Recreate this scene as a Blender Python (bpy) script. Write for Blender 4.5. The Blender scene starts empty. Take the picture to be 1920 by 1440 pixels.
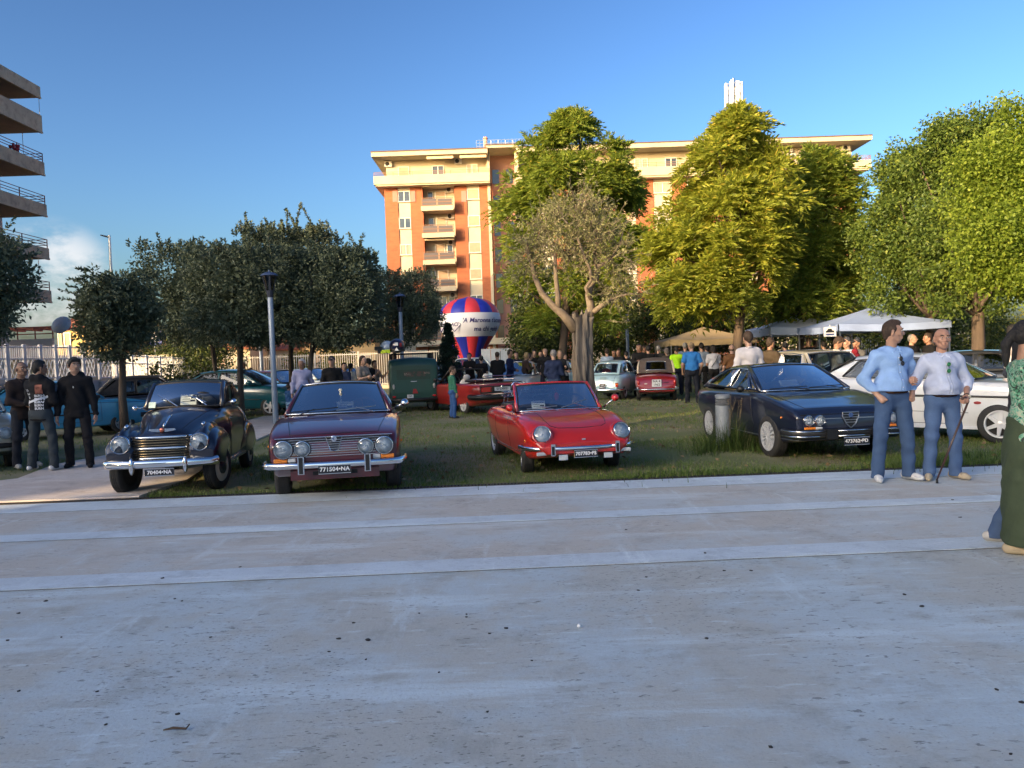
import bpy, bmesh, math, random, time
import numpy as np
from mathutils import Vector, Matrix
from mathutils.bvhtree import BVHTree
from mathutils.geometry import tessellate_polygon
_T0 = time.time()
random.seed(7)
RNG = np.random.default_rng(11)
SC = bpy.context.scene
COL = SC.collection
PI = math.pi
# ------------------------------------------------------------------ camera
EYE = 1.58
PITCH, ROLL, FPX = math.atan(51 / 1440.0), 0.0339, 1440.0
FWV = Vector((0, math.cos(PITCH), -math.sin(PITCH)))
_u0 = Vector((0, math.sin(PITCH), math.cos(PITCH)))
_r0 = Vector((1, 0, 0))
RTV = _r0 * math.cos(ROLL) - _u0 * math.sin(ROLL)
UPV = _u0 * math.cos(ROLL) + _r0 * math.sin(ROLL)
cam_d = bpy.data.cameras.new('camera')
cam = bpy.data.objects.new('camera', cam_d)
COL.objects.link(cam)
cam_d.sensor_fit = 'HORIZONTAL'
cam_d.sensor_width = 36.0
cam_d.lens = 36.0 * FPX / 1920.0
cam_d.clip_start = 0.05
cam_d.clip_end = 3000
cam.matrix_world = Matrix(((RTV.x, UPV.x, -FWV.x, 0), (RTV.y, UPV.y, -FWV.y, 0), (RTV.z, UPV.z, -FWV.z, EYE), (0, 0, 0, 1)))
SC.camera = cam
def ray(px, py):
	return FWV + RTV * ((px - 960) / FPX) - UPV * ((py - 720) / FPX)
def gp(px, py, z=0.0):
	d = ray(px, py)
	t = (z - EYE) / d.z
	return Vector((d.x * t, d.y * t, z))
def at(px, py, Y):
	d = ray(px, py)
	t = Y / d.y
	return Vector((d.x * t, Y, d.z * t + EYE))
# ------------------------------------------------------------------ world, sun, exposure
SUN_EL = math.radians(13.5)
SUN_TRAVEL = Vector((0.72, 0.694, 0)).normalized()
w = bpy.data.worlds.new('World')
SC.world = w
w.use_nodes = True
nt = w.node_tree
nt.nodes.clear()
n_out = nt.nodes.new('ShaderNodeOutputWorld')
n_bg = nt.nodes.new('ShaderNodeBackground')
n_sky = nt.nodes.new('ShaderNodeTexSky')
n_sky.sky_type = 'NISHITA'
n_sky.sun_disc = False
n_sky.sun_elevation = SUN_EL
n_sky.sun_rotation = math.atan2(-SUN_TRAVEL.x, -SUN_TRAVEL.y)
n_sky.altitude = 50
n_sky.air_density = 1.0
n_sky.dust_density = 3.2
n_sky.ozone_density = 2.6
n_bg.inputs['Strength'].default_value = 0.15
n_tc = nt.nodes.new('ShaderNodeTexCoord')
def _cloud(direction, size_cos, scale, lo, hi, stretch, amount):
	dirn = nt.nodes.new('ShaderNodeVectorMath'); dirn.operation = 'NORMALIZE'
	nt.links.new(n_tc.outputs['Generated'], dirn.inputs[0])
	dot = nt.nodes.new('ShaderNodeVectorMath'); dot.operation = 'DOT_PRODUCT'
	nt.links.new(dirn.outputs[0], dot.inputs[0])
	dot.inputs[1].default_value = Vector(direction).normalized()
	mr = nt.nodes.new('ShaderNodeMapRange'); mr.interpolation_type = 'SMOOTHSTEP'
	mr.inputs['From Min'].default_value = size_cos[0]
	mr.inputs['From Max'].default_value = size_cos[1]
	nt.links.new(dot.outputs['Value'], mr.inputs['Value'])
	mp = nt.nodes.new('ShaderNodeMapping'); mp.inputs['Scale'].default_value = stretch
	nt.links.new(dirn.outputs[0], mp.inputs['Vector'])
	nz = nt.nodes.new('ShaderNodeTexNoise'); nz.inputs['Scale'].default_value = scale
	nz.inputs['Detail'].default_value = 7; nz.inputs['Roughness'].default_value = 0.6
	nt.links.new(mp.outputs['Vector'], nz.inputs['Vector'])
	r = nt.nodes.new('ShaderNodeMapRange'); r.interpolation_type = 'SMOOTHSTEP'
	r.inputs['From Min'].default_value = lo; r.inputs['From Max'].default_value = hi
	nt.links.new(nz.outputs[0], r.inputs['Value'])
	m = nt.nodes.new('ShaderNodeMath'); m.operation = 'MULTIPLY'
	nt.links.new(mr.outputs[0], m.inputs[0]); nt.links.new(r.outputs[0], m.inputs[1])
	m2 = nt.nodes.new('ShaderNodeMath'); m2.operation = 'MULTIPLY'; m2.inputs[1].default_value = amount
	nt.links.new(m.outputs[0], m2.inputs[0])
	return m2.outputs[0]
_c1 = _cloud(ray(100, 520), (0.9975, 0.9996), 12.0, 0.38, 0.62, (1, 1, 1.8), 0.7)
_c2 = _cloud(ray(90, 590), (0.996, 0.9992), 8.0, 0.42, 0.75, (1, 1, 3.2), 0.35)
n_mix1 = nt.nodes.new('ShaderNodeMix'); n_mix1.data_type = 'RGBA'
n_mix2 = nt.nodes.new('ShaderNodeMix'); n_mix2.data_type = 'RGBA'
n_mix1.inputs['B'].default_value = (3.2, 3.1, 3.1, 1)
n_mix2.inputs['B'].default_value = (2.6, 2.8, 3.0, 1)
n_m0 = nt.nodes.new('ShaderNodeVectorMath'); n_m0.operation = 'SCALE'; n_m0.inputs['Scale'].default_value = 0.227
n_gm = nt.nodes.new('ShaderNodeGamma'); n_gm.inputs['Gamma'].default_value = 1.6
n_m1 = nt.nodes.new('ShaderNodeVectorMath'); n_m1.operation = 'SCALE'; n_m1.inputs['Scale'].default_value = 4.8
nt.links.new(n_sky.outputs[0], n_m0.inputs[0]); nt.links.new(n_m0.outputs[0], n_gm.inputs[0]); nt.links.new(n_gm.outputs[0], n_m1.inputs[0])
nt.links.new(n_m1.outputs[0], n_mix1.inputs['A'])
nt.links.new(_c1, n_mix1.inputs['Factor'])
nt.links.new(n_mix1.outputs['Result'], n_mix2.inputs['A'])
nt.links.new(_c2, n_mix2.inputs['Factor'])
nt.links.new(n_mix2.outputs['Result'], n_bg.inputs['Color'])
nt.links.new(n_bg.outputs[0], n_out.inputs[0])
sun_d = bpy.data.lights.new('sun', 'SUN')
sun_d.energy = 3.2
sun_d.angle = math.radians(0.5)
sun_d.color = (1.0, 0.70, 0.36)
sun = bpy.data.objects.new('sun', sun_d)
COL.objects.link(sun)
_sd = Vector((SUN_TRAVEL.x * math.cos(SUN_EL), SUN_TRAVEL.y * math.cos(SUN_EL), -math.sin(SUN_EL)))
sun.rotation_euler = _sd.to_track_quat('-Z', 'Y').to_euler()
sun.location = (-40, -40, 40)
SC.view_settings.view_transform = 'Standard'
SC.view_settings.look = 'None'
SC.view_settings.gamma = 1.0
SC.view_settings.use_curve_mapping = False
SC.view_settings.exposure = 1.16
SC.render.engine = 'CYCLES'
SC.cycles.max_bounces = 6
SC.cycles.transparent_max_bounces = 12
SC.cycles.diffuse_bounces = 3
SC.cycles.glossy_bounces = 3
SC.cycles.use_denoising = True
SC.cycles.sample_clamp_indirect = 6
# ------------------------------------------------------------------ helpers: materials
MATS = {}
def _rgb(c):
	return (c[0], c[1], c[2], 1.0)
def mat(name, col, rough=0.6, metal=0.0, col2=None, vscale=4.0, detail=4.0, bump=0.0, bscale=40.0, coat=0.0, spec=0.5,
		stretch=(1, 1, 1), lo=0.35, hi=0.65, emit=None, col3=None, v3scale=1.0):
	if name in MATS:
		return MATS[name]
	m = bpy.data.materials.new(name)
	m.use_nodes = True
	t = m.node_tree
	b = t.nodes['Principled BSDF']
	b.inputs['Base Color'].default_value = _rgb(col)
	b.inputs['Roughness'].default_value = rough
	b.inputs['Metallic'].default_value = metal
	b.inputs['Specular IOR Level'].default_value = spec
	if coat:
		b.inputs['Coat Weight'].default_value = coat
		b.inputs['Coat Roughness'].default_value = 0.03
	tc = t.nodes.new('ShaderNodeTexCoord')
	mp = t.nodes.new('ShaderNodeMapping')
	mp.inputs['Scale'].default_value = stretch
	t.links.new(tc.outputs['Object'], mp.inputs['Vector'])
	def noise(scale, det):
		nz = t.nodes.new('ShaderNodeTexNoise')
		nz.inputs['Scale'].default_value = scale
		nz.inputs['Detail'].default_value = det
		nz.inputs['Roughness'].default_value = 0.62
		t.links.new(mp.outputs['Vector'], nz.inputs['Vector'])
		return nz
	if col2:
		nz = noise(vscale, detail)
		mr = t.nodes.new('ShaderNodeMapRange')
		mr.inputs['From Min'].default_value = lo
		mr.inputs['From Max'].default_value = hi
		t.links.new(nz.outputs[0], mr.inputs['Value'])
		mx = t.nodes.new('ShaderNodeMix'); mx.data_type = 'RGBA'
		mx.inputs['A'].default_value = _rgb(col); mx.inputs['B'].default_value = _rgb(col2)
		t.links.new(mr.outputs[0], mx.inputs['Factor'])
		out = mx.outputs['Result']
		if col3:
			n3 = noise(v3scale, 5)
			m3 = t.nodes.new('ShaderNodeMapRange')
			m3.inputs['From Min'].default_value = 0.5; m3.inputs['From Max'].default_value = 0.68
			t.links.new(n3.outputs[0], m3.inputs['Value'])
			mx3 = t.nodes.new('ShaderNodeMix'); mx3.data_type = 'RGBA'
			mx3.inputs['B'].default_value = _rgb(col3)
			t.links.new(out, mx3.inputs['A']); t.links.new(m3.outputs[0], mx3.inputs['Factor'])
			out = mx3.outputs['Result']
		t.links.new(out, b.inputs['Base Color'])
	if bump:
		nb = noise(bscale, 5)
		bp = t.nodes.new('ShaderNodeBump')
		bp.inputs['Strength'].default_value = bump
		bp.inputs['Distance'].default_value = 0.02
		t.links.new(nb.outputs[0], bp.inputs['Height'])
		t.links.new(bp.outputs[0], b.inputs['Normal'])
	if emit:
		b.inputs['Emission Color'].default_value = _rgb(emit[0])
		b.inputs['Emission Strength'].default_value = emit[1]
	MATS[name] = m
	return m
def leaf_mat(name, c1, c2, c3=None, transl=0.35, rough=0.55):
	if name in MATS:
		return MATS[name]
	m = bpy.data.materials.new(name)
	m.use_nodes = True
	t = m.node_tree
	b = t.nodes['Principled BSDF']
	out = t.nodes['Material Output']
	g = t.nodes.new('ShaderNodeNewGeometry')
	cr = t.nodes.new('ShaderNodeValToRGB')
	cr.color_ramp.elements[0].color = _rgb(c1)
	cr.color_ramp.elements[1].color = _rgb(c2)
	if c3:
		e = cr.color_ramp.elements.new(0.9)
		e.color = _rgb(c2)
		cr.color_ramp.elements[-1].color = _rgb(c3)
	t.links.new(g.outputs['Random Per Island'], cr.inputs[0])
	b.inputs['Roughness'].default_value = rough
	b.inputs['Specular IOR Level'].default_value = 0.35
	t.links.new(cr.outputs[0], b.inputs['Base Color'])
	tr = t.nodes.new('ShaderNodeBsdfTranslucent')
	t.links.new(cr.outputs[0], tr.inputs['Color'])
	mx = t.nodes.new('ShaderNodeMixShader')
	mx.inputs[0].default_value = transl
	t.links.new(b.outputs[0], mx.inputs[1]); t.links.new(tr.outputs[0], mx.inputs[2])
	t.links.new(mx.outputs[0], out.inputs[0])
	MATS[name] = m
	return m
def glass_mat(name, tint, rough=0.02, strength=1.0):
	if name in MATS:
		return MATS[name]
	m = bpy.data.materials.new(name)
	m.use_nodes = True
	t = m.node_tree
	t.nodes.remove(t.nodes['Principled BSDF'])
	out = t.nodes['Material Output']
	tr = t.nodes.new('ShaderNodeBsdfTransparent'); tr.inputs[0].default_value = _rgb(tint)
	gl = t.nodes.new('ShaderNodeBsdfGlossy'); gl.inputs['Roughness'].default_value = rough
	fr = t.nodes.new('ShaderNodeFresnel'); fr.inputs['IOR'].default_value = 1.52
	ml = t.nodes.new('ShaderNodeMath'); ml.operation = 'MULTIPLY'; ml.use_clamp = True
	ml.inputs[1].default_value = 1.7 * strength
	t.links.new(fr.outputs[0], ml.inputs[0])
	mx = t.nodes.new('ShaderNodeMixShader')
	t.links.new(ml.outputs[0], mx.inputs[0]); t.links.new(tr.outputs[0], mx.inputs[1]); t.links.new(gl.outputs[0], mx.inputs[2])
	t.links.new(mx.outputs[0], out.inputs[0])
	MATS[name] = m
	return m
# ------------------------------------------------------------------ helpers: objects
def tag(o, label=None, cat=None, group=None, kind=None):
	if label: o['label'] = label
	if cat: o['category'] = cat
	if group: o['group'] = group
	if kind: o['kind'] = kind
	return o
def thing(name, label, cat, loc=(0, 0, 0), rotz=0.0, group=None):
	o = bpy.data.objects.new(name, None)
	o.empty_display_size = 0.2
	COL.objects.link(o)
	o.location = loc
	o.rotation_euler = (0, 0, rotz)
	return tag(o, label, cat, group)
def link(name, me, parent=None):
	o = bpy.data.objects.new(name, me)
	COL.objects.link(o)
	if parent is not None:
		o.parent = parent
	return o
def copy_tree(o, parent=None):
	c = o.copy()
	COL.objects.link(c)
	if parent is not None:
		c.parent = parent
	for ch in list(o.children):
		copy_tree(ch, c)
	return c
def finish_mesh(me, smooth=False, angle=None):
	if smooth:
		me.polygons.foreach_set('use_smooth', np.ones(len(me.polygons), dtype=bool))
		if angle is not None:
			me.set_sharp_from_angle(angle=math.radians(angle))
	me.update()
	return me
def np_mesh(name, V, F, mats, mi=None, smooth=False, angle=None):
	me = bpy.data.meshes.new(name)
	V = np.asarray(V, dtype=np.float32); F = np.asarray(F, dtype=np.int32)
	k = F.shape[1]
	me.vertices.add(len(V)); me.vertices.foreach_set('co', V.ravel())
	me.loops.add(F.size); me.loops.foreach_set('vertex_index', F.ravel())
	me.polygons.add(len(F))
	me.polygons.foreach_set('loop_start', np.arange(0, F.size, k, dtype=np.int32))
	for m in (mats if isinstance(mats, (list, tuple)) else [mats]):
		me.materials.append(m)
	if mi is not None:
		me.polygons.foreach_set('material_index', np.asarray(mi, dtype=np.int32))
	me.update(calc_edges=True)
	return finish_mesh(me, smooth, angle)
class MB:
	def __init__(self):
		self.v = []; self.f = []; self.m = []
	def add(self, verts, faces, mi=0):
		o = len(self.v)
		self.v.extend([tuple(p) for p in verts])
		self.f.extend([tuple(i + o for i in f) for f in faces])
		self.m.extend([mi] * len(faces))
		return self
	def box(self, c, s, rz=0.0, mi=0, rx=0.0, ry=0.0):
		hx, hy, hz = s[0] / 2, s[1] / 2, s[2] / 2
		M = Matrix.Rotation(rz, 3, 'Z') @ Matrix.Rotation(ry, 3, 'Y') @ Matrix.Rotation(rx, 3, 'X')
		P = [M @ Vector((a * hx, b * hy, d * hz)) + Vector(c) for d in (-1, 1) for b in (-1, 1) for a in (-1, 1)]
		return self.add(P, [(0, 2, 3, 1), (4, 5, 7, 6), (0, 1, 5, 4), (2, 6, 7, 3), (1, 3, 7, 5), (0, 4, 6, 2)], mi)
	def bbox(self, x0, x1, y0, y1, z0, z1, mi=0):
		return self.box(((x0 + x1) / 2, (y0 + y1) / 2, (z0 + z1) / 2), (abs(x1 - x0), abs(y1 - y0), abs(z1 - z0)), 0, mi)
	def cyl(self, p0, p1, r0, r1=None, n=12, mi=0, caps=True):
		r1 = r0 if r1 is None else r1
		return self.tube([p0, p1], [r0, r1], n, mi, caps)
	def tube(self, pts, r, n=6, mi=0, caps=True, closed=False, flat=None):
		pts = [Vector(p) for p in pts]
		k = len(pts)
		rs = list(r) if isinstance(r, (list, tuple, np.ndarray)) else [r] * k
		V = []; up = None
		for i, p in enumerate(pts):
			a = pts[(i - 1) % k] if (i > 0 or closed) else p
			b = pts[(i + 1) % k] if (i < k - 1 or closed) else p
			d = b - a
			d = d.normalized() if d.length > 1e-9 else Vector((0, 0, 1))
			if up is None:
				up = Vector((0, 0, 1)) if abs(d.z) < 0.9 else Vector((1, 0, 0))
			s = d.cross(up)
			if s.length < 1e-6:
				s = d.cross(Vector((0, 1, 0)))
			s.normalize()
			u = s.cross(d).normalized()
			up = u
			for j in range(n):
				t = 2 * PI * (j + 0.5) / n
				fu = flat if flat else 1.0
				V.append(p + s * (math.cos(t) * rs[i]) + u * (math.sin(t) * rs[i] * fu))
		F = []
		for i in range(k if closed else k - 1):
			a = i * n; b = ((i + 1) % k) * n
			for j in range(n):
				F.append((a + j, a + (j + 1) % n, b + (j + 1) % n, b + j))
		if caps and not closed:
			F.append(tuple(range(n - 1, -1, -1)))
			F.append(tuple(range((k - 1) * n, k * n)))
		return self.add(V, F, mi)
	def lathe(self, prof, n=24, M=None, mi=0, ang=2 * PI):
		M = M or Matrix.Identity(4)
		full = abs(ang - 2 * PI) < 1e-6
		V = []; nn = n if full else n + 1
		for (r, z) in prof:
			for j in range(nn):
				t = ang * j / n
				V.append(M @ Vector((r * math.cos(t), r * math.sin(t), z)))
		F = []
		for i in range(len(prof) - 1):
			for j in range(n):
				j2 = (j + 1) % nn
				F.append((i * nn + j, i * nn + j2, (i + 1) * nn + j2, (i + 1) * nn + j))
		return self.add(V, F, mi)
	def grid(self, fn, nu, nv, mi=0):
		V = [fn(i / nu, j / nv) for i in range(nu + 1) for j in range(nv + 1)]
		F = [(i * (nv + 1) + j, (i + 1) * (nv + 1) + j, (i + 1) * (nv + 1) + j + 1, i * (nv + 1) + j + 1) for i in range(nu) for j in range(nv)]
		return self.add(V, F, mi)
	def prism(self, pts, z0, z1, mi=0, M=None):
		n = len(pts)
		M = M or Matrix.Identity(4)
		V = [M @ Vector((p[0], p[1], z)) for z in (z0, z1) for p in pts]
		F = [tuple(range(n - 1, -1, -1)), tuple(range(n, 2 * n))]
		F += [(i, (i + 1) % n, n + (i + 1) % n, n + i) for i in range(n)]
		return self.add(V, F, mi)
	def ball(self, c, r, n=10, mi=0, sc=(1, 1, 1)):
		prof = [(math.sin(PI * i / n) * 1.0, -math.cos(PI * i / n)) for i in range(n + 1)]
		M = Matrix.Translation(c) @ Matrix.Diagonal((r * sc[0], r * sc[1], r * sc[2], 1))
		return self.lathe(prof, 2 * n, M, mi)
	def mesh(self, name, mats, smooth=False, angle=None):
		me = bpy.data.meshes.new(name)
		me.from_pydata(self.v, [], self.f)
		for m in (mats if isinstance(mats, (list, tuple)) else [mats]):
			me.materials.append(m)
		if any(self.m):
			me.polygons.foreach_set('material_index', np.array(self.m, dtype=np.int32))
		me.validate()
		return finish_mesh(me, smooth, angle)
	def build(self, name, mats, parent=None, smooth=False, angle=None):
		return link(name, self.mesh(name, mats, smooth, angle), parent)
def text_mesh(s, size, extrude=0.0, shear=0.0, align='CENTER', spacing=1.0, bold=0.0):
	cu = bpy.data.curves.new('lettering', 'FONT')
	cu.body = s; cu.size = size; cu.extrude = extrude; cu.shear = shear
	cu.align_x = align; cu.align_y = 'CENTER'; cu.space_character = spacing
	cu.resolution_u = 3; cu.offset = bold
	o = bpy.data.objects.new('lettering', cu)
	COL.objects.link(o)
	dg = bpy.context.evaluated_depsgraph_get()
	me = bpy.data.meshes.new_from_object(o.evaluated_get(dg))
	bpy.data.objects.remove(o)
	bpy.data.curves.remove(cu)
	me.name = 'lettering'
	return me
def text_on(s, size, M, material, parent, shear=0.0, spacing=1.0, name='lettering', bold=0.0, extrude=0.0015):
	me = text_mesh(s, size, extrude, shear, 'CENTER', spacing, bold)
	me.transform(M)
	me.materials.clear(); me.materials.append(material)
	return link(name, me, parent)
def frame_M(origin, xdir, ydir):
	x = Vector(xdir).normalized(); y = Vector(ydir); y = (y - x * y.dot(x)).normalized(); z = x.cross(y)
	return Matrix(((x.x, y.x, z.x, origin[0]), (x.y, y.y, z.y, origin[1]), (x.z, y.z, z.z, origin[2]), (0, 0, 0, 1)))
def pchip(xs, ys, x):
	xs = np.asarray(xs, float); ys = np.asarray(ys, float); x = np.asarray(x, float)
	if xs[0] > xs[-1]:
		xs = xs[::-1]; ys = ys[::-1]
	h = np.diff(xs); d = np.diff(ys) / h
	m = np.zeros_like(ys)
	for i in range(1, len(xs) - 1):
		if d[i - 1] * d[i] > 0:
			w1 = 2 * h[i] + h[i - 1]; w2 = h[i] + 2 * h[i - 1]
			m[i] = (w1 + w2) / (w1 / d[i - 1] + w2 / d[i])
	m[0] = d[0]; m[-1] = d[-1]
	i = np.clip(np.searchsorted(xs, x) - 1, 0, len(xs) - 2)
	t = np.clip((x - xs[i]) / h[i], 0, 1)
	t2 = t * t; t3 = t2 * t
	return (2 * t3 - 3 * t2 + 1) * ys[i] + (t3 - 2 * t2 + t) * h[i] * m[i] + (-2 * t3 + 3 * t2) * ys[i + 1] + (t3 - t2) * h[i] * m[i + 1]
def boolean_cut(me, cutters, name):
	o = bpy.data.objects.new('tmp', me)
	COL.objects.link(o)
	tmp = []
	for c in cutters:
		co = bpy.data.objects.new('tmpc', c)
		COL.objects.link(co)
		md = o.modifiers.new('b', 'BOOLEAN')
		md.operation = 'DIFFERENCE'; md.solver = 'EXACT'; md.object = co
		try:
			md.material_mode = 'TRANSFER'
		except Exception:
			pass
		tmp.append(co)
	dg = bpy.context.evaluated_depsgraph_get()
	out = bpy.data.meshes.new_from_object(o.evaluated_get(dg))
	out.name = name
	bpy.data.objects.remove(o)
	for c in tmp:
		bpy.data.objects.remove(c)
	return out
M_CHROME = mat('chrome', (0.78, 0.79, 0.81), 0.08, 1.0)
M_STEEL = mat('brushed_steel', (0.45, 0.46, 0.48), 0.35, 1.0)
M_BLACK = mat('black_plastic', (0.012, 0.012, 0.013), 0.45)
M_RUBBER = mat('tyre_rubber', (0.016, 0.016, 0.017), 0.8, col2=(0.03, 0.029, 0.027), vscale=9, bump=0.2, bscale=60)
M_DARKIN = mat('dark_interior', (0.012, 0.011, 0.011), 0.8)
M_WHITE = mat('white_paint', (0.72, 0.72, 0.70), 0.45, col2=(0.6, 0.6, 0.58), vscale=3)
M_PAPER = mat('paper', (0.75, 0.75, 0.75), 0.7)
# ------------------------------------------------------------------ ground, plaza, lawn, path
SL = 0.034
ROT_PL = math.atan(SL)
def pl(x, y0):
	return (x, y0 + SL * x)
def sheet(name, pts, z, material, nx=1):
	mb = MB()
	mb.add([(p[0], p[1], z) for p in pts], [tuple(range(len(pts)))])
	o = mb.build(name, material)
	return tag(o, kind='structure')
M_EARTH = mat('earth', (0.11, 0.105, 0.09), 0.95, col2=(0.16, 0.15, 0.13), vscale=0.3, bump=0.2, bscale=3)
sheet('ground', [(-900, -500), (900, -500), (900, 1500), (-900, 1500)], -0.03, M_EARTH)
def plaza_mat(name, base, pale, dark_amt=1.0):
	m = bpy.data.materials.new(name)
	m.use_nodes = True
	t = m.node_tree
	L = t.links.new
	b = t.nodes['Principled BSDF']
	tc = t.nodes.new('ShaderNodeTexCoord')
	def noise(scale, det=5, rough=0.6, sx=(1, 1, 1), rot=0.0):
		mp = t.nodes.new('ShaderNodeMapping'); mp.inputs['Scale'].default_value = sx; mp.inputs['Rotation'].default_value = (0, 0, rot)
		L(tc.outputs['Object'], mp.inputs['Vector'])
		n = t.nodes.new('ShaderNodeTexNoise'); n.inputs['Scale'].default_value = scale
		n.inputs['Detail'].default_value = det; n.inputs['Roughness'].default_value = rough
		L(mp.outputs['Vector'], n.inputs['Vector'])
		return n.outputs[0]
	def rng(v, a, c, lo=0.0, hi=1.0):
		r = t.nodes.new('ShaderNodeMapRange'); r.interpolation_type = 'SMOOTHSTEP'
		r.inputs['From Min'].default_value = a; r.inputs['From Max'].default_value = c
		r.inputs['To Min'].default_value = lo; r.inputs['To Max'].default_value = hi
		L(v, r.inputs['Value'])
		return r.outputs[0]
	def mix(a, col, fac):
		mx = t.nodes.new('ShaderNodeMix'); mx.data_type = 'RGBA'
		if isinstance(a, tuple): mx.inputs['A'].default_value = _rgb(a)
		else: L(a, mx.inputs['A'])
		mx.inputs['B'].default_value = _rgb(col)
		L(fac, mx.inputs['Factor'])
		return mx.outputs['Result']
	def mul(a, c):
		n = t.nodes.new('ShaderNodeMath'); n.operation = 'MULTIPLY'; n.use_clamp = True
		L(a, n.inputs[0])
		if isinstance(c, float): n.inputs[1].default_value = c
		else: L(c, n.inputs[1])
		return n.outputs[0]
	c = mix(base, pale, rng(noise(0.7, 9, 0.68), 0.42, 0.60))
	c = mix(c, tuple(x * 0.72 for x in base), mul(rng(noise(2.2, 8, 0.72), 0.50, 0.66), 0.6))
	c = mix(c, tuple(min(0.8, x * 1.22) for x in pale), mul(rng(noise(1.1, 8, 0.7, (0.3, 1.7, 1), 0.05), 0.52, 0.66), 0.8))
	c = mix(c, tuple(min(0.8, x * 1.22) for x in pale), mul(rng(noise(1.5, 9, 0.75, (1.6, 0.3, 1), 0.25), 0.55, 0.68), 0.75))
	c = mix(c, tuple(min(0.8, x * 1.28) for x in pale), mul(rng(noise(7, 8, 0.75, (0.35, 1.7, 1), 0.08), 0.56, 0.66), 0.6))
	c = mix(c, tuple(x * 0.66 for x in base), mul(rng(noise(9, 7, 0.7, (0.5, 1.5, 1), -0.1), 0.55, 0.70), 0.5))
	c = mix(c, tuple(x * 0.55 for x in base), mul(rng(noise(60, 4, 0.7), 0.52, 0.72), 0.4))
	c = mix(c, tuple(min(0.8, x * 1.3) for x in pale), mul(rng(noise(42, 4, 0.7), 0.58, 0.74), 0.4))
	clus = rng(noise(0.8, 6, 0.7), 0.46, 0.60)
	sc1 = rng(noise(15, 4, 0.6, (0.8, 1.9, 1), 0.35), 0.60, 0.635)
	c = mix(c, (0.06, 0.052, 0.047), mul(mul(sc1, clus), 0.62 * dark_amt))
	clus2 = rng(noise(0.55, 6, 0.7, (1, 1, 1), 1.1), 0.48, 0.58)
	sc2 = rng(noise(27, 3, 0.55, (0.9, 2.0, 1), -0.25), 0.61, 0.65)
	c = mix(c, (0.05, 0.045, 0.042), mul(mul(sc2, clus2), 0.62 * dark_amt))
	vo = t.nodes.new('ShaderNodeTexVoronoi'); vo.feature = 'DISTANCE_TO_EDGE'; vo.inputs['Scale'].default_value = 0.55
	mpv = t.nodes.new('ShaderNodeMapping'); L(tc.outputs['Object'], mpv.inputs['Vector'])
	wob = t.nodes.new('ShaderNodeTexNoise'); wob.inputs['Scale'].default_value = 2.5; wob.inputs['Detail'].default_value = 6
	L(tc.outputs['Object'], wob.inputs['Vector'])
	vm = t.nodes.new('ShaderNodeVectorMath'); vm.operation = 'MULTIPLY_ADD'
	L(wob.outputs['Color'], vm.inputs[0]); vm.inputs[1].default_value = (0.7, 0.7, 0.7); L(mpv.outputs[0], vm.inputs[2])
	L(vm.outputs[0], vo.inputs['Vector'])
	crack = rng(vo.outputs['Distance'], 0.0, 0.009, 1.0, 0.0)
	c = mix(c, (0.6, 0.6, 0.6), mul(mul(crack, rng(noise(0.8, 3), 0.55, 0.68)), 0.5))
	L(c, b.inputs['Base Color'])
	b.inputs['Roughness'].default_value = 0.72
	b.inputs['Specular IOR Level'].default_value = 0.4
	bp = t.nodes.new('ShaderNodeBump'); bp.inputs['Strength'].default_value = 0.35; bp.inputs['Distance'].default_value = 0.01
	L(noise(45, 6, 0.7), bp.inputs['Height']); L(bp.outputs[0], b.inputs['Normal'])
	return m
M_PLAZA = plaza_mat('pink_beige_paving', (0.475, 0.475, 0.43), (0.485, 0.555, 0.575))
M_BAND = plaza_mat('pink_band_paving', (0.52, 0.485, 0.425), (0.51, 0.545, 0.54), 0.7)
M_STRIPE = plaza_mat('pale_stripe_paving', (0.54, 0.60, 0.63), (0.60, 0.67, 0.71), 0.35)
M_JOINT = mat('dark_joint', (0.07, 0.068, 0.065), 0.9, col2=(0.14, 0.13, 0.12), vscale=8)
XL, XR = -40.0, 40.0
def band(name, y0, y1, z, m):
	return sheet(name, [pl(XL, y0), pl(XR, y0), pl(XR, y1), pl(XL, y1)], z, m)
band('plaza_paving', -30, 5.67, 0.0, M_PLAZA)
band('plaza_paving', 5.67, 9.42, 0.0, M_BAND)
STRIPES = [(5.68, 6.02), (7.33, 7.63), (8.84, 9.41)]
for a, c in STRIPES:
	mb = MB()
	V = [pl(XL, a), pl(XR, a), pl(XR, c), pl(XL, c)]
	mb.prism(V, 0.0005, 0.004)
	tag(mb.build('paving_stripe', M_STRIPE), kind='structure')
for y in (5.655, 7.305, 8.815):
	band('paving_joint', y, y + 0.012, 0.003, M_JOINT)
M_LAWN = mat('lawn_soil', (0.13, 0.155, 0.055), 0.95, col2=(0.25, 0.215, 0.135), vscale=0.55, detail=8, lo=0.42, hi=0.68,
			 bump=0.8, bscale=18, col3=(0.24, 0.20, 0.13), v3scale=0.33)
def lawn_h(x, y):
	e = y - (9.54 + SL * x)
	k = np.clip(e / 1.5, 0, 1)
	return k * (0.02 * np.sin(x * 0.9 + 1) * np.cos(y * 0.7) + 0.012 * np.sin(x * 2.3 + y * 1.7)) - 0.004
gx = np.linspace(-40, 45, 120)
gt = np.linspace(0, 1, 70) ** 1.7
GX, GT = np.meshgrid(gx, gt, indexing='ij')
GY0 = 9.54 + SL * GX
GYY = GY0 + GT * (46 - GY0)
GZ = lawn_h(GX, GYY)
V = np.stack([GX, GYY, GZ], -1).reshape(-1, 3)
idx = np.arange(len(V)).reshape(GX.shape)
Fq = np.stack([idx[:-1, :-1], idx[1:, :-1], idx[1:, 1:], idx[:-1, 1:]], -1).reshape(-1, 4)
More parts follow.
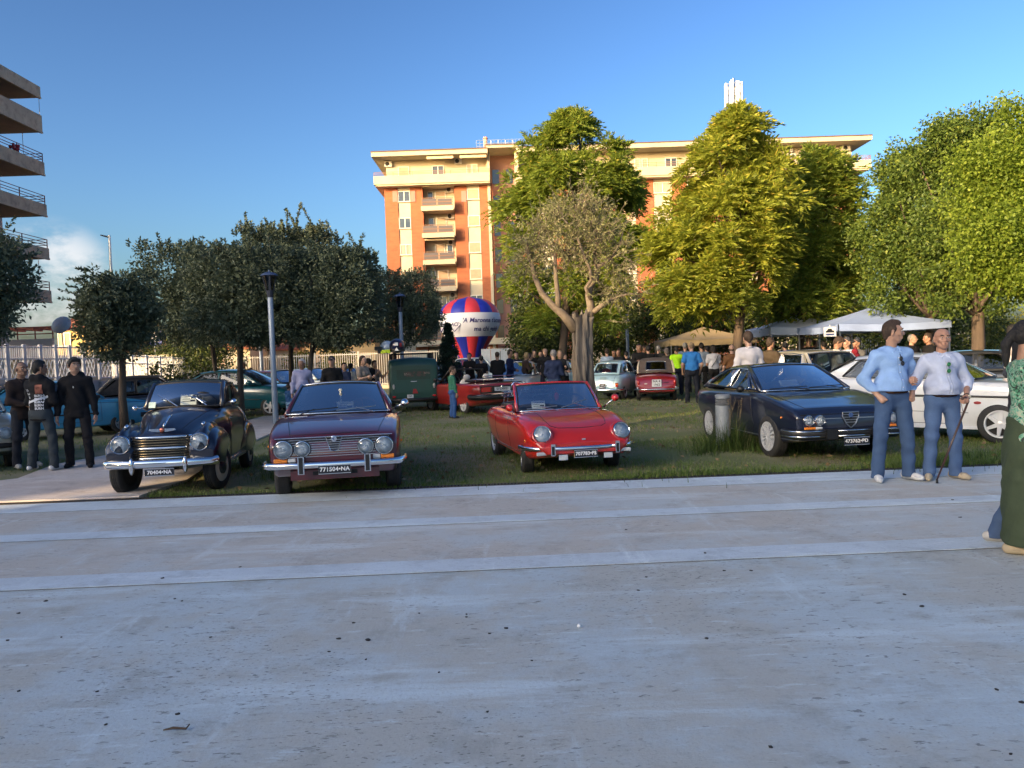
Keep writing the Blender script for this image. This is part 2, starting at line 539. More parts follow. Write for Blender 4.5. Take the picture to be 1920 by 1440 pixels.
tag(link('lawn', np_mesh('lawn', V, Fq, M_LAWN, smooth=True)), kind='structure')
PATH = [pl(-12.0, 9.53), pl(-4.62, 9.53), (-4.55, 10.6), (-4.9, 12.4), (-5.3, 14.8), (-5.55, 18.0), (-5.6, 21.6), (-3.4, 22.4),
		(-3.4, 23.6), (-7.6, 23.4), (-7.35, 18.0), (-7.35, 14.6), (-7.75, 12.9), (-7.35, 11.3), (-8.2, 10.5), (-12, 10.3)]
M_PATH = plaza_mat('path_paving', (0.58, 0.49, 0.42), (0.62, 0.56, 0.51), 0.5)
mb = MB(); mb.prism(PATH, -0.05, 0.034)
tag(mb.build('path', M_PATH), kind='structure')
M_ROAD = mat('asphalt', (0.05, 0.05, 0.052), 0.9, col2=(0.07, 0.07, 0.07), vscale=1.5, bump=0.3, bscale=50)
sheet('street', [(-80, 46.0), (90, 46.0), (90, 70), (-80, 70)], -0.012, M_ROAD)
M_GRATE = mat('grate_iron', (0.035, 0.035, 0.036), 0.6, 0.4, col2=(0.06, 0.05, 0.045), vscale=6)
gr = thing('drain_grate', 'narrow dark slotted drain grate between pale stripe and lawn edge', 'drain grate', (0, 9.475, 0), ROT_PL)
mb = MB()
mb.bbox(-0.497, 0.497, -0.055, -0.042, -0.03, 0.012)
mb.bbox(-0.497, 0.497, 0.042, 0.055, -0.03, 0.012)
for i in range(24):
	x = -0.485 + i * 0.0422
	mb.bbox(x, x + 0.02, -0.042, 0.042, -0.012, 0.010)
gm = mb.mesh('grate_length', M_GRATE)
for i in range(-14, 13):
	o = link('grate_length', gm, gr); o.location = (i + 0.2, 0, 0)
mb = MB(); mb.bbox(-14.5, 13.5, -0.054, 0.054, -0.06, -0.028)
mb.build('channel', mat('channel_dark', (0.01, 0.01, 0.01), 0.9), gr)
M_LEAFD = mat('dry_dark_leaf', (0.022, 0.019, 0.016), 0.7, col2=(0.045, 0.036, 0.028), vscale=30)
LEAF_PX = [(690, 1200, 17), (333, 1339, 13), (635, 1198, 12), (663, 1168, 10), (875, 1157, 9), (875, 1152, 7), (949, 1178, 13), (918, 1188, 10), (617, 1222, 9),
		   (395, 1195, 8), (686, 1237, 7), (914, 1335, 8), (198, 1359, 9), (182, 1297, 9), (35, 1296, 8), (1325, 1197, 12), (1445, 1401, 13), (1729, 1137, 13),
		   (1696, 1115, 10), (1869, 1293, 11), (1915, 1317, 12), (1358, 1070, 9), (1408, 1070, 9), (1197, 1107, 9), (1322, 1038, 9), (86, 1127, 11), (35, 1150, 9),
		   (305, 1085, 10), (450, 1063, 9), (328, 1123, 7), (341, 1127, 7), (786, 1150, 7), (1212, 1082, 8), (1800, 970, 8), (1174, 993, 8), (1786, 938, 7),
		   (14, 1201, 8), (115, 1195, 6), (168, 927, 6), (997, 1239, 7), (823, 1261, 6), (1895, 1414, 9)]
for i, (px, py, wpx) in enumerate(LEAF_PX):
	p = gp(px, py, 0.001)
	sz = wpx / FPX * math.hypot(p.x, p.y) * 0.42
	rs = random.Random(i)
	k = 9
	pts = []
	for j in range(k):
		t = 2 * PI * j / k
		rr = sz * (0.75 + 0.35 * rs.random())
		pts.append((rr * math.cos(t), rr * 0.8 * math.sin(t)))
	mb = MB()
	mb.add([(0, 0, 0.006)] + [(a, c, 0.0015 + 0.004 * rs.random()) for a, c in pts], [(0, j + 1, (j + 1) % k + 1) for j in range(k)])
	mb.prism([(a * 0.9, c * 0.9) for a, c in pts], 0.0, 0.0012)
	o = mb.build('fallen_leaf', M_LEAFD)
	zz = 0.0045 if any(a + SL * p.x < p.y < c + SL * p.x for a, c in STRIPES) else 0.0005
	o.location = (p.x, p.y, zz); o.rotation_euler = (0, 0, rs.random() * 6.28)
	tag(o, 'small dark dried leaf lying flat on the pale plaza paving', 'leaf', 'dark leaves scattered on the plaza')
mb = MB()
a, c = gp(306, 1369, 0.012), gp(349, 1366, 0.012)
mb.tube([a, a.lerp(c, 0.4) + Vector((0, 0.006, 0.004)), c, c + Vector((0.002, 0.03, 0.004))], [0.003, 0.006, 0.005, 0.003], 7)
tag(mb.build('twig', mat('twig_bark', (0.09, 0.06, 0.04), 0.9)), 'short broken brown twig lying on the paving in the near left', 'twig')
mb = MB(); p = gp(1086, 1177, 0.0)
mb.ball((p.x, p.y, 0.012), 0.014, 5, sc=(0.8, 1.0, 0.9)); mb.box((p.x + 0.004, p.y + 0.01, 0.004), (0.02, 0.03, 0.004), 0.5)
tag(mb.build('paper_scrap', M_PAPER), 'tiny crumpled white paper scrap on the middle of the plaza', 'litter')
# ------------------------------------------------------------------ buildings
M_ORANGE = mat('orange_brick', (0.36, 0.115, 0.050), 0.85, col2=(0.27, 0.085, 0.038), vscale=0.9, detail=8, bump=0.3, bscale=25, stretch=(1, 1, 3))
M_CREAM = mat('cream_render', (0.48, 0.42, 0.30), 0.85, col2=(0.40, 0.35, 0.25), vscale=0.5, detail=8, bump=0.15, bscale=20)
M_PANEL = mat('pale_panel', (0.50, 0.44, 0.32), 0.8, col2=(0.43, 0.38, 0.28), vscale=0.8, detail=6)
M_PINK = mat('pink_render', (0.50, 0.27, 0.20), 0.85, col2=(0.44, 0.24, 0.18), vscale=0.6, detail=6)
M_ROOFDK = mat('roof_edge_brown', (0.10, 0.06, 0.045), 0.8)
M_WIN = mat('window_frame_white', (0.62, 0.60, 0.55), 0.5)
M_PANE = mat('window_glass', (0.03, 0.04, 0.055), 0.06, spec=0.8, col2=(0.07, 0.085, 0.10), vscale=0.4)
M_CURT = mat('curtain', (0.40, 0.34, 0.27), 0.9, col2=(0.30, 0.24, 0.19), vscale=3, stretch=(4, 1, 0.2))
M_SHUT = mat('roller_shutter', (0.42, 0.30, 0.20), 0.7, col2=(0.35, 0.25, 0.17), vscale=2)
M_SHUTR = mat('pink_shutter', (0.36, 0.17, 0.14), 0.7)
M_RAIL = mat('rust_railing', (0.26, 0.13, 0.07), 0.7)
M_RAILG = mat('balcony_panel', (0.11, 0.09, 0.085), 0.3)
M_AWN = mat('awning_cloth', (0.60, 0.50, 0.32), 0.9, col2=(0.45, 0.34, 0.2), vscale=5, stretch=(6, 1, 1))
M_AC = mat('aircon_white', (0.55, 0.54, 0.50), 0.6)
FY = 87.0
def crop(cx, cy):
	return at(690 + cx / 4.114, 230 + cy / 4.114, FY)
BLD = thing('apartment_building', 'tall orange and cream apartment block with balconies behind the trees', 'apartment building', (0, FY, 0))
def bpart(name, mb, m, parent=BLD, smooth=False):
	o = mb.build(name, m, parent, smooth)
	return o
def L_(x): return x
XB = [crop(c, 650).x for c in (130, 233, 328, 425, 668, 765, 862, 965)]
Z_ATT = crop(240, 492).z       # underside of the attic parapet
Z_PAR = crop(240, 428).z
Z_ROOF0 = crop(240, 280).z
Z_ROOF1 = crop(240, 248).z
ZWT, ZWB = crop(275, 527).z, crop(275, 610).z
FLOOR = 2.98
def window(x0, x1, zb, zt, y, style, parent=BLD):
	fr = MB()
	t = 0.07
	fr.bbox(x0, x0 + t, y - 0.06, y + 0.04, zb, zt); fr.bbox(x1 - t, x1, y - 0.06, y + 0.04, zb, zt)
	fr.bbox(x0 + t, x1 - t, y - 0.06, y + 0.04, zt - t, zt); fr.bbox(x0 + t, x1 - t, y - 0.06, y + 0.04, zb, zb + t)
	xm = (x0 + x1) / 2
	if style != 'shut' and x1 - x0 > 0.8:
		fr.bbox(xm - 0.05, xm + 0.05, y - 0.055, y + 0.04, zb + t, zt - t)
	wn = bpart('window', fr, M_WIN, parent)
	p = MB()
	if style == 'shut':
		n = 12
		for i in range(n):
			za = zb + t + (zt - zb - 2 * t) * i / n
			p.bbox(x0 + t, x1 - t, y - 0.045 if i % 2 else y - 0.035, y + 0.02, za + 0.003, za + (zt - zb - 2 * t) / n)
		bpart('shutter', p, M_SHUT, wn)
	else:
		p.bbox(x0 + t, x1 - t, y - 0.012, y + 0.02, zb + t, zt - t)
		bpart('pane', p, M_CURT if style == 'curtain' else M_PANE, wn)
	s = MB(); s.bbox(x0 - 0.06, x1 + 0.06, y - 0.14, y - 0.002, zb - 0.07, zb)
	bpart('sill', s, M_PANEL, wn)
	return wn
def aircon(x, y, z):
	a = MB(); a.bbox(x - 0.42, x + 0.42, y - 0.34, y - 0.02, z - 0.3, z + 0.3)
	o = bpart('air_conditioner', a, M_AC)
	f = MB()
	f.lathe([(0.0, 0.0), (0.2, 0.0), (0.22, 0.02), (0.24, 0.0)], 14, frame_M((x - 0.1, y - 0.35, z), (1, 0, 0), (0, 0, 1)))
	bpart('fan', f, M_BLACK, o)
def railing(mb, x0, x1, y, z0, z1, n=8, r=0.02):
	for zz in (z0 + 0.06, (z0 + z1) / 2, z1):
		mb.bbox(x0, x1, y - r, y + r, zz - r, zz + r)
	for i in range(n + 1):
		x = x0 + (x1 - x0) * i / n
		mb.bbox(x - r, x + r, y - r * 0.9, y + r * 0.9, z0, z1)
def wing(xs, kinds, nfl, seed, yf=0.0):
	rs = random.Random(seed)
	zbase = 0.0
	for i, kd in enumerate(kinds):
		x0, x1 = xs[i], xs[i + 1]
		if kd == 'o':
			m = MB(); m.bbox(x0, x1, yf, yf + 11, zbase, Z_ATT)
			bpart('brick_panel', m, M_ORANGE)
		elif kd == 'w':
			m = MB(); m.bbox(x0, x1, yf + 0.10, yf + 11, zbase, Z_ATT)
			bpart('window_column', m, M_PANEL)
			for k in range(nfl):
				zb, zt = ZWB - FLOOR * k, ZWT - FLOOR * k
				if zb < 3.6: break
				st = rs.choice(['glass', 'glass', 'curtain', 'shut'])
				window(x0 + 0.03, x1 - 0.03, zb, zt, yf + 0.06, st)
		elif kd == 'l':
			m = MB(); m.bbox(x0, x1, yf + 1.3, yf + 11, zbase, Z_ATT)
			bpart('loggia_wall', m, M_CREAM)
			for k in range(nfl):
				zt = ZWT - FLOOR * k + 0.1
				zf = zt - 2.25
				if zf < 2: break
				w_ = x1 - x0
				if rs.random() < 0.6:
					window(x0 + w_ * 0.30, x0 + w_ * 0.62, zf, zt, yf + 1.26, rs.choice(['shut', 'curtain', 'glass']))
					window(x0 + w_ * 0.68, x0 + w_ * 0.88, zf + 0.9, zt, yf + 1.26, 'glass')
				else:
					window(x0 + w_ * 0.12, x0 + w_ * 0.30, zf + 0.9, zt, yf + 1.26, 'glass')
					window(x0 + w_ * 0.36, x0 + w_ * 0.70, zf, zt, yf + 1.26, rs.choice(['curtain', 'shut']))
				if rs.random() < 0.6:
					aircon(x0 + w_ * 0.84, yf + 1.3, zt + 0.1)
				b = MB()
				xa, xb = x0 - 0.12, x1 - 0.06
				b.bbox(xa, xb, yf - 1.05, yf + 1.28, zf - 0.30, zf)
				b.bbox(xa, xb, yf - 1.10, yf - 1.0, zf - 0.34, zf + 0.16)
				bo = bpart('balcony', b, M_CREAM)
				r_ = MB(); railing(r_, xa + 0.05, xb - 0.05, yf - 1.05, zf + 0.17, zf + 1.05, 2, 0.03)
				bpart('railing', r_, M_RAIL, bo)
				g_ = MB()
				xm = (xa + xb) / 2
				g_.bbox(xa + 0.14, xm - 0.08, yf - 1.04, yf - 1.02, zf + 0.24, zf + 0.95); g_.bbox(xm + 0.08, xb - 0.14, yf - 1.04, yf - 1.02, zf + 0.24, zf + 0.95)
				bpart('railing_panel', g_, M_RAILG, bo)
				if rs.random() < 0.35 or k == 0:
					a = MB()
					a.add([(x0 + 0.1, yf + 1.2, zt + 0.55), (x1 - 0.15, yf + 1.2, zt + 0.55), (x1 - 0.15, yf - 0.55, zt + 0.32), (x0 + 0.1, yf - 0.55, zt + 0.32)], [(0, 1, 2, 3)])
					a.bbox(x0 + 0.1, x1 - 0.15, yf - 0.57, yf - 0.55, zt + 0.16, zt + 0.32)
					bpart('awning', a, M_AWN)
		elif kd == 'r':      # recessed stair tower
			m = MB(); m.bbox(x0, x1, yf + 2.2, yf + 11, zbase, Z_ROOF1 + 0.15)
			bpart('stair_wall', m, M_PINK)
			for k in range(nfl + 1):
				zt = ZWT - FLOOR * (k - 0.85)
				for fx in (0.22, 0.78):
					xx = x0 + (x1 - x0) * fx
					f = MB(); f.bbox(xx - 0.38, xx + 0.38, yf + 2.12, yf + 2.24, zt - 1.6, zt)
					bpart('stair_window', f, M_PANE)
def attic(x0, x1, seed, doors):
	rs = random.Random(seed)
	m = MB(); m.bbox(x0 + 1.15, x1, 0.75, 11, Z_ATT + 0.004, Z_ROOF0)
	bpart('attic_wall', m, M_CREAM)
	p = MB()
	p.bbox(x0, x1, -1.25, -1.1, Z_ATT, Z_PAR)
	p.bbox(x0, x0 + 0.15, -1.1, 11, Z_ATT, Z_PAR)
	p.bbox(x0 + 0.15, x1, -1.1, 10.9, Z_ATT - 0.16, Z_ATT + 0.02)
	bpart('parapet', p, M_CREAM)
	r_ = MB()
	for zz in (Z_PAR + 0.14, Z_PAR + 0.27, Z_PAR + 0.42):
		r_.bbox(x0 + 0.02, x1, -1.2, -1.16, zz - 0.02, zz + 0.02)
	n = int((x1 - x0) / 2.0)
	for i in range(n + 1):
		x = x0 + 0.05 + (x1 - x0 - 0.1) * i / n
		r_.bbox(x - 0.02, x + 0.02, -1.2, -1.16, Z_PAR, Z_PAR + 0.44)
	bpart('parapet_railing', r_, M_RAIL)
	for (a, b, st) in doors:
		window(a, b, Z_ATT + 0.12, Z_ATT + 2.35, 0.71, st)
def roof(x0, x1, y0, z0, z1):
	m = MB(); m.bbox(x0, x1, y0, 12, z0, z1)
	o = bpart('roof', m, M_CREAM)
	e = MB(); e.bbox(x0 - 0.04, x1 + 0.04, y0 - 0.05, 12.04, z1 + 0.002, z1 + 0.13)
	bpart('roof_edge', e, M_ROOFDK, o)
XA0 = crop(58, 460).x
XA1 = crop(940, 440).x
XS1 = crop(1135, 440).x
wing(XB, 'owolowo', 7, 3)
attic(XA0, XA1, 5, [(crop(225, 360).x, crop(312, 360).x, 'shut'), (crop(488, 340).x, crop(580, 340).x, 'glass'), (crop(757, 340).x, crop(842, 340).x, 'curtain')])
roof(XA0 - 0.15, crop(925, 250).x, -1.35, Z_ROOF0, Z_ROOF1)
for a, b in ((460, 662), (712, 915)):
	xa, xb = crop(a, 280).x, crop(b, 280).x
	m = MB()
	m.add([(xa, 0.7, Z_ROOF0 - 0.02), (xb, 0.7, Z_ROOF0 - 0.02), (xb, -1.1, Z_ROOF0 - 0.12), (xa, -1.1, Z_ROOF0 - 0.12)], [(0, 1, 2, 3)])
	n = 14
	for i in range(n):
		u0, u1 = xa + (xb - xa) * i / n, xa + (xb - xa) * (i + 1) / n
		m.add([(u0, -1.1, Z_ROOF0 - 0.12), (u1, -1.1, Z_ROOF0 - 0.12), (u1, -1.13, Z_ROOF0 - 0.36), ((u0 + u1) / 2, -1.13, Z_ROOF0 - 0.45), (u0, -1.13, Z_ROOF0 - 0.36)], [(0, 1, 2, 3, 4)])
	bpart('awning', m, M_AWN)
aircon(crop(150, 310).x, 0.75, crop(150, 310).z); aircon(crop(692, 288).x, 0.75, crop(692, 288).z)
for a, b in ((190, 229), (327, 366), (720, 758)):
	m = MB()
	z0, z1 = crop(a, 612).z, crop(a, 527).z
	for i in range(9):
		za = z0 + (z1 - z0) * i / 9
		m.bbox(crop(a, 570).x, crop(b, 570).x, -0.07 - 0.01 * (i % 2), -0.01, za + 0.004, za + (z1 - z0) / 9)
	bpart('open_shutter', m, M_SHUTR)
wing([XA1 + 0.02, XS1], 'r', 7, 2)
m = MB(); m.bbox(XA1 - 0.3, XA1 + 0.02, -0.2, 11, 0, Z_ROOF1); m.bbox(XS1, XS1 + 0.4, -0.2, 11, 0, Z_ROOF1)
bpart('corner_pier', m, M_CREAM)
roof(XA1 - 0.3, XS1 + 0.4, -1.3, Z_ROOF0 + 0.55, Z_ROOF1 + 0.35)
zz = Z_ROOF1 + 0.49
m = MB()
xr0, xr1 = at(893, 275, FY).x, at(1000, 275, FY).x
for h in (0.3, 0.6, 0.95):
	m.bbox(xr0, xr1, 0.5, 0.55, zz + h - 0.02, zz + h + 0.02)
n = 16
for i in range(n + 1):
	x = xr0 + (xr1 - xr0) * i / n
	m.bbox(x - 0.02, x + 0.02, 0.49, 0.56, zz - 0.3, zz + 0.95)
bpart('roof_railing', m, M_STEEL)
m = MB(); m.cyl((at(910, 270, FY).x, 1.2, zz - 0.3), (at(910, 270, FY).x, 1.2, zz + 1.3), 0.22, n=10); m.cyl((at(910, 270, FY).x, 1.2, zz + 1.3), (at(910, 270, FY).x, 1.2, zz + 1.5), 0.3, 0.18, 10)
bpart('chimney', m, M_PINK)
m = MB()
for i in range(5):
	x = at(920 + i * 14, 262, FY).x
	m.cyl((x, 2.2, zz - 0.3), (x, 2.2, zz + 1.35), 0.035, n=5)
	m.bbox(x - 0.5, x + 0.5, 2.17, 2.2, zz + 1.0, zz + 1.05)
bpart('aerial_frame', m, M_STEEL)
xw0, xw1 = XS1 + 0.4, at(1603, 350, FY).x
wd = (xw1 - xw0)
fr_ = [0, .055, .10, .145, .255, .30, .345, .40, .455, .50, .545, .655, .70, .745, .82, .875, .94, 1.0]
wing([xw0 + wd * f for f in fr_], 'owolowowowolowowo'[:len(fr_) - 1], 7, 9)
attic_doors = [(at(a, 320, FY).x, at(b, 320, FY).x, s) for a, b, s in ((1192, 1203, 'curtain'), (1206, 1217, 'curtain'), (1250, 1272, 'glass'), (1330, 1350, 'curtain'), (1420, 1440, 'glass'), (1480, 1496, 'glass'), (1555, 1577, 'shut'))]
XR1 = at(1624, 310, FY).x
m = MB(); m.bbox(xw0, xw1, 0.75, 11, Z_ATT + 0.004, Z_ROOF0)
bpart('attic_wall', m, M_CREAM)
p = MB()
p.bbox(xw0, XR1, -1.25, -1.1, Z_ATT, Z_PAR); p.bbox(XR1 - 0.15, XR1, -1.1, 11, Z_ATT, Z_PAR); p.bbox(xw0, XR1 - 0.15, -1.1, 10.9, Z_ATT - 0.16, Z_ATT + 0.02)
bpart('parapet', p, M_CREAM)
r_ = MB()
for z_ in (Z_PAR + 0.16, Z_PAR + 0.32, Z_PAR + 0.5):
	r_.bbox(xw0, XR1, -1.2, -1.16, z_ - 0.02, z_ + 0.02); r_.bbox(XR1 - 0.08, XR1 - 0.04, -1.16, 10, z_ - 0.02, z_ + 0.02)
for i in range(24):
	x = xw0 + (XR1 - 0.04 - xw0) * i / 23
	r_.bbox(x - 0.02, x + 0.02, -1.2, -1.16, Z_PAR, Z_PAR + 0.52)
bpart('parapet_railing', r_, M_RAIL)
for (a, b, st) in attic_doors:
	window(a, b, Z_ATT + 0.12, Z_ATT + 2.35, 0.71, st)
roof(xw0 - 0.2, XR1 + 0.1, -1.35, Z_ROOF0, Z_ROOF1)
aircon(at(1590, 275, FY).x, 0.75, at(1590, 275, FY).z); aircon(at(1482, 278, FY).x, 0.75, at(1482, 278, FY).z)
m = MB(); m.bbox(XB[2], XB[7] + 6, -0.9, 0.0, 3.05, 3.75)
bpart('shop_fascia', m, M_CREAM)
zs = at(838, 632, 86).z
m = MB(); m.bbox(at(812, 640, 86).x, at(842, 640, 86).x, -0.35, -0.03, 0, 2.6)
bpart('shop_opening', m, mat('shop_dark', (0.02, 0.018, 0.016), 0.8))
text_on('MERC', 0.95, frame_M((at(829, 634, 86).x, -0.93, 3.4), (1, 0, 0), (0, 0, 1)), mat('red_letters', (0.42, 0.05, 0.03), 0.6), BLD, bold=0.01)
m = MB()
xa, xb = at(770, 660, 86).x, at(800, 660, 86).x
for i in range(14):
	m.bbox(xa, xb, -0.2 - 0.02 * (i % 2), -0.03, 0.3 + i * 0.17, 0.3 + i * 0.17 + 0.165)
bpart('shop_shutter', m, mat('green_shutter', (0.35, 0.43, 0.33), 0.6))
tm = thing('antenna_mast', 'white cluster of mobile phone antennas on a roof mast above the trees', 'antenna', (at(1376, 180, 92).x, 92, Z_ROOF1 + 0.1))
zt_, zb_ = at(1376, 155, 92).z - Z_ROOF1 - 0.1, at(1376, 197, 92).z - Z_ROOF1 - 0.1
m = MB(); m.cyl((0, 0, 0), (0, 0, zt_ + 0.5), 0.14, n=8)
m.build('pole', M_STEEL, tm)
for i in range(8):
	a = 2 * PI * i / 8 + 0.2
	r_ = 0.98
	m = MB(); m.box((r_ * math.cos(a), r_ * math.sin(a), (zt_ + zb_) / 2 - 0.1 * (i % 2)), (0.17, 0.34, (zt_ - zb_) * (0.98 if i % 2 else 0.9)), a)
	m.build('antenna_panel', M_WHITE, tm)
m = MB()
for z_ in (zb_ + 0.25, (zt_ + zb_) / 2, zt_ - 0.25):
	m.tube([(0.78 * math.cos(2 * PI * i / 16), 0.78 * math.sin(2 * PI * i / 16), z_) for i in range(16)], 0.04, 5, closed=True)
	for i in range(4):
		m.cyl((0, 0, z_), (0.78 * math.cos(PI / 2 * i), 0.78 * math.sin(PI / 2 * i), z_), 0.03, n=5)
for i in range(3):
	m.cyl((0.25 * (i - 1), 0.1, zt_ - 0.2), (0.25 * (i - 1), 0.1, zt_ + 0.35), 0.03, n=5)
m.build('mounting_frame', M_STEEL, tm)
M_CONC = mat('weathered_concrete', (0.46, 0.385, 0.28), 0.9, col2=(0.34, 0.285, 0.21), vscale=0.9, detail=9, bump=0.3, bscale=10, col3=(0.24, 0.20, 0.16), v3scale=2.2)
M_CONCW = mat('flats_wall', (0.50, 0.45, 0.38), 0.9, col2=(0.44, 0.39, 0.33), vscale=0.6, detail=6)
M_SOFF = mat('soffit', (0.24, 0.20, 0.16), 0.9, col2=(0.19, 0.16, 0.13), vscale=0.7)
M_REDR = mat('dull_red_metal', (0.20, 0.05, 0.045), 0.6)
LBY = 55.0
lx = at(80, 250, LBY).x
lb = thing('apartment_building', 'grey concrete block of flats with deep balconies at the left edge', 'apartment building', (lx, LBY, 0))
SLAB_PX = [(76, 185, 163), (80, 250, 217), (85, 330, 305), (91, 407, 384), (96, 487, 466), (100, 568, 545)]
for i, (px, yb, yt) in enumerate(SLAB_PX):
	zb, zt = at(px, yb, LBY).z, at(px, yt, LBY).z
	m = MB()
	m.bbox(-0.16, 0, -26, 0, zb, zt); m.bbox(-3.4, -0.16, -0.16, 0, zb + 0.05, zt)
	m.bbox(-0.1, 0.03, -26.02, 0.02, zb - 0.02, zb + 0.1)
	bo = m.build('balcony', M_CONC, lb)
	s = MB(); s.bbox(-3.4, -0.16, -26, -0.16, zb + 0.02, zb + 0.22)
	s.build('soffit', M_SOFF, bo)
	if i >= 2:
		r_ = MB()
		for h in (0.22, 0.40, 0.62):
			r_.bbox(-0.1, -0.06, -26, -0.05, zt + h - 0.02, zt + h + 0.02); r_.bbox(-3.3, -0.1, -0.1, -0.06, zt + h - 0.02, zt + h + 0.02)
		for k in range(10):
			r_.bbox(-0.1, -0.05, -0.1 - 2.8 * k, -0.05 - 2.8 * k, zt, zt + 0.64)
		r_.build('railing', M_REDR, bo)
		if i == 2:
			f = MB()
			rs = random.Random(4)
			for yy in (-3.1, -2.9, -7.6, -7.3):
				for _ in range(9):
					f.ball((-0.1 + rs.uniform(-.15, .15), yy + rs.uniform(-.35, .35), zt + 0.25 + rs.uniform(-.15, .2)), 0.11, 3)
			f.build('red_flowers', mat('red_petals', (0.28, 0.025, 0.045), 0.8), bo)
	if i == 0:
		d = MB(); d.bbox(-3.3, 0.05, -26, -9, zt + 0.05, zt + 1.0)
		d.build('roof_parapet', mat('dark_sheeting', (0.022, 0.024, 0.032), 0.5), lb)
m = MB()
m.bbox(-15, -3.4, -26, 0.3, 0, at(80, 185, LBY).z)
m.build('wall', M_CONCW, lb)
for i, (px, yb, yt) in enumerate(SLAB_PX[1:]):
	z0 = at(px, yb, LBY).z + 0.25
	for k in range(4):
		f = MB(); f.bbox(-3.44, -3.36, -3.5 - k * 6, -1.6 - k * 6, z0, z0 + 2.2)
		f.build('balcony_door', M_SHUT if (k + i) % 2 else M_PANE, lb)
for a, (p0, p1) in enumerate((((73, 186), (74, 216)), ((42, 250), (42, 290)), ((72, 488), (72, 530)))):
	m = MB(); q0, q1 = at(*p0, LBY - 0.5), at(*p1, LBY - 0.5)
	m.cyl((q0.x - lx, -0.5, q0.z), (q0.x - lx, -0.5, q1.z), 0.025, n=5)
	m.build('downpipe', M_STEEL, lb)
sdir, tdir = Vector((SUN_TRAVEL.x, SUN_TRAVEL.y, 0)), Vector((-SUN_TRAVEL.y, SUN_TRAVEL.x, 0))
def shade_block(s0, t0, t1, h, label):  # unseen blocks added to cast shade; sizes and gaps shaped for the light
	th = thing('apartment_building', label, 'apartment building', sdir * s0 + tdir * ((t0 + t1) / 2), math.atan2(sdir.y, sdir.x))
	hw = (t1 - t0) / 2
	m = MB(); m.bbox(-12, 0, -hw, hw, 0, h)
	m.build('wall', M_CREAM, th)
	n = int(hw * 2 / 3.2)
	me = None
	for k in range(int(h / 3.1)):
		for i in range(n):
			if me is None:
				q = MB(); q.bbox(-0.03, 0.05, -0.65, 0.65, 0, 1.5)
				me = q.mesh('window', M_PANE)
			o = link('window', me, th); o.location = (0, -hw + 1.6 + i * 3.2, 1.0 + 3.1 * k)
shade_block(-45, -34, 10.6, 16.0, 'plain cream unseen block added behind the camera to shade the square')
shade_block(-45, 11.15, 12.2, 19.6, 'narrow unseen block added behind the camera beside the sun streak gap')
shade_block(-45, 12.2, 13.6, 18.0, 'lower unseen shade block added behind the camera, leaving a trunk sunlit')
shade_block(-45, 13.6, 28, 19.6, 'taller unseen shade block added behind the camera to the left')
shade_block(-45, 28, 36, 22.6, 'tallest unseen block added far left behind the camera to shade the balloon')
M_TILE = mat('terracotta_tiles', (0.36, 0.13, 0.07), 0.85, col2=(0.26, 0.10, 0.06), vscale=3, detail=6, bump=0.5, bscale=12)
M_YELL = mat('yellow_render', (0.58, 0.42, 0.16), 0.85, col2=(0.5, 0.36, 0.14), vscale=0.8)
def gable_roof(mb, x0, x1, y0, y1, z0, h, over=0.35):
	ym = (y0 + y1) / 2
	a = [(x0 - over, y0 - over, z0 - 0.1), (x1 + over, y0 - over, z0 - 0.1), (x1 + over, ym, z0 + h), (x0 - over, ym, z0 + h), (x0 - over, y1 + over, z0 - 0.1), (x1 + over, y1 + over, z0 - 0.1)]
	low = [(p[0], p[1], p[2] - 0.16) for p in a]
	mb.add(a + low, [(0, 1, 2, 3), (3, 2, 5, 4), (7, 6, 9, 8), (8, 9, 10, 11), (0, 6, 7, 1), (4, 5, 11, 10), (0, 3, 9, 6), (3, 4, 10, 9), (1, 7, 8, 2), (2, 8, 11, 5)])
	n = int((x1 - x0) / 0.45)
	for i in range(n + 1):
		x = x0 - over + (x1 - x0 + 2 * over) * i / n
		mb.tube([(x, y0 - over, z0 - 0.08), (x, ym, z0 + h + 0.02)], 0.06, 4)
def house(label, px0, px1, ybase, ytop, Y, depth, wall_m, rh, wins, name='house'):
	a, b = at(px0, ybase, Y), at(px1, ybase, Y)
	zt = at((px0 + px1) / 2, ytop, Y).z
	w_ = b.x - a.x
	th = thing(name, label, 'house', ((a.x + b.x) / 2, Y, 0))
	m = MB(); m.bbox(-w_ / 2, w_ / 2, 0, depth, 0, zt)
	m.add([(-w_ / 2, 0, zt), (-w_ / 2, depth, zt), (-w_ / 2, depth / 2, zt + rh * 0.97)], [(0, 1, 2)])
	m.add([(w_ / 2, 0, zt), (w_ / 2, depth, zt), (w_ / 2, depth / 2, zt + rh * 0.97)], [(0, 2, 1)])
	m.build('wall', wall_m, th)
	m = MB(); gable_roof(m, -w_ / 2, w_ / 2, 0, depth, zt + 0.08, rh)
	m.build('roof', M_TILE, th)
	for (u, zc, ww, hh, st) in wins:
		window(-w_ / 2 + u * w_ - ww / 2, -w_ / 2 + u * w_ + ww / 2, zc - hh / 2, zc + hh / 2, -0.03, st, th)
	return th
h1 = house('yellow house with terracotta roof beyond the left fence', 112, 235, 690, 613, 72, 9, M_YELL, 1.3, [(.10, 4.6, 1.2, 1.3, 'glass'), (.55, 4.6, 1.2, 1.3, 'shut'), (.32, 1.6, 1.2, 1.6, 'glass'), (.8, 4.6, 1.2, 1.3, 'curtain')])
m = MB(); m.bbox(-3.0, 3.2, -1.3, 0, 3.0, 3.25); m.bbox(-3.0, 3.2, -1.32, -1.2, 3.25, 3.9)
m.build('terrace', M_YELL, h1)
m = MB(); gable_roof(m, -1.2, 3.2, -1.6, 0.6, 5.6, 0.35, 0.1)
m.build('canopy_roof', M_TILE, h1)
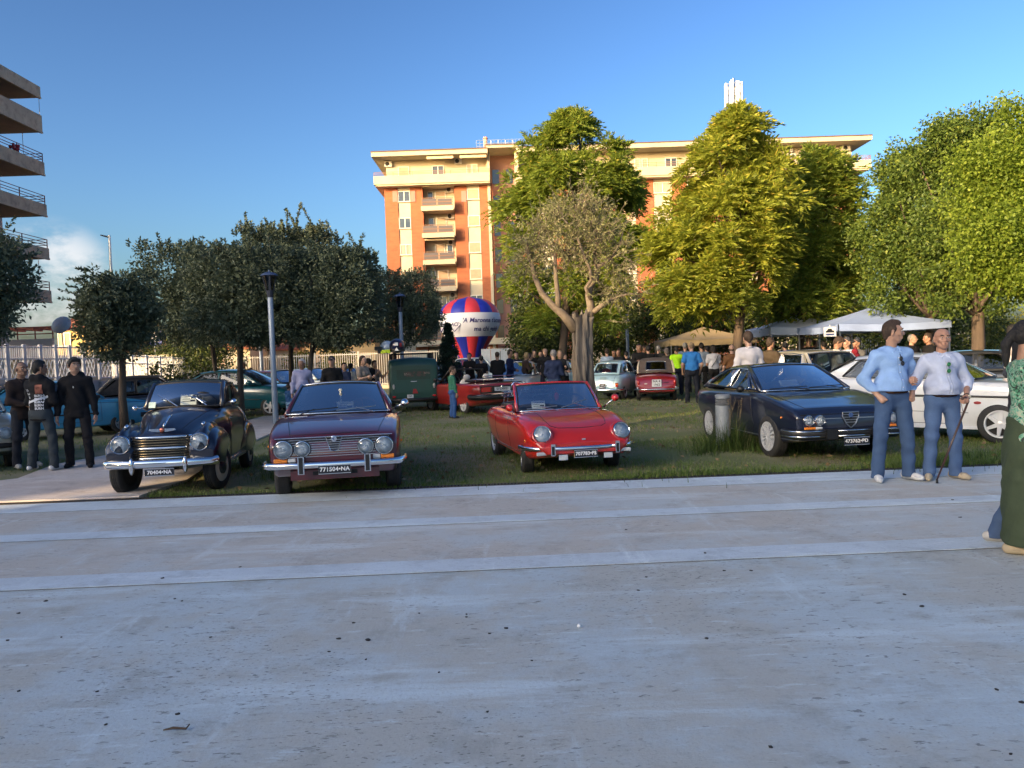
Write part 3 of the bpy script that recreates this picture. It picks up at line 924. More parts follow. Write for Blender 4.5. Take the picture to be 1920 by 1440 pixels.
t2 = thing('house', 'low white terrace house with red metal pergola behind the left fence', 'house', (at(55, 640, 60).x, 60, 0))
x0, x1 = at(-40, 640, 60).x - at(55, 640, 60).x, at(107, 640, 60).x - at(55, 640, 60).x
m = MB(); m.bbox(x0, x1, 0, 8, 0, 2.9)
m.build('wall', M_CREAM, t2)
m = MB(); m.bbox(x0, x1, -0.5, -0.35, 2.75, 4.2); m.bbox(x0, x1, -0.35, 0, 2.75, 2.9)
m.build('parapet', mat('pale_grey_render', (0.45, 0.43, 0.42), 0.85), t2)
m = MB()
for i in range(5):
	x = x0 + 0.3 + (x1 - x0 - 0.6) * i / 4
	m.cyl((x, 0, 2.9), (x, 0, 5.0), 0.05, n=5); m.bbox(x - 0.05, x + 0.05, -0.2, 3.2, 4.95, 5.07)
for y in (0, 1, 2, 3):
	m.bbox(x0, x1, y - 0.05, y + 0.05, 5.07, 5.18)
m.bbox(x0, x1, -0.42, -0.36, 4.55, 4.63)
m.build('pergola', mat('red_metal', (0.26, 0.05, 0.035), 0.6), t2)
dsh = thing('satellite_dish', 'round grey satellite dish beside the red pergola', 'satellite dish', at(112, 607, 59.4))
m = MB(); m.lathe([(0.0, 0.1), (0.3, 0.06), (0.55, -0.04), (0.75, -0.2), (0.74, -0.22), (0.5, -0.07), (0.0, 0.06)], 20, Matrix.Rotation(math.radians(65), 4, 'X'))
m.build('dish', mat('dish_grey', (0.36, 0.38, 0.42), 0.5), dsh)
zd = at(112, 607, 59.4).z
m = MB(); m.cyl((0, 0.15, 0), (0, 0.4, -zd + 2.9), 0.05, n=6); m.cyl((0, -0.1, 0.1), (0, -0.75, -0.3), 0.02, n=5)
m.build('mast', M_STEEL, dsh)
house('cream house with orange roof seen under the clipped trees', 405, 470, 690, 652, 78, 8, M_CREAM, 1.6, [(.2, 2.0, 1, 1.2, 'shut'), (.75, 2.0, 1, 1.2, 'glass')])
house('low cream house with red roof right of the first lamp post', 478, 560, 690, 655, 84, 8, M_PANEL, 1.3, [(.3, 1.6, 1, 1.2, 'glass'), (.7, 1.6, 1, 1.2, 'shut')])
house('long yellow house with broad roof behind the street fence', 575, 705, 690, 640, 80, 10, mat('ochre_render', (0.60, 0.42, 0.20), 0.85, col2=(0.5, 0.35, 0.17), vscale=0.7), 1.2,
	  [(.12, 1.6, 1.2, 1.4, 'shut'), (.34, 1.6, 1.2, 1.4, 'glass'), (.6, 1.5, 1.6, 2.4, 'curtain'), (.85, 1.6, 1.2, 1.4, 'shut')])
# ------------------------------------------------------------------ vegetation
M_BARK = mat('grey_brown_bark', (0.13, 0.095, 0.07), 0.95, col2=(0.07, 0.052, 0.04), vscale=5, detail=8, stretch=(1, 1, 0.25), bump=0.9, bscale=14)
M_BARKD = mat('dark_bark', (0.055, 0.045, 0.037), 0.95, col2=(0.09, 0.07, 0.055), vscale=6, stretch=(1, 1, 0.25), bump=0.8, bscale=14)
M_OLBARK = mat('olive_bark', (0.165, 0.145, 0.125), 0.95, col2=(0.045, 0.038, 0.033), vscale=3.5, detail=9, stretch=(1.6, 1.6, 0.22), bump=1.0, bscale=9, lo=0.38, hi=0.6)
M_LIMB = mat('pale_limb_bark', (0.22, 0.175, 0.125), 0.9, col2=(0.13, 0.10, 0.075), vscale=6, bump=0.6, bscale=20)
LM_OAK = leaf_mat('oak_leaves', (0.055, 0.076, 0.046), (0.14, 0.17, 0.10), (0.26, 0.28, 0.17), 0.22)
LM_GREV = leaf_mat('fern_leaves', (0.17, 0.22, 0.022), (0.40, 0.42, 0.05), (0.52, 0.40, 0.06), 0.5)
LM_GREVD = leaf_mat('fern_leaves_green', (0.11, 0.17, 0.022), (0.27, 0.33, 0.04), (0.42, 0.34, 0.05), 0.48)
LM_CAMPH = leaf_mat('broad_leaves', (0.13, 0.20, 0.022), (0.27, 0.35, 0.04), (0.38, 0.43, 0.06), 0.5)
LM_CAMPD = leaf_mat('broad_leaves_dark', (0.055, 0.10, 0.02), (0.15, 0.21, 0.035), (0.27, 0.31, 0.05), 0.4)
LM_OLIVE = leaf_mat('olive_leaves', (0.22, 0.225, 0.10), (0.34, 0.335, 0.15), (0.46, 0.43, 0.21), 0.35)
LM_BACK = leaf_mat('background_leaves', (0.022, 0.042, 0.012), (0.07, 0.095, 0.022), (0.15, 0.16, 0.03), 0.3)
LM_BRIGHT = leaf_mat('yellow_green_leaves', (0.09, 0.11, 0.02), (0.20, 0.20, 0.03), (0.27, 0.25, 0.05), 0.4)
LM_FIR = leaf_mat('fir_needles', (0.012, 0.03, 0.017), (0.03, 0.055, 0.03), None, 0.1)
LM_SHRUB = leaf_mat('shrub_leaves', (0.02, 0.04, 0.015), (0.06, 0.085, 0.03), (0.13, 0.07, 0.05), 0.25)
def unit(a):
	return a / np.maximum(np.linalg.norm(a, axis=-1, keepdims=True), 1e-9)
def rdirs(n, rng):
	return unit(rng.normal(size=(n, 3)))
def leaf_arrays(P, D, L, W, rng, curl=0.25):
	n = len(P)
	L = np.broadcast_to(np.asarray(L, float), (n,))[:, None]; W = np.broadcast_to(np.asarray(W, float), (n,))[:, None]
	S = unit(np.cross(D, rdirs(n, rng)))
	N = np.cross(S, D)
	mid = P + D * L * 0.45
	V = np.stack([P, mid + S * W + N * L * curl * 0.3, P + D * L, mid - S * W + N * L * curl * 0.3], 1)
	return V.reshape(-1, 3)
def quads_mesh(name, V, m):
	F = np.arange(len(V), dtype=np.int32).reshape(-1, 4)
	return np_mesh(name, V, F, m)
def crown_points(rng, n_cl, r, power=2.0, prof=None, shell=(0.55, 1.0), lump=0.15):
	d = rdirs(n_cl, rng)
	k = (np.abs(d) ** power).sum(1) ** (-1 / power)
	lumpv = 1 + lump * (np.sin(d[:, 0] * 4.3 + 1.1 * n_cl) * np.cos(d[:, 1] * 3.7) + np.sin(d[:, 2] * 5.1 + d[:, 0] * 3))
	s = rng.uniform(shell[0], shell[1], n_cl) * lumpv
	return d * (k * s)[:, None] * np.asarray(r)[None, :]
def lobed(rng, L, per, lr, flat=0.6):
	n = len(L) * per
	li = np.repeat(np.arange(len(L)), per)
	r_ = rng.uniform(lr[0], lr[1], len(L))[li][:, None]
	off = rdirs(n, rng) * (rng.random(n) ** 0.5)[:, None] * r_
	off[:, 2] *= flat
	return L[li] + off, li
def leafy(rng, C, cr, n_per, L, W, outward=0.6, droop=0.1, center=None, flat=1.0):
	n = len(C) * n_per
	ci = np.repeat(np.arange(len(C)), n_per)
	off = rdirs(n, rng) * (rng.random(n) ** 0.45)[:, None]
	crv = np.broadcast_to(np.asarray(cr, float), (len(C),))[ci][:, None]
	off[:, 2] *= flat
	P = C[ci] + off * crv
	out = unit(off + 0.3 * unit(C[ci] - (center if center is not None else C.mean(0))))
	D = unit(out * outward + rdirs(n, rng) * (1 - outward * 0.5) + np.array([0, 0, -droop]))
	Ls = L * rng.uniform(0.65, 1.3, n); Ws = W * rng.uniform(0.7, 1.25, n)
	return leaf_arrays(P, D, Ls, Ws, rng)
def frond_leaves(rng, P, D, L, nl, lw, droop=0.35):
	n = len(P)
	S = unit(np.cross(D, np.array([0, 0, 1.0]) + 0.2 * rng.normal(size=(n, 3))))
	U = np.cross(S, D)
	out = []
	Lv = np.broadcast_to(np.asarray(L, float), (n,))[:, None]
	for i in range(nl):
		t = (i + 0.6) / nl
		base = P + D * Lv * t + np.array([0, 0, -1.0]) * Lv * droop * t * t
		ax = unit(D * 0.75 + np.array([0, 0, -droop * 1.2 * t]))
		ll = Lv[:, 0] * (0.62 - 0.34 * abs(t - 0.35)) * rng.uniform(0.8, 1.2, n)
		for s in (-1, 1):
			d = unit(ax * 0.85 + S * s * 0.75 + U * rng.uniform(-0.25, 0.25, (n, 1)))
			out.append(leaf_arrays(base, d, ll, lw, rng, 0.1))
	out.append(leaf_arrays(P + D * Lv * 0.95 + np.array([0, 0, -1.0]) * Lv * droop * 0.9, unit(D + np.array([0, 0, -droop])), Lv[:, 0] * 0.4, lw, rng, 0.1))
	return np.concatenate(out)
def bent(p0, p1, rng, k=5, amp=0.08):
	p0 = Vector(p0); p1 = Vector(p1)
	ln = (p1 - p0).length
	pts = [p0]
	for i in range(1, k):
		t = i / k
		pts.append(p0.lerp(p1, t) + Vector((rng.normal() * amp, rng.normal() * amp, rng.normal() * amp * 0.5)) * ln * (0.6 if i < k else 0))
	pts.append(p1)
	return pts
def trunk_mesh(mb, pts, r, n=10, rough=0.12, seed=0):
	rng = np.random.default_rng(seed)
	o = len(mb.v)
	mb.tube(pts, r, n)
	for i in range(o, len(mb.v)):
		v = mb.v[i]
		mb.v[i] = (v[0] + rng.normal() * rough * 0.1, v[1] + rng.normal() * rough * 0.1, v[2])
def tree_thing(name, label, base, group, cat='tree'):
	return thing(name, label, cat, (base[0], base[1], 0), 0, group)
# --- clipped evergreen oaks, block-shaped crowns
def clipped_oak(label, px, Y, pxl, pxr, ytop, ybot, seed, shoots=0, n_cl=420, trunk_r=0.075, depth=None, fork=False):
	rng = np.random.default_rng(seed)
	base = at(px, 700, Y)
	xl, xr = at(pxl, 560, Y).x, at(pxr, 560, Y).x
	zt, zb = at((pxl + pxr) / 2, ytop, Y).z, at((pxl + pxr) / 2, ybot, Y).z
	t = tree_thing('clipped_oak_tree', label, base, 'clipped oak trees in the lawn')
	cx, cz = (xl + xr) / 2 - base.x, (zt + zb) / 2
	r = np.array([(xr - xl) / 2, (depth or (xr - xl)) / 2, (zt - zb) / 2])
	C = crown_points(rng, n_cl, r * 1.02, 6.0, shell=(0.74, 1.0), lump=0.05)
	Ci = crown_points(rng, n_cl // 4, r * 0.75, 3.0, shell=(0.2, 0.9))
	off = np.array([cx, 0, cz])
	V = [leafy(rng, C + off, 0.22, 46, 0.10, 0.027, 0.7, 0.0, off), leafy(rng, Ci + off, 0.4, 30, 0.16, 0.06, 0.5, 0.0, off)]
	ns = 40 + shoots * 12
	sx = rng.uniform(-0.95, 0.95, ns) * r[0] + cx
	sy = rng.uniform(-0.9, 0.9, ns) * r[1]
	hh = rng.uniform(0.12, 0.34, ns)
	if shoots:
		hh[:shoots] = rng.uniform(0.45, 0.95, shoots)
		sx[:shoots] = cx + rng.uniform(-0.8, 0.8, shoots) * r[0]
	br = MB()
	for i in range(ns):
		k = max(4, int(hh[i] / 0.035))
		tt = np.linspace(0, 1, k)
		lean = rng.normal(size=2) * 0.16
		pts = np.stack([sx[i] + lean[0] * tt * hh[i] * 2, sy[i] + lean[1] * tt * hh[i] * 2, zt - 0.15 + tt * hh[i]], 1)
		P = np.repeat(pts, 4, 0)
		D = unit(rdirs(len(P), rng) * 0.8 + np.array([0, 0, 0.6]))
		V.append(leaf_arrays(P, D, 0.10, 0.025, rng))
		if hh[i] > 0.3:
			br.tube([tuple(p) for p in pts[::max(1, k // 4)]], 0.006, 4)
	link('crown', quads_mesh('crown', np.concatenate(V), LM_OAK), t)
	tb = MB()
	trunk_mesh(tb, [(0, 0, -0.05), (0.02, 0, zb * 0.5), (cx * 0.2, 0, zb), (cx * 0.6, 0, cz)], [trunk_r * 1.25, trunk_r, trunk_r * 0.95, trunk_r * 0.6], 9, seed=seed)
	if fork:
		trunk_mesh(tb, [(0, 0, zb * 0.75), (0.18, 0, zb + 0.0), (0.38, 0.05, zb + 0.3)], [trunk_r * 0.8, trunk_r * 0.7, trunk_r * 0.5], 8, seed=seed + 1)
	for i in range(7):
		a = rng.uniform(0, 6.28)
		tb.tube(bent((cx * 0.2, 0, zb), (cx + math.cos(a) * r[0] * 0.7, math.sin(a) * r[1] * 0.7, cz + rng.uniform(-0.3, 0.8) * r[2]), rng, 4, 0.06), [trunk_r * 0.5, trunk_r * 0.4, trunk_r * 0.3, trunk_r * 0.22, trunk_r * 0.12], 5)
	tb.build('trunk', M_BARKD, t, True)
	if br.v:
		br.build('shoot', M_BARKD, t)
	return t
clipped_oak('clipped oak at the left end of the block, behind the dark small car', 404, 24.5, 287, 455, 466, 632, 1, 0, 460, depth=4.0)
clipped_oak('clipped oak on a straight trunk before the teal hatchback', 449, 21.9, 366, 562, 474, 640, 2, 4, 520, depth=2.6)
clipped_oak('tall clipped oak with a forked trunk between the lamp posts', 545, 26.5, 462, 640, 440, 634, 3, 16, 560, depth=3.6, fork=True)
clipped_oak('broad clipped oak on a dark trunk left of the green van', 577, 22.3, 552, 704, 478, 642, 4, 9, 460, depth=2.4)
clipped_oak('low clipped oak right of the group, behind the second lamp post', 738, 31.0, 690, 820, 514, 640, 5, 0, 440, depth=3.2)
# --- small loose oak at the left with trailing twigs
rng = np.random.default_rng(20)
base = gp(228, 762)
base = Vector((at(228, 700, 19.0).x, 19.0, 0))
t = tree_thing('small_oak_tree', 'small loose oak with a bare grey trunk in front of the white fence', base, None)
zt, zb = at(228, 505, 19).z, at(228, 668, 19).z
cz = (zt + zb) / 2
C = crown_points(rng, 330, np.array([0.88, 0.85, (zt - zb) / 2]), 2.4, shell=(0.5, 1.0), lump=0.10) + np.array([-0.02, 0, cz])
V = [leafy(rng, C, 0.2, 42, 0.105, 0.028, 0.6, 0.0)]
br = MB()
for i in range(34):
	a = rng.uniform(0, 6.28)
	z0 = rng.uniform(cz - 0.2, zt)
	ln = rng.uniform(0.25, 0.5)
	if i < 8:
		a = PI + rng.uniform(-0.5, 0.5); ln = rng.uniform(0.55, 0.95); z0 = rng.uniform(cz, zt - 0.2)
	p0 = np.array([math.cos(a) * 0.6, math.sin(a) * 0.6, z0]); d = unit(np.array([math.cos(a), math.sin(a), rng.uniform(-0.1, 0.9)]))
	tt = np.linspace(0, 1, 14)[:, None]
	pts = p0 + d * tt * ln + np.array([0, 0, -0.25]) * tt ** 2 * ln
	P = np.repeat(pts, 3, 0)
	V.append(leaf_arrays(P, unit(rdirs(len(P), rng) * 0.7 + d * 0.7), 0.095, 0.024, rng))
	br.tube([tuple(p) for p in pts[::4]], 0.006, 4)
link('crown', quads_mesh('crown', np.concatenate(V), LM_OAK), t)
tb = MB(); trunk_mesh(tb, [(0.02, 0, -0.05), (-0.01, 0, 0.9), (0.02, 0, zb), (0, 0, cz)], [0.10, 0.085, 0.08, 0.04], 9)
for i in range(8):
	a = rng.uniform(0, 6.28)
	tb.tube(bent((0, 0, zb), (math.cos(a) * 0.6, math.sin(a) * 0.6, cz + rng.uniform(0, 0.8)), rng, 4), [0.04, 0.03, 0.025, 0.02, 0.01], 5)
tb.build('trunk', M_BARK, t, True); br.build('twig', M_BARKD, t)
# --- large tree cut by the left edge
rng = np.random.default_rng(21)
base = Vector((at(-75, 700, 15).x, 15.0, 0))
t = tree_thing('oak_tree', 'large dark oak cut off by the left edge of the picture', base, None)
c0 = np.array([0.0, 0, (at(-60, 410, 15).z + at(-60, 645, 15).z) / 2])
rz = (at(-60, 410, 15).z - at(-60, 645, 15).z) / 2
C = crown_points(rng, 420, np.array([1.25, 1.3, rz]), 2.6, shell=(0.45, 1.0), lump=0.12) + c0
V = [leafy(rng, C, 0.24, 46, 0.10, 0.027, 0.6, 0.05)]
for i in range(70):
	d = unit(np.array([rng.normal(), rng.normal(), rng.uniform(-0.2, 0.8)]))
	p0 = c0 + d * np.array([1.15, 1.2, rz])
	pts = p0 + d * np.linspace(0, rng.uniform(0.15, 0.5), 9)[:, None]
	P = np.repeat(pts, 3, 0)
	V.append(leaf_arrays(P, unit(rdirs(len(P), rng) * 0.7 + d * 0.6), 0.09, 0.023, rng))
link('crown', quads_mesh('crown', np.concatenate(V), LM_OAK), t)
tb = MB(); trunk_mesh(tb, [(0, 0, -0.05), (0.03, 0, 1.2), (0, 0, 2.2), (0, 0, 3.2)], [0.16, 0.13, 0.12, 0.05], 10)
tb.build('trunk', M_BARKD, t, True)
# --- tall silk-oaks with feathery leaves; outline given by (py, half-width px left, right)
def silk_oak(label, pxc, Y, prof, seed, m, n_cl, trunk_px, trunk_r, zfork, tone2=None, fr_len=0.42):
	rng = np.random.default_rng(seed)
	base = Vector((at(trunk_px, 690, Y).x, Y, 0))
	t = tree_thing('silk_oak_tree', label, base, 'tall feathery trees in front of the apartment block')
	ys = [p[0] for p in prof]
	zs = np.array([at(pxc, y, Y).z for y in ys]); xl = np.array([at(p[1], p[0], Y).x for p in prof]) - base.x; xr = np.array([at(p[2], p[0], Y).x for p in prof]) - base.x
	o = np.argsort(zs); zs, xl, xr = zs[o], xl[o], xr[o]
	nl = int(n_cl / 5.4)
	hz = rng.uniform(0, 1, nl * 4)
	z = zs[0] + (zs[-1] - zs[0]) * hz
	L, R = np.interp(z, zs, xl), np.interp(z, zs, xr)
	keep = rng.random(len(z)) < (R - L) / (R - L).max() * 0.9 + 0.1
	z, L, R = z[keep][:nl], L[keep][:nl], R[keep][:nl]
	a = rng.uniform(0, 2 * PI, len(z)); s = rng.uniform(0.35, 1.0, len(z)) ** 0.5
	z = np.clip(z, zs[0] + 0.35, zs[-1] - rng.uniform(0.55, 0.9, len(z)))
	cx = (L + R) / 2; hw = np.maximum(0.1, (R - L) / 2 - 0.38)
	hw = hw * rng.uniform(0.80, 1.06, len(z))
	LC = np.stack([cx + np.cos(a) * hw * s, np.sin(a) * hw * 0.8 * s, z], 1)
	C, li = lobed(rng, LC, 5, (0.3, 0.8), 0.6)
	cx = cx[li]
	C[:, 2] -= 0.16 * np.abs(C[:, 0] - cx)
	tocen = np.stack([cx, cx * 0, C[:, 2] - 0.8], 1)
	outd = unit(C - tocen)
	nf = 27
	ci = np.repeat(np.arange(len(C)), nf)
	n = len(ci)
	crad = rng.uniform(0.28, 0.5, len(C))[ci][:, None]
	d = unit(rdirs(n, rng) + 0.75 * outd[ci] + np.array([0, 0, 0.25]))
	P = C[ci] + d * crad * rng.uniform(0.1, 0.9, (n, 1))
	V = frond_leaves(rng, P, d, fr_len * rng.uniform(0.7, 1.25, n), 4, 0.026, 0.4)
	Ci = C[rng.random(len(C)) < 0.35] * np.array([0.6, 0.6, 1]) + np.array([0.0, 0, -0.1])
	V2 = leafy(rng, Ci, 0.55, 22, 0.24, 0.055, 0.4, 0.2)
	me = quads_mesh('crown', np.concatenate([V, V2]), m)
	link('crown', me, t)
	tb = MB()
	top = (float(np.interp(zs[-1] * 0.85, zs, (xl + xr) / 2)), 0, float(zs[-1] * 0.88))
	trunk_mesh(tb, bent((0, 0, -0.1), top, rng, 6, 0.012), [trunk_r * 1.15, trunk_r, trunk_r * 0.9, trunk_r * 0.7, trunk_r * 0.5, trunk_r * 0.3, trunk_r * 0.12], 10, seed=seed)
	tb.build('trunk', M_BARK, t, True)
	lb_ = MB()
	sel = rng.choice(len(C), 46, replace=False)
	for i in sel:
		zz = max(zfork, C[i][2] - rng.uniform(0.8, 2.0))
		fx = float(np.interp(zz, [0, top[2]], [0, top[0]]))
		lb_.tube(bent((fx, 0, zz), tuple(C[i]), rng, 4, 0.06), [0.06, 0.045, 0.035, 0.025, 0.012], 5)
	lb_.build('limb', M_BARK, t, True)
	return t
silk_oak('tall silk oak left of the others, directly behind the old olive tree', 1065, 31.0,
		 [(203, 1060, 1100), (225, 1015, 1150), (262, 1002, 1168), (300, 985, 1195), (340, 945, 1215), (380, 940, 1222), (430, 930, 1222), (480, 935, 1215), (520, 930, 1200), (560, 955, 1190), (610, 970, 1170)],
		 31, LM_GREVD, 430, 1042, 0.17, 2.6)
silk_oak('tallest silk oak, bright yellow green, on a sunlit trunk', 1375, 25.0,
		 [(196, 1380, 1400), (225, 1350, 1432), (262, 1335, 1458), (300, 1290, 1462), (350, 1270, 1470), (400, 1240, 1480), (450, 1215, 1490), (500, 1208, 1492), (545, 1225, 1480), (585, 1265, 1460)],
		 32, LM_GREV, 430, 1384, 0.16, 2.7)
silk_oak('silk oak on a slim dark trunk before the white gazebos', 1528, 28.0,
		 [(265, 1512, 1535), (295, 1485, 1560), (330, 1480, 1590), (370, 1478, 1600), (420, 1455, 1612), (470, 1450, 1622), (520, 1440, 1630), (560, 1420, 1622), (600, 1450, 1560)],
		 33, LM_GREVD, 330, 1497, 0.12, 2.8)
# --- broad-leaved trees on the right
def broad_tree(label, px, Y, lobes, seed, m, n_cl, trunk_r, per=46, leaf=0.13, group='broad leaved trees on the right'):
	rng = np.random.default_rng(seed)
	base = Vector((at(px, 690, Y).x, Y, 0))
	t = tree_thing('broad_leaved_tree', label, base, group)
	V = []; tips = []
	for (cx, cy, rx, ry, w_) in lobes:
		c = at(cx, cy, Y)
		rr = np.array([rx, (rx + ry) * 0.5, ry]) * Y / FPX
		n = int(n_cl * w_)
		nl = max(8, n // 9)
		LC = crown_points(rng, nl, rr, 2.1, shell=(0.55, 1.0), lump=0.16) + np.array([c.x - base.x, rng.uniform(-0.4, 0.4), c.z])
		C, li = lobed(rng, LC, 9, (0.3, 0.62), 0.7); n = len(C)
		V.append(leafy(rng, C, rng.uniform(0.24, 0.44, n), per, leaf, leaf * 0.3, 0.6, 0.25))
		tips += [C[k] for k in rng.choice(n, min(10, n), replace=False)]
	link('crown', quads_mesh('crown', np.concatenate(V), m), t)
	tb = MB(); zf = 2.3
	trunk_mesh(tb, bent((0, 0, -0.1), (0.05, 0, zf + 0.8), rng, 4, 0.01), [trunk_r * 1.2, trunk_r, trunk_r, trunk_r * 0.9, trunk_r * 0.6], 11, seed=seed)
	tb.build('trunk', M_BARK, t, True)
	lb_ = MB()
	for p in tips:
		lb_.tube(bent((0, 0, zf), tuple(p), rng, 5, 0.05), [trunk_r * 0.45, trunk_r * 0.36, trunk_r * 0.28, trunk_r * 0.2, trunk_r * 0.12, 0.012], 5)
	lb_.build('limb', M_BARK, t, True)
	return t
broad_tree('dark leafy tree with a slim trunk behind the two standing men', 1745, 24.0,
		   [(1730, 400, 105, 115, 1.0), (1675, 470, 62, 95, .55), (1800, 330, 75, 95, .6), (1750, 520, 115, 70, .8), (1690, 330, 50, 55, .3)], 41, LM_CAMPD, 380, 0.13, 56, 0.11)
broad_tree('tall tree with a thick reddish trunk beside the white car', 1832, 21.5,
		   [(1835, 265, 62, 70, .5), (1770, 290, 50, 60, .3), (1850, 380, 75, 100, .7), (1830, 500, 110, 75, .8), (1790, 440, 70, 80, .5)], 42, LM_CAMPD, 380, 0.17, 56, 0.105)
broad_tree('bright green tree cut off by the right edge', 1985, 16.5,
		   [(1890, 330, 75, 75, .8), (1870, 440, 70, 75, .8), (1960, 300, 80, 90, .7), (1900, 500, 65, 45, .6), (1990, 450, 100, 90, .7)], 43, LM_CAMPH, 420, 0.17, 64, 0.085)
# --- the old olive: gnarled stump, three limbs, thin grey crown
OY = 16.0
rng = np.random.default_rng(50)
ob = Vector((at(1098, 740, OY).x, OY, 0))
t = tree_thing('olive_tree', 'old olive with a massive gnarled trunk and thin grey crown', ob, None)
def ol(px, py, dy=0.0):
	p = at(px, py, OY)
	return Vector((p.x - ob.x, dy, p.z))
from mathutils import noise
NZ, NA = 80, 72
ztop = ol(1097, 592).z
zsl = np.linspace(-0.06, ztop, NZ)
V = []
for i, z in enumerate(zsl):
	f = max(0, z) / ztop
	py = 800 - f * 208
	rl = np.interp(f, [0, .12, .3, .55, .75, .9, 1], [0.36, 0.27, 0.225, 0.205, 0.19, 0.185, 0.185])
	cxx = np.interp(f, [0, .3, .6, .8, 1], [0.0, -0.05, -0.04, -0.04, 0.0])
	for j in range(NA):
		a = 2 * PI * j / NA
		tw = a + 0.9 * f
		rid = 0.17 * math.sin(3 * tw + 0.6) + 0.12 * math.sin(7 * tw + 2 * math.sin(f * 5)) + 0.08 * math.sin(13 * tw + 4 * f) + 0.05 * math.sin(9 * f * PI + 5 * a)
		q = Vector((math.cos(tw) * 2.2, math.sin(tw) * 2.2, z * 0.9))
		r_ = rl * (1 + rid * 0.8 + 0.22 * noise.noise(q) - 0.16 * max(0, noise.noise(q * 2.7 + Vector((7, 3, 1)))) + 0.10 * noise.noise(Vector((q.x * 3.5, q.y * 3.5, z * 2.2))))
		zz = z + (0.10 * math.sin(4 * a + 1) + 0.06 * math.sin(9 * a) if i == NZ - 1 else 0)
		V.append((cxx + r_ * math.cos(a), r_ * math.sin(a) * 0.85, zz))
F = []
for i in range(NZ - 1):
	for j in range(NA):
		F.append((i * NA + j, i * NA + (j + 1) % NA, (i + 1) * NA + (j + 1) % NA, (i + 1) * NA + j))
V.append((0, 0, ztop - 0.12)); k = len(V) - 1
for j in range(NA):
	F.append(((NZ - 1) * NA + j, (NZ - 1) * NA + (j + 1) % NA, k))
mb = MB(); mb.add(V, F)
mb.build('trunk', M_OLBARK, t, True, 60)
LIMBS = [([(1080, 618), (1056, 590), (1034, 571), (1015, 548), (1003, 520), (997, 495), (990, 470), (985, 445)], [.13, .09, .075, .066, .058, .05, .04, .022], 0.0),
		 ([(1046, 578), (1046, 555), (1043, 530), (1041, 505), (1040, 470), (1046, 440)], [.07, .055, .05, .045, .035, .02], -0.05),
		 ([(1103, 600), (1108, 575), (1104, 552), (1108, 535), (1118, 520), (1122, 500), (1117, 480), (1122, 450), (1120, 420)], [.10, .085, .075, .075, .085, .065, .05, .035, .02], 0.08),
		 ([(1108, 560), (1098, 540), (1108, 525), (1104, 505), (1092, 480), (1080, 450)], [.05, .045, .04, .035, .03, .02], -0.12),
		 ([(1112, 585), (1130, 572), (1145, 562), (1160, 556), (1178, 552), (1195, 556)], [.06, .05, .04, .03, .02, .012], -0.1),
		 ([(1120, 500), (1136, 492), (1152, 478), (1165, 455), (1172, 430)], [.05, .04, .03, .022, .012], 0.15)]
for pts, rr, dy in LIMBS:
	m = MB(); m.tube([ol(p[0], p[1], dy * i / 2) for i, p in enumerate(pts)], rr, 8)
	m.build('limb', M_LIMB, t, True)
tw = MB(); LV = []
LOB = [(1010, 470, 58, 50, 120), (1060, 430, 75, 60, 170), (1110, 440, 65, 55, 140), (1140, 475, 50, 55, 100), (1070, 490, 55, 35, 80), (1160, 545, 52, 30, 80), (985, 500, 35, 35, 50), (1090, 395, 80, 40, 60)]
for (cx, cy, rx, ry, n) in LOB:
	c = np.array(ol(cx, cy)); sx, sz = rx * OY / FPX, ry * OY / FPX
	for i in range(n):
		d = rdirs(1, rng)[0]
		p = c + d * np.array([sx, sx * 0.8, sz]) * rng.uniform(0.2, 0.95)
		q = unit(d * 0.6 + np.array([0, 0, 0.35]) + rng.normal(size=3) * 0.55) * rng.uniform(0.2, 0.55)
		bend = rng.normal(size=3) * 0.06
		pts = [p, p + q * 0.5 + bend, p + q]
		tw.tube([tuple(x) for x in pts], [0.006, 0.0045, 0.002], 3, caps=False)
		k = 13
		tt = rng.uniform(0.05, 1, k)[:, None]
		P = p + q * tt + bend * (1 - abs(tt - 0.5) * 2)
		LV.append(leaf_arrays(P, unit(rdirs(k, rng) * 0.8 + unit(q) * 0.6), 0.075, 0.011, rng))
for (p0, p1) in [((1075, 420), (1020, 345)), ((1090, 410), (1096, 338)), ((1100, 415), (1150, 350)), ((1110, 400), (1128, 345)), ((1050, 440), (955, 400)), ((1150, 430), (1190, 410)), ((1165, 550), (1222, 562)), ((1190, 555), (1206, 590)),
				 ((1185, 560), (1180, 605)), ((1000, 505), (955, 522)), ((1010, 560), (962, 530)), ((1060, 430), (1035, 360)), ((1120, 420), (1160, 380)), ((1095, 400), (1110, 345)), ((1140, 600), (1172, 605)), ((1150, 470), (1200, 470)), ((1170, 480), (1195, 500)), ((1080, 400), (1062, 350))]:
	a, b = np.array(ol(*p0)), np.array(ol(*p1)); a[1] = rng.normal() * 0.2; b[1] = rng.normal() * 0.5
	pts = bent(a, b, rng, 5, 0.05)
	tw.tube(pts, [0.012, 0.010, 0.008, 0.007, 0.005, 0.003], 4, caps=False)
	P = np.array([list(Vector(pts[int(f)]).lerp(pts[int(f) + 1], f % 1)) for f in rng.uniform(0.5, 4.99, 26)])
	LV.append(leaf_arrays(P, unit(rdirs(len(P), rng)), 0.06, 0.009, rng))
tw.build('twig', M_LIMB, t)
link('crown', quads_mesh('crown', np.concatenate(LV), LM_OLIVE), t)
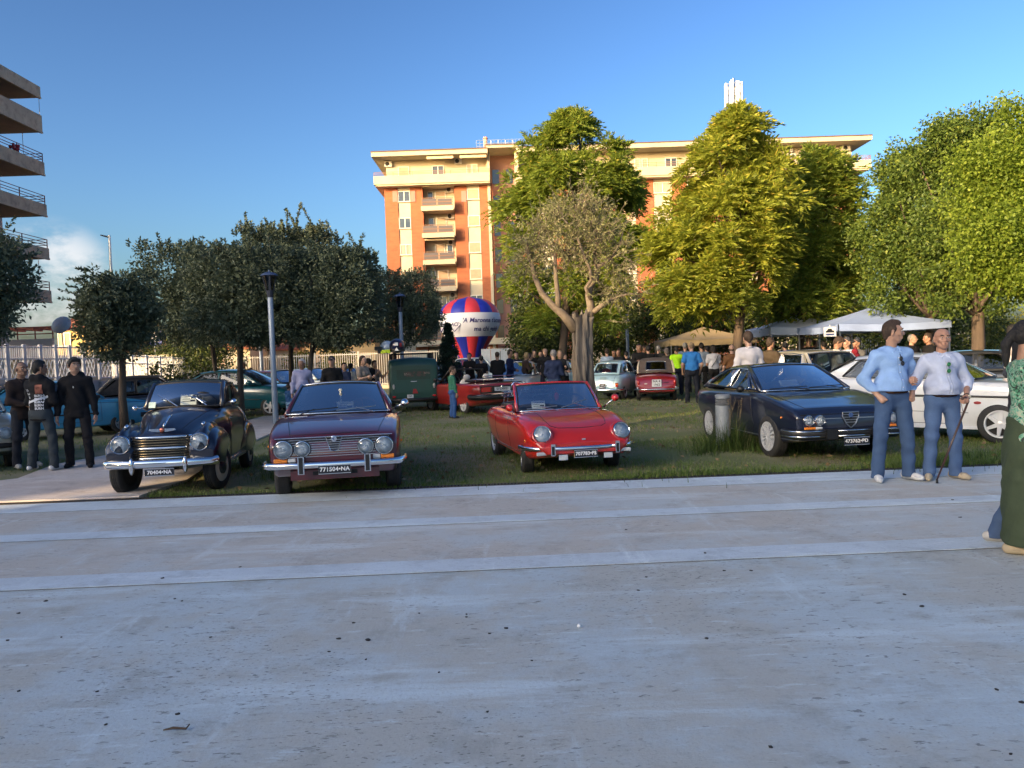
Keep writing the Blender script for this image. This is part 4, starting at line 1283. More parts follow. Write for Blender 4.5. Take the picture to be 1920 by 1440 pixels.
# --- small fir before the balloon
rng = np.random.default_rng(60)
FYY = 25.5
fb = Vector((at(843, 700, FYY).x, FYY, 0))
t = tree_thing('fir_tree', 'small dark fir standing before the striped balloon', fb, None)
zt = at(840, 605, FYY).z
V = []
for i in range(260):
	f = rng.random() ** 0.8
	z = 0.3 + f * (zt - 0.35)
	r_ = (1 - f) * 0.62 + 0.05
	a = rng.uniform(0, 6.28)
	d = np.array([math.cos(a), math.sin(a), 0.18])
	tt = np.linspace(0.15, 1, 12)[:, None]
	pts = np.array([0, 0, z]) + d * tt * r_ + np.array([0, 0, -0.12]) * tt ** 2 * r_
	P = np.repeat(pts, 4, 0)
	V.append(leaf_arrays(P, unit(rdirs(len(P), rng) + d * 0.8), 0.09, 0.014, rng))
link('crown', quads_mesh('crown', np.concatenate(V), LM_FIR), t)
m = MB(); m.tube([(0, 0, 0), (0, 0, zt - 0.05)], [0.06, 0.01], 7); m.build('trunk', M_BARKD, t)
# --- shrubs and background greenery
def shrub(label, px, ytop, Y, rx, m, seed, n_cl=60, name='shrub', group=None, leaf=0.10, cat='shrub', per=36, trunk=False, zlow=0.15, ry=None):
	rng = np.random.default_rng(seed)
	c = at(px, ytop, Y)
	h = c.z
	t = thing(name, label, cat, (c.x, Y, 0), 0, group)
	zc = (h + zlow) / 2
	C = crown_points(rng, n_cl, np.array([rx, ry or rx * 0.7, (h - zlow) / 2]), 2.2, shell=(0.35, 1.0), lump=0.14) + np.array([0, 0, zc])
	link('crown', quads_mesh('crown', leafy(rng, C, max(0.16, rx * 0.24), per, leaf, leaf * 0.3, 0.55, 0.1), m), t)
	s = MB()
	if trunk:
		s.tube(bent((0, 0, 0), (0, 0, zc), rng, 3, 0.02), [0.16, 0.13, 0.12, 0.06], 8)
	else:
		for i in range(6):
			a = rng.uniform(0, 6.28)
			s.tube(bent((0, 0, 0), (math.cos(a) * rx * 0.5, math.sin(a) * rx * 0.4, zc), rng, 3), [0.025, 0.02, 0.015, 0.008], 5)
	s.build('trunk' if trunk else 'stem', M_BARKD, t)
	return t
shrub('dark shrub with reddish tips behind the dark convertible', 318, 678, 23.0, 0.75, LM_SHRUB, 71, 60)
shrub('low dark shrub at the foot of the far fence', 398, 690, 26.0, 0.9, LM_SHRUB, 72, 50)
BG = 'trees in the background'
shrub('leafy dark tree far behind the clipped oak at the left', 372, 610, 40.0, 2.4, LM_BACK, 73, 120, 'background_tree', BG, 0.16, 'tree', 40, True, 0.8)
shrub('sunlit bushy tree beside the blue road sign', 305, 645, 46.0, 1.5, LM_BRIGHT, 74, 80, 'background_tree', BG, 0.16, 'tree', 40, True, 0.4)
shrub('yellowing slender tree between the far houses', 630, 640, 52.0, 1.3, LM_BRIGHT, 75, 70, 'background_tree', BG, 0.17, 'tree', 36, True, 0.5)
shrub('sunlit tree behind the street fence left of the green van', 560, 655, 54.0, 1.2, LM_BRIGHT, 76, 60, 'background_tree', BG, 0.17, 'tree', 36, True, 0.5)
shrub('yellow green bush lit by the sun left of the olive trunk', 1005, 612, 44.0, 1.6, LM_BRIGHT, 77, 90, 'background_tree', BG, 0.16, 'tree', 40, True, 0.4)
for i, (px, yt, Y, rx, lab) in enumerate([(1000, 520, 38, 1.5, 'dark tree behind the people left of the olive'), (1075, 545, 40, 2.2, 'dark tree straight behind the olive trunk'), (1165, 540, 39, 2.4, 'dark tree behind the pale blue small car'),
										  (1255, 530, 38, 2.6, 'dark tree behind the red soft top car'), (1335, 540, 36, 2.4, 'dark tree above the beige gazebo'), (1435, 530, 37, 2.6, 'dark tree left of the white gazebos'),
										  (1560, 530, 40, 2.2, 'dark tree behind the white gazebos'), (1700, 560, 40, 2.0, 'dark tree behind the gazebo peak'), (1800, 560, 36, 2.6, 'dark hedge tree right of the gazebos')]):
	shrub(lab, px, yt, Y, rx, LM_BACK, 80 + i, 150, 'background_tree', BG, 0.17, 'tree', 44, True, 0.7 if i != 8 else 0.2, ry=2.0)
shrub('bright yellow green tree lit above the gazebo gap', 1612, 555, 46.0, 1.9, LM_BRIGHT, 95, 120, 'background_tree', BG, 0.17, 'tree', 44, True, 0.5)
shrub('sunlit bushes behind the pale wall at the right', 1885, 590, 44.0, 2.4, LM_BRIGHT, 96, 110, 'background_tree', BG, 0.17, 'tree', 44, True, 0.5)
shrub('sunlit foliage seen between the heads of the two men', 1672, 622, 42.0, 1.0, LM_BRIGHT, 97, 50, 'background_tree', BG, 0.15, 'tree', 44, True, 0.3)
# --- grass
def grass_patch(n, x0, x1, y0, y1, h, wdt, rng, dens_pow=1.0, excl=None):
	e0 = rng.random(n) ** dens_pow
	x = rng.uniform(x0, x1, n)
	y = y0 + SL * x + e0 * (y1 - y0)
	patch = np.sin(x * 1.7 + np.sin(y * 1.1) * 2) + np.sin(y * 1.9 + x * 0.6) + rng.normal(size=n) * 0.8
	ok = patch > -0.9
	inp = (x < -4.6 - np.clip((y - 10.6) * 0.09, 0, 1.0)) & (x > -7.75 - 0 * y) & (y < 23.6)
	inp |= (x < -4.6) & (y < 10.6)
	ok &= ~inp
	if excl is not None:
		ok &= ~excl(x, y)
	x, y = x[ok], y[ok]
	n = len(x)
	z = lawn_h(x, y) - 0.006
	hh = h * rng.uniform(0.45, 1.25, n) * (0.75 + 0.5 * np.clip(patch[ok] / 2, -0.5, 1))
	a = rng.uniform(0, 2 * PI, n)
	d = np.stack([np.cos(a), np.sin(a)], 1)
	lean = rng.uniform(0.2, 1.1, n)[:, None]
	P = np.stack([x, y, z], 1)
	s = np.stack([-d[:, 1], d[:, 0], np.zeros(n)], 1) * wdt
	t1 = np.concatenate([d * lean * hh[:, None] * 0.45, (hh * 0.62)[:, None]], 1)
	t2 = np.concatenate([d * lean * hh[:, None] * 1.0, (hh * np.clip(1.05 - 0.35 * lean[:, 0], 0.4, 1))[:, None]], 1)
	V = np.stack([P - s, P + s, P + t1 + s * 0.7, P + t1 - s * 0.7, P + t1 - s * 0.7, P + t1 + s * 0.7, P + t2 + s * 0.1, P + t2 - s * 0.1], 1).reshape(-1, 3)
	return V
LM_GRASS = leaf_mat('grass_blades', (0.10, 0.17, 0.03), (0.19, 0.255, 0.055), (0.32, 0.27, 0.13), 0.3)
LM_DRY = leaf_mat('dry_grass', (0.22, 0.18, 0.09), (0.36, 0.30, 0.17), (0.14, 0.16, 0.05), 0.25)
rng = np.random.default_rng(99)
V = [grass_patch(52000, -4.8, 9, 9.56, 13.5, 0.065, 0.0035, rng, 0.9), grass_patch(42000, -8, 16, 13.3, 22, 0.07, 0.006, rng), grass_patch(16000, -14, 22, 21.5, 33, 0.08, 0.011, rng),
	 grass_patch(5000, -14, -7.6, 9.6, 20, 0.07, 0.006, rng), grass_patch(9000, 4.6, 10, 9.56, 10.6, 0.12, 0.004, rng), grass_patch(9000, -4.5, 9, 9.49, 9.75, 0.10, 0.004, rng)]
o = link('grass', quads_mesh('grass', np.concatenate(V), LM_GRASS)); tag(o, 'short patchy green grass of the lawn', 'grass', kind='stuff')
V = [grass_patch(22000, -4.8, 9, 9.56, 14, 0.055, 0.0035, rng), grass_patch(20000, -7, 16, 14, 24, 0.055, 0.006, rng)]
o = link('dry_grass', quads_mesh('dry_grass', np.concatenate(V), LM_DRY)); tag(o, 'dry straw coloured grass tufts in the lawn', 'grass', kind='stuff')
def tuft(cx, cy, n, rad, h, seed, m, wdt=0.005):
	rng = np.random.default_rng(seed)
	a = rng.uniform(0, 2 * PI, n); r_ = np.abs(rng.normal(size=n)) * rad
	x, y = cx + np.cos(a) * r_, cy + np.sin(a) * r_
	hh = h * rng.uniform(0.4, 1.15, n)
	d = np.stack([np.cos(a + rng.normal(size=n) * 0.7), np.sin(a + rng.normal(size=n) * 0.7)], 1)
	lean = rng.uniform(0.15, 1.0, n)
	K = 5
	P0 = np.stack([x, y, np.zeros(n)], 1)
	s = np.stack([-d[:, 1], d[:, 0], np.zeros(n)], 1) * wdt
	pts = []
	for k in range(K):
		t = k / (K - 1)
		q = P0.copy()
		q[:, :2] += d * (lean * hh * t * t * 0.9)[:, None]
		q[:, 2] += hh * (t - 0.45 * lean * t * t)
		pts.append((q - s * (1 - t * 0.9), q + s * (1 - t * 0.9)))
	V = np.stack([p for k in range(K) for p in pts[k]], 1)          # n, 2K, 3
	F = np.array([[2 * k, 2 * k + 1, 2 * k + 3, 2 * k + 2] for k in range(K - 1)])
	F = (F[None] + (np.arange(n) * 2 * K)[:, None, None]).reshape(-1, 4)
	return V.reshape(-1, 3), F
LM_TALL = leaf_mat('tall_grass', (0.045, 0.085, 0.02), (0.10, 0.15, 0.035), (0.17, 0.19, 0.07), 0.35)
b0 = gp(1357, 843)
Vs, Fs, off = [], [], 0
for cx, cy, n, rad, h, sd in [(b0.x, b0.y - 0.12, 420, 0.20, 0.55, 1), (b0.x + 0.22, b0.y - 0.05, 260, 0.18, 0.62, 2), (b0.x - 0.28, b0.y - 0.15, 200, 0.16, 0.42, 3), (b0.x + 0.5, b0.y - 0.35, 200, 0.2, 0.36, 4), (b0.x + 0.9, b0.y - 0.6, 150, 0.25, 0.24, 5), (b0.x - 0.5, b0.y - 0.5, 130, 0.2, 0.25, 6)]:
	a, f = tuft(cx, cy, n, rad, h, sd, LM_TALL)
	Vs.append(a); Fs.append(f + off); off += len(a)
o = link('tall_grass', np_mesh('tall_grass', np.concatenate(Vs), np.concatenate(Fs), LM_TALL)); tag(o, 'long arching green grass round the foot of the bollard', 'grass', kind='stuff')
m = MB(); rs = random.Random(3)
for i in range(16):
	x, y = b0.x + rs.uniform(-0.1, 0.55), b0.y + rs.uniform(-0.25, 0.1)
	h = rs.uniform(0.6, 0.95); dx = rs.uniform(-0.25, 0.3)
	m.tube([(x, y, 0), (x + dx * 0.3, y, h * 0.5), (x + dx * 0.8, y - 0.05, h)], [0.003, 0.0025, 0.0015], 4)
	for k in range(5):
		m.tube([(x + dx * (0.5 + 0.07 * k), y - 0.02, h * (0.72 + 0.055 * k)), (x + dx * (0.5 + 0.07 * k) + rs.uniform(-.06, .06), y - 0.03, h * (0.75 + 0.055 * k) + 0.04)], 0.0022, 4)
o = m.build('grass_stalk', mat('straw', (0.22, 0.17, 0.10), 0.9)); tag(o, 'thin brown seed stalks of wild grass by the bollard', 'grass', kind='stuff')
Vs, Fs, off = [], [], 0
for cx, cy, n, rad, h, sd in [(-3.35, 10.6, 120, 0.3, 0.3, 11), (-3.3, 12.0, 100, 0.3, 0.28, 12), (-5.2, 19.9, 80, 0.3, 0.35, 13), (6.2, 10.2, 240, 0.7, 0.2, 14), (5.2, 10.0, 160, 0.5, 0.17, 15), (2.0, 9.9, 90, 0.5, 0.16, 16), (-0.8, 9.95, 70, 0.6, 0.13, 17), (7.6, 10.3, 160, 0.6, 0.2, 18), (0.1, 12.3, 60, 0.4, 0.2, 19)]:
	a, f = tuft(cx, cy, n, rad, h, sd, LM_TALL, 0.004)
	Vs.append(a); Fs.append(f + off); off += len(a)
o = link('weeds', np_mesh('weeds', np.concatenate(Vs), np.concatenate(Fs), LM_TALL)); tag(o, 'scattered clumps of longer weeds in the lawn', 'weeds', kind='stuff')
rng = np.random.default_rng(5)
n = 700
x = rng.uniform(-4, 12, n); y = 9.7 + SL * x + rng.random(n) ** 1.3 * 16
P = np.stack([x, y, lawn_h(x, y) + 0.035], 1)
o = link('leaf_litter', quads_mesh('leaf_litter', leaf_arrays(P, unit(rdirs(n, rng) * np.array([1, 1, 0.25])), 0.08, 0.025, rng), leaf_mat('litter_leaves', (0.16, 0.10, 0.045), (0.30, 0.21, 0.10), (0.4, 0.33, 0.2), 0.1)))
tag(o, 'dry brown leaves strewn over the lawn', 'leaf litter', kind='stuff')
# ------------------------------------------------------------------ vehicles: builder
def paint(name, c, coat=1.0, rough=0.28, metal=0.0, dirt=0.85):
	return mat(name, c, rough, metal, col2=tuple(x * dirt for x in c), vscale=1.4, detail=6, coat=coat, spec=0.5)
GL_CLEAR = glass_mat('windscreen_glass', (0.70, 0.76, 0.76), 0.02, 0.5)
GL_TINT = glass_mat('side_glass', (0.42, 0.48, 0.50))
GL_LENS = glass_mat('lamp_lens', (0.85, 0.88, 0.9), 0.05)
M_REFL = mat('lamp_reflector', (0.82, 0.84, 0.86), 0.4, 0.0, bump=0.5, bscale=45, col2=(0.55, 0.58, 0.62), vscale=16)
M_AMBER = mat('amber_lens', (0.75, 0.22, 0.02), 0.15, coat=0.6)
M_TAILRED = mat('red_lens', (0.42, 0.015, 0.015), 0.15, coat=0.6)
M_CLEARL = mat('clear_lens', (0.55, 0.56, 0.56), 0.12, coat=0.6)
M_PLATEK = mat('black_plate', (0.012, 0.013, 0.02), 0.4)
M_PLATEW = mat('white_plate', (0.62, 0.63, 0.64), 0.5)
M_LETW = mat('white_letters', (0.78, 0.78, 0.78), 0.5)
M_LETK = mat('black_letters', (0.02, 0.02, 0.025), 0.5)
M_ALU = mat('cast_wheel_alloy', (0.58, 0.59, 0.61), 0.35, 0.3)
M_RIMW = mat('wheel_paint_silver', (0.45, 0.46, 0.47), 0.4, 0.2)
M_CREAMW = mat('cream_wheel_disc', (0.55, 0.49, 0.38), 0.4)
M_SEATT = mat('tan_upholstery', (0.36, 0.25, 0.11), 0.8)
M_SEATK = mat('dark_upholstery', (0.025, 0.022, 0.022), 0.7)
M_SEATG = mat('grey_upholstery', (0.10, 0.10, 0.11), 0.85)
M_WOODR = mat('wood_steering_rim', (0.18, 0.07, 0.03), 0.35, coat=0.4)
def loft_body(P, nst=60):
	def kn(k):
		a = sorted(P[k])
		return [q[0] for q in a], [q[1] for q in a]
	x0, x1 = P['top'][0][0], P['top'][-1][0]
	if x0 > x1: x0, x1 = x1, x0
	u = np.linspace(0, 1, nst)
	u = 0.5 * u + 0.5 * (0.5 - 0.5 * np.cos(PI * u))
	xs = x0 + (x1 - x0) * u
	val = {}
	for k in ('top', 'w', 'wt', 'zs', 'zb', 'ws', 'crown'):
		kx, ky = kn(k)
		val[k] = pchip(kx, ky, xs) if len(kx) > 1 else np.full(len(xs), ky[0])
	pw = P.get('pw', 0.75)
	rings = []
	yoff = P.get('yoff', 0.0)
	def section(i, shrink=1.0, dx=0.0):
		zt, w_, wt, zs, zb, ws, cr = (val[k][i] for k in ('top', 'w', 'wt', 'zs', 'zb', 'ws', 'crown'))
		ze = zt - cr
		zs = min(zs, ze - 0.02); zs = max(zs, zb + 0.06)
		h = [(0.0, zb), (ws * 0.6, zb), (ws * 0.94, zb + 0.002), (ws, zb + 0.03)]
		for k in range(1, 6):
			t = k / 5
			h.append((ws + (w_ - ws) * math.sin(t * PI / 2), zb + 0.03 + (zs - zb - 0.03) * t))
		for k in range(1, 6):
			a = k / 5 * PI / 2
			h.append((wt + (w_ - wt) * max(0.0, math.cos(a)) ** pw, zs + (ze - zs) * math.sin(a) ** pw))
		for k in range(1, 6):
			y = wt * (1 - k / 5)
			h.append((y, ze + cr * (1 - (y / max(wt, 1e-4)) ** 2)))
		cz = (zb + zt) / 2
		if shrink != 1.0:
			h = [(y * shrink, cz + (z - cz) * shrink) for y, z in h]
		ring = [(xs[i] + dx, y + yoff, z) for y, z in h] + [(xs[i] + dx, -y + yoff, z) for y, z in h[-2:0:-1]]
		return ring
	rings.append(section(0, 0.9, -0.02)); rings.append(section(0, 0.97, -0.012))
	for i in range(nst):
		rings.append(section(i))
	rings.append(section(nst - 1, 0.97, 0.012)); rings.append(section(nst - 1, 0.9, 0.02))
	n = len(rings[0])
	mb = MB()
	V = [p for r in rings for p in r]
	F = []
	for i in range(len(rings) - 1):
		for j in range(n):
			F.append((i * n + j, i * n + (j + 1) % n, (i + 1) * n + (j + 1) % n, (i + 1) * n + j))
	F.append(tuple(range(n - 1, -1, -1)))
	F.append(tuple((len(rings) - 1) * n + j for j in range(n)))
	mb.add(V, F)
	return mb
WHEELS = {}
def wheel_meshes(r, wd, style):
	key = (round(r, 3), round(wd, 3), style)
	if key in WHEELS:
		return WHEELS[key]
	MY = Matrix.Rotation(-PI / 2, 4, 'X')       # local z -> +y
	rr = r * (0.66 if style in ('steel', 'disc') else 0.69)
	h = wd / 2
	prof = [(rr * 0.97, -h * 0.8), (rr * 1.02, -h), (r * 0.90, -h), (r * 0.975, -h * 0.82), (r, -h * 0.6)]
	for k in range(3):
		c = (-0.35 + 0.35 * k) * h
		prof += [(r, c - h * 0.07), (r - 0.007, c - h * 0.06), (r - 0.007, c + h * 0.06), (r, c + h * 0.07)]
	prof += [(r, h * 0.6), (r * 0.975, h * 0.82), (r * 0.90, h), (rr * 1.02, h), (rr * 0.97, h * 0.8)]
	t = MB(); t.lathe(prof, 36, MY)
	tyre = t.mesh('wheel', M_RUBBER, True, 40)
	m = MB()
	if style == 'disc':         # flat painted disc with a domed cap
		m.lathe([(rr, h * 0.75), (rr * 0.98, h * 0.93), (rr * 0.9, h * 0.97), (rr * 0.5, h * 1.02)], 32, MY, 0)
		m.lathe([(rr * 0.5, h * 1.02), (rr * 0.5, h * 1.18), (rr * 0.42, h * 1.32), (rr * 0.2, h * 1.42), (0.0, h * 1.45)], 24, MY, 1)
		m.lathe([(rr, -h * 0.8), (0, -h * 0.8)], 20, MY, 2)
		rim = m.mesh('rim', [M_CREAMW, mat('dull_cap', (0.14, 0.15, 0.17), 0.25, 0.8), M_DARKIN], True, 35)
	elif style in ('steel', 'cap'):
		m.lathe([(rr, h * 0.8), (rr * 1.0, h * 0.95), (rr * 0.93, h * 0.92), (rr * 0.88, h * 0.55), (rr * 0.62, h * 0.62), (rr * 0.5, h * 0.72)], 32, MY, 0)
		m.lathe([(rr * 0.5, h * 0.72), (rr * 0.42, h * 0.95), (rr * 0.25, h * 1.05), (0.0, h * 1.08)], 24, MY, 1)
		for k in range(10):
			a = 2 * PI * k / 10
			M = MY @ Matrix.Translation((rr * 0.74 * math.cos(a), rr * 0.74 * math.sin(a), h * 0.6))
			m.lathe([(0.0, h * 0.06), (rr * 0.085, h * 0.06), (rr * 0.085, -h * 0.05)], 8, M, 2)
		m.lathe([(rr, -h * 0.8), (0, -h * 0.8)], 20, MY, 2)
		rim = m.mesh('rim', [M_RIMW, M_CHROME if style == 'cap' else M_BLACK, M_DARKIN], True, 35)
	else:                       # spoked alloys
		ns = {'five': 6, 'many': 16, 'eight': 8}[style]
		m.lathe([(rr, h * 0.7), (rr, h * 0.97), (rr * 0.9, h * 0.95), (rr * 0.86, h * 0.4)], 36, MY, 0)
		m.lathe([(rr * 0.9, h * 0.3), (0, h * 0.25)], 24, MY, 1)
		m.lathe([(rr * 0.26, h * 0.3), (rr * 0.26, h * 0.75), (rr * 0.15, h * 0.85), (0, h * 0.85)], 20, MY, 0)
		for k in range(ns):
			a = 2 * PI * k / ns
			M = MY @ Matrix.Rotation(a, 4, 'Z')
			wd_ = rr * (0.30 if style == 'five' else 0.09 if style == 'many' else 0.2)
			pr = [(rr * 0.2, -wd_ / 2), (rr * 0.88, -wd_ * (0.32 if style == 'five' else 0.9)), (rr * 0.88, wd_ * (0.32 if style == 'five' else 0.9)), (rr * 0.2, wd_ / 2)]
			m.prism(pr, h * 0.45, h * 0.92, 0, M)
		m.lathe([(rr, -h * 0.8), (0, -h * 0.8)], 20, MY, 1)
		rim = m.mesh('rim', [M_ALU, M_DARKIN], True, 35)
	WHEELS[key] = (tyre, rim)
	return WHEELS[key]
class Car:
	def __init__(self, name, label, cat, pos, heading, group='classic cars on the lawn', lift=0.0):
		self.T = thing(name, label, cat, (pos[0], pos[1], lift), math.atan2(heading[1], heading[0]), group)
		self.bm = []                    # body shells before the cuts
		self.bvh = None
	def body(self, P, mt, cuts=(), name='body', nst=60, extra=()):
		parts = []
		for Q in [P] + list(extra):
			me = base = loft_body(Q, Q.get('nst', nst)).mesh(name, [mt])
			if cuts:
				me = boolean_cut(me, [c.mesh('cut', [M_DARKIN]) for c in cuts], name)
				kd = BVHTree.FromPolygons([v.co.copy() for v in base.vertices], [tuple(p.vertices) for p in base.polygons])
				if len(me.materials) < 2: me.materials.append(M_DARKIN)
				for p in me.polygons:
					h = kd.find_nearest(p.center)
					p.material_index = 1 if (h[3] > 0.004 or abs(h[1].dot(p.normal)) < 0.6) else 0
			parts.append(me)
		bm = bmesh.new()
		for me in parts:
			o = len(bm.verts)
			bm.from_mesh(me)
		out = bpy.data.meshes.new(name)
		bm.to_mesh(out); bm.free()
		for m in parts[0].materials:
			out.materials.append(m)
		bmesh_fix = None
		finish_mesh(out, True, 38)
		o = link(name, out, self.T)
		vs = [v.co.copy() for v in out.vertices]
		self.bvh = BVHTree.FromPolygons(vs, [tuple(p.vertices) for p in out.polygons])
		self.body_o = o
		self.paint = mt
		return o
	def side_pt(self, x, z, s, off=0.003):
		h = self.bvh.ray_cast(Vector((x, s * 3.0, z)), Vector((0, -s, 0)))
		return (h[0] + h[1] * off) if h[0] is not None else None
	def top_pt(self, x, y, off=0.003):
		h = self.bvh.ray_cast(Vector((x, y, 3.0)), Vector((0, 0, -1)))
		return (h[0] + Vector((0, 0, off))) if h[0] is not None else None
	def front_pt(self, y, z, off=0.003, s=1):
		h = self.bvh.ray_cast(Vector((s * 4.0, y, z)), Vector((-s, 0, 0)))
		return (h[0] + h[1] * off) if h[0] is not None else None
	@staticmethod
	def densify(pts, step=0.05):
		out = []
		for a, b in zip(pts[:-1], pts[1:]):
			n = max(1, int(math.hypot(b[0] - a[0], b[1] - a[1]) / step))
			out += [(a[0] + (b[0] - a[0]) * i / n, a[1] + (b[1] - a[1]) * i / n) for i in range(n)]
		out.append(pts[-1])
		return out
	def side_line(self, pts, r=0.0045, m=None, name='panel_gap', sides=(1, -1), off=0.0, flat=None):
		for s in sides:
			q = [self.side_pt(x, z, s, off) for x, z in self.densify(pts)]
			q = [p for p in q if p is not None]
			if len(q) > 1:
				mb = MB(); mb.tube(q, r, 5, flat=flat)
				mb.build(name, m or M_BLACK, self.T, True)
	def top_line(self, pts, r=0.0045, m=None, name='panel_gap', off=0.0):
		q = [self.top_pt(x, y, off) for x, y in self.densify(pts)]
		q = [p for p in q if p is not None]
		if len(q) > 1:
			mb = MB(); mb.tube(q, r, 5)
			mb.build(name, m or M_BLACK, self.T, True)
	def front_line(self, pts, r=0.0045, m=None, name='panel_gap', off=0.0, s=1):
		q = [self.front_pt(y, z, off, s) for y, z in self.densify(pts)]
		q = [p for p in q if p is not None]
		if len(q) > 1:
			mb = MB(); mb.tube(q, r, 5)
			mb.build(name, m or M_BLACK, self.T, True)
	def wheels(self, xf, xr, track_f, track_r, r, wd, style, steer=0.0):
		ty, rim = wheel_meshes(r, wd, style)
		for x, tr, st in ((xf, track_f, steer), (xr, track_r, 0.0)):
			for s in (1, -1):
				w_ = link('wheel', ty, self.T)
				w_.location = (x, s * tr / 2, r - 0.012)
				w_.rotation_euler = (0, 0.4, st + (0 if s > 0 else PI))
				link('rim', rim, w_)
	def glasshouse(self, G, mt, trim=M_CHROME, glass=GL_CLEAR, side_glass=GL_TINT, roof_m=None):
		wb, wt, rt, rb = (Vector(G[k]) for k in ('wb', 'wt', 'rt', 'rb'))
		bwb, bwt, brt, brb = G.get('bulge', (0.10, 0.08, -0.08, -0.10))
		cr = G.get('crown', 0.05); rise = G.get('rise', 0.02)
		cu = G.get('curve', 0.0)
		def edge(c, b, cz=0.0):
			return lambda v: Vector((c.x + b * (1 - v * v), c.y * v, c.z + cz * (1 - v * v)))
		e_wb, e_wt, e_rt, e_rb = edge(wb, bwb, G.get('wbz', 0.01)), edge(wt, bwt, cr), edge(rt, brt, cr), edge(rb, brb, G.get('rbz', 0.01))
		def pane(ea, eb, push, lo=0.03, hi=0.97, vv=0.965):
			def f(u, v):
				t = lo + (hi - lo) * u; q = (2 * v - 1) * vv
				return ea(q).lerp(eb(q), t) + Vector((push, 0, cu)) * (4 * t * (1 - t))
			return f
		def ring(f, n=14):
			return [f(0, i / n) for i in range(n)] + [f(i / n, 1) for i in range(n)] + [f(1, 1 - i / n) for i in range(n)] + [f(1 - i / n, 0) for i in range(n)]
		fw = pane(e_wb, e_wt, 0.035)
		mb = MB(); mb.grid(fw, 8, 14)
		ws = mb.build('windscreen', glass, self.T, True)
		mb = MB(); mb.tube(ring(fw), 0.013, 6, closed=True)
		mb.build('seal', M_BLACK, ws, True)
		if trim is not None:
			f2 = pane(e_wb, e_wt, 0.037, 0.0, 1.0, 1.0)
			mb = MB(); mb.tube([p + Vector((0.008, 0, 0.004)) for p in ring(f2)], G.get('trim_r', 0.011), 6, closed=True)
			mb.build('windscreen_trim', trim, ws, True)
		for s in (1, -1):
			mb = MB(); mb.tube([e_wb(s), e_wb(s).lerp(e_wt(s), 0.5) + Vector((0.02, 0, cu)), e_wt(s)], [0.034, 0.029, 0.03], 8)
			mb.build('pillar', mt, self.T, True)
		if G.get('open'):
			mb = MB(); mb.tube([e_wt(-1 + i / 8) for i in range(17)], 0.022, 8)
			mb.build('header_rail', mt, self.T, True)
			return
		fr = pane(e_rb, e_rt, G.get('rpush', -0.03), *G.get('rspan', (0.12, 0.93, 0.86)))
		if G.get('rear_glass', True):
			mb = MB(); mb.grid(fr, 6, 12)
			rg = mb.build('rear_window', glass, self.T, True)
			mb = MB(); mb.tube(ring(fr, 10), 0.013, 6, closed=True)
			mb.build('seal', M_BLACK, rg, True)
			if trim is not None:
				mb = MB(); mb.tube([p + Vector((-0.006, 0, 0.006)) for p in ring(pane(e_rb, e_rt, G.get('rpush', -0.03), *[a + b for a, b in zip(G.get('rspan', (0.12, 0.93, 0.86)), (-0.03, 0.03, 0.03))]), 10)], 0.009, 6, closed=True)
				mb.build('rear_window_trim', trim, rg, True)
			ro = ring(pane(e_rb, e_rt, G.get('rpush', -0.03), 0.0, 1.0, 1.0), 10); ri = ring(fr, 10)
			n = len(ro)
			mb = MB(); mb.add(ro + ri, [(i, (i + 1) % n, n + (i + 1) % n, n + i) for i in range(n)])
			mb.build('rear_panel', roof_m or mt, self.T, True)
		else:
			mb = MB(); mb.grid(pane(e_rb, e_rt, G.get('rpush', -0.03), 0, 1, 1), 6, 12)
			mb.build('rear_panel', roof_m or mt, self.T, True)
		def roof(u, v):
			q = 2 * v - 1
			a, b = e_wt(q), e_rt(q)
			p = a.lerp(b, u)
			p.z += rise * math.sin(PI * u)
			k = max(0.0, abs(q) - 0.86) / 0.14
			p.z -= 0.035 * k * k
			return p
		mb = MB(); mb.grid(roof, 12, 20)
		low = len(mb.v)
		mb.grid(lambda u, v: roof(u, v) + Vector((0, 0, -0.03)), 12, 20)
		mb.build('roof', roof_m or mt, self.T, True)
		belt = [wb] + [Vector(p) for p in G.get('belt', [])] + [rb]
		rail = [roof(i / 8, 1) for i in range(9)]
		bx = [p.x for p in belt][::-1]; by = [p.y for p in belt][::-1]; bz = [p.z for p in belt][::-1]
		rx = [p.x for p in rail][::-1]; ry = [p.y for p in rail][::-1]; rz = [p.z for p in rail][::-1]
		def sidep(x, z, off=0.0):
			yb, zb_ = np.interp(x, bx, by), np.interp(x, bx, bz)
			yr, zr = np.interp(x, rx, ry), np.interp(x, rx, rz)
			zr_eff = max(zr, zb_ + 0.05)
			t = min(1.1, max(-0.1, (z - zb_) / (zr_eff - zb_)))
			t2 = t + 0.0
			bow = 0.035 * (1 - (2 * t - 1) ** 2)
			return Vector((x, yb + (yr - yb) * t2 + bow + off, z))
		outer = [(p.x, p.z) for p in belt] + [(p.x, p.z - 0.012) for p in rail[::-1]]
		wins = G.get('windows', [])
		def rounded(poly, r=0.05):
			out = []
			n = len(poly)
			for i in range(n):
				a, b, c = Vector(poly[i - 1]), Vector(poly[i]), Vector(poly[(i + 1) % n])
				d1, d2 = (a - b), (c - b)
				k1 = min(r, d1.length * 0.4); k2 = min(r, d2.length * 0.4)
				p1, p2 = b + d1.normalized() * k1, b + d2.normalized() * k2
				for k in range(4):
					t = k / 3
					out.append(tuple(p1 * (1 - t) ** 2 + b * 2 * t * (1 - t) + p2 * t * t))
			return out
		wins = [rounded(w_, G.get('round', 0.05)) for w_ in wins]
		def dense(poly, step=0.07):
			return self.densify(list(poly) + [poly[0]], step)[:-1]
		polys = [dense(outer)] + [dense(w_) for w_ in wins]
		flat_pts = [p for poly in polys for p in poly]
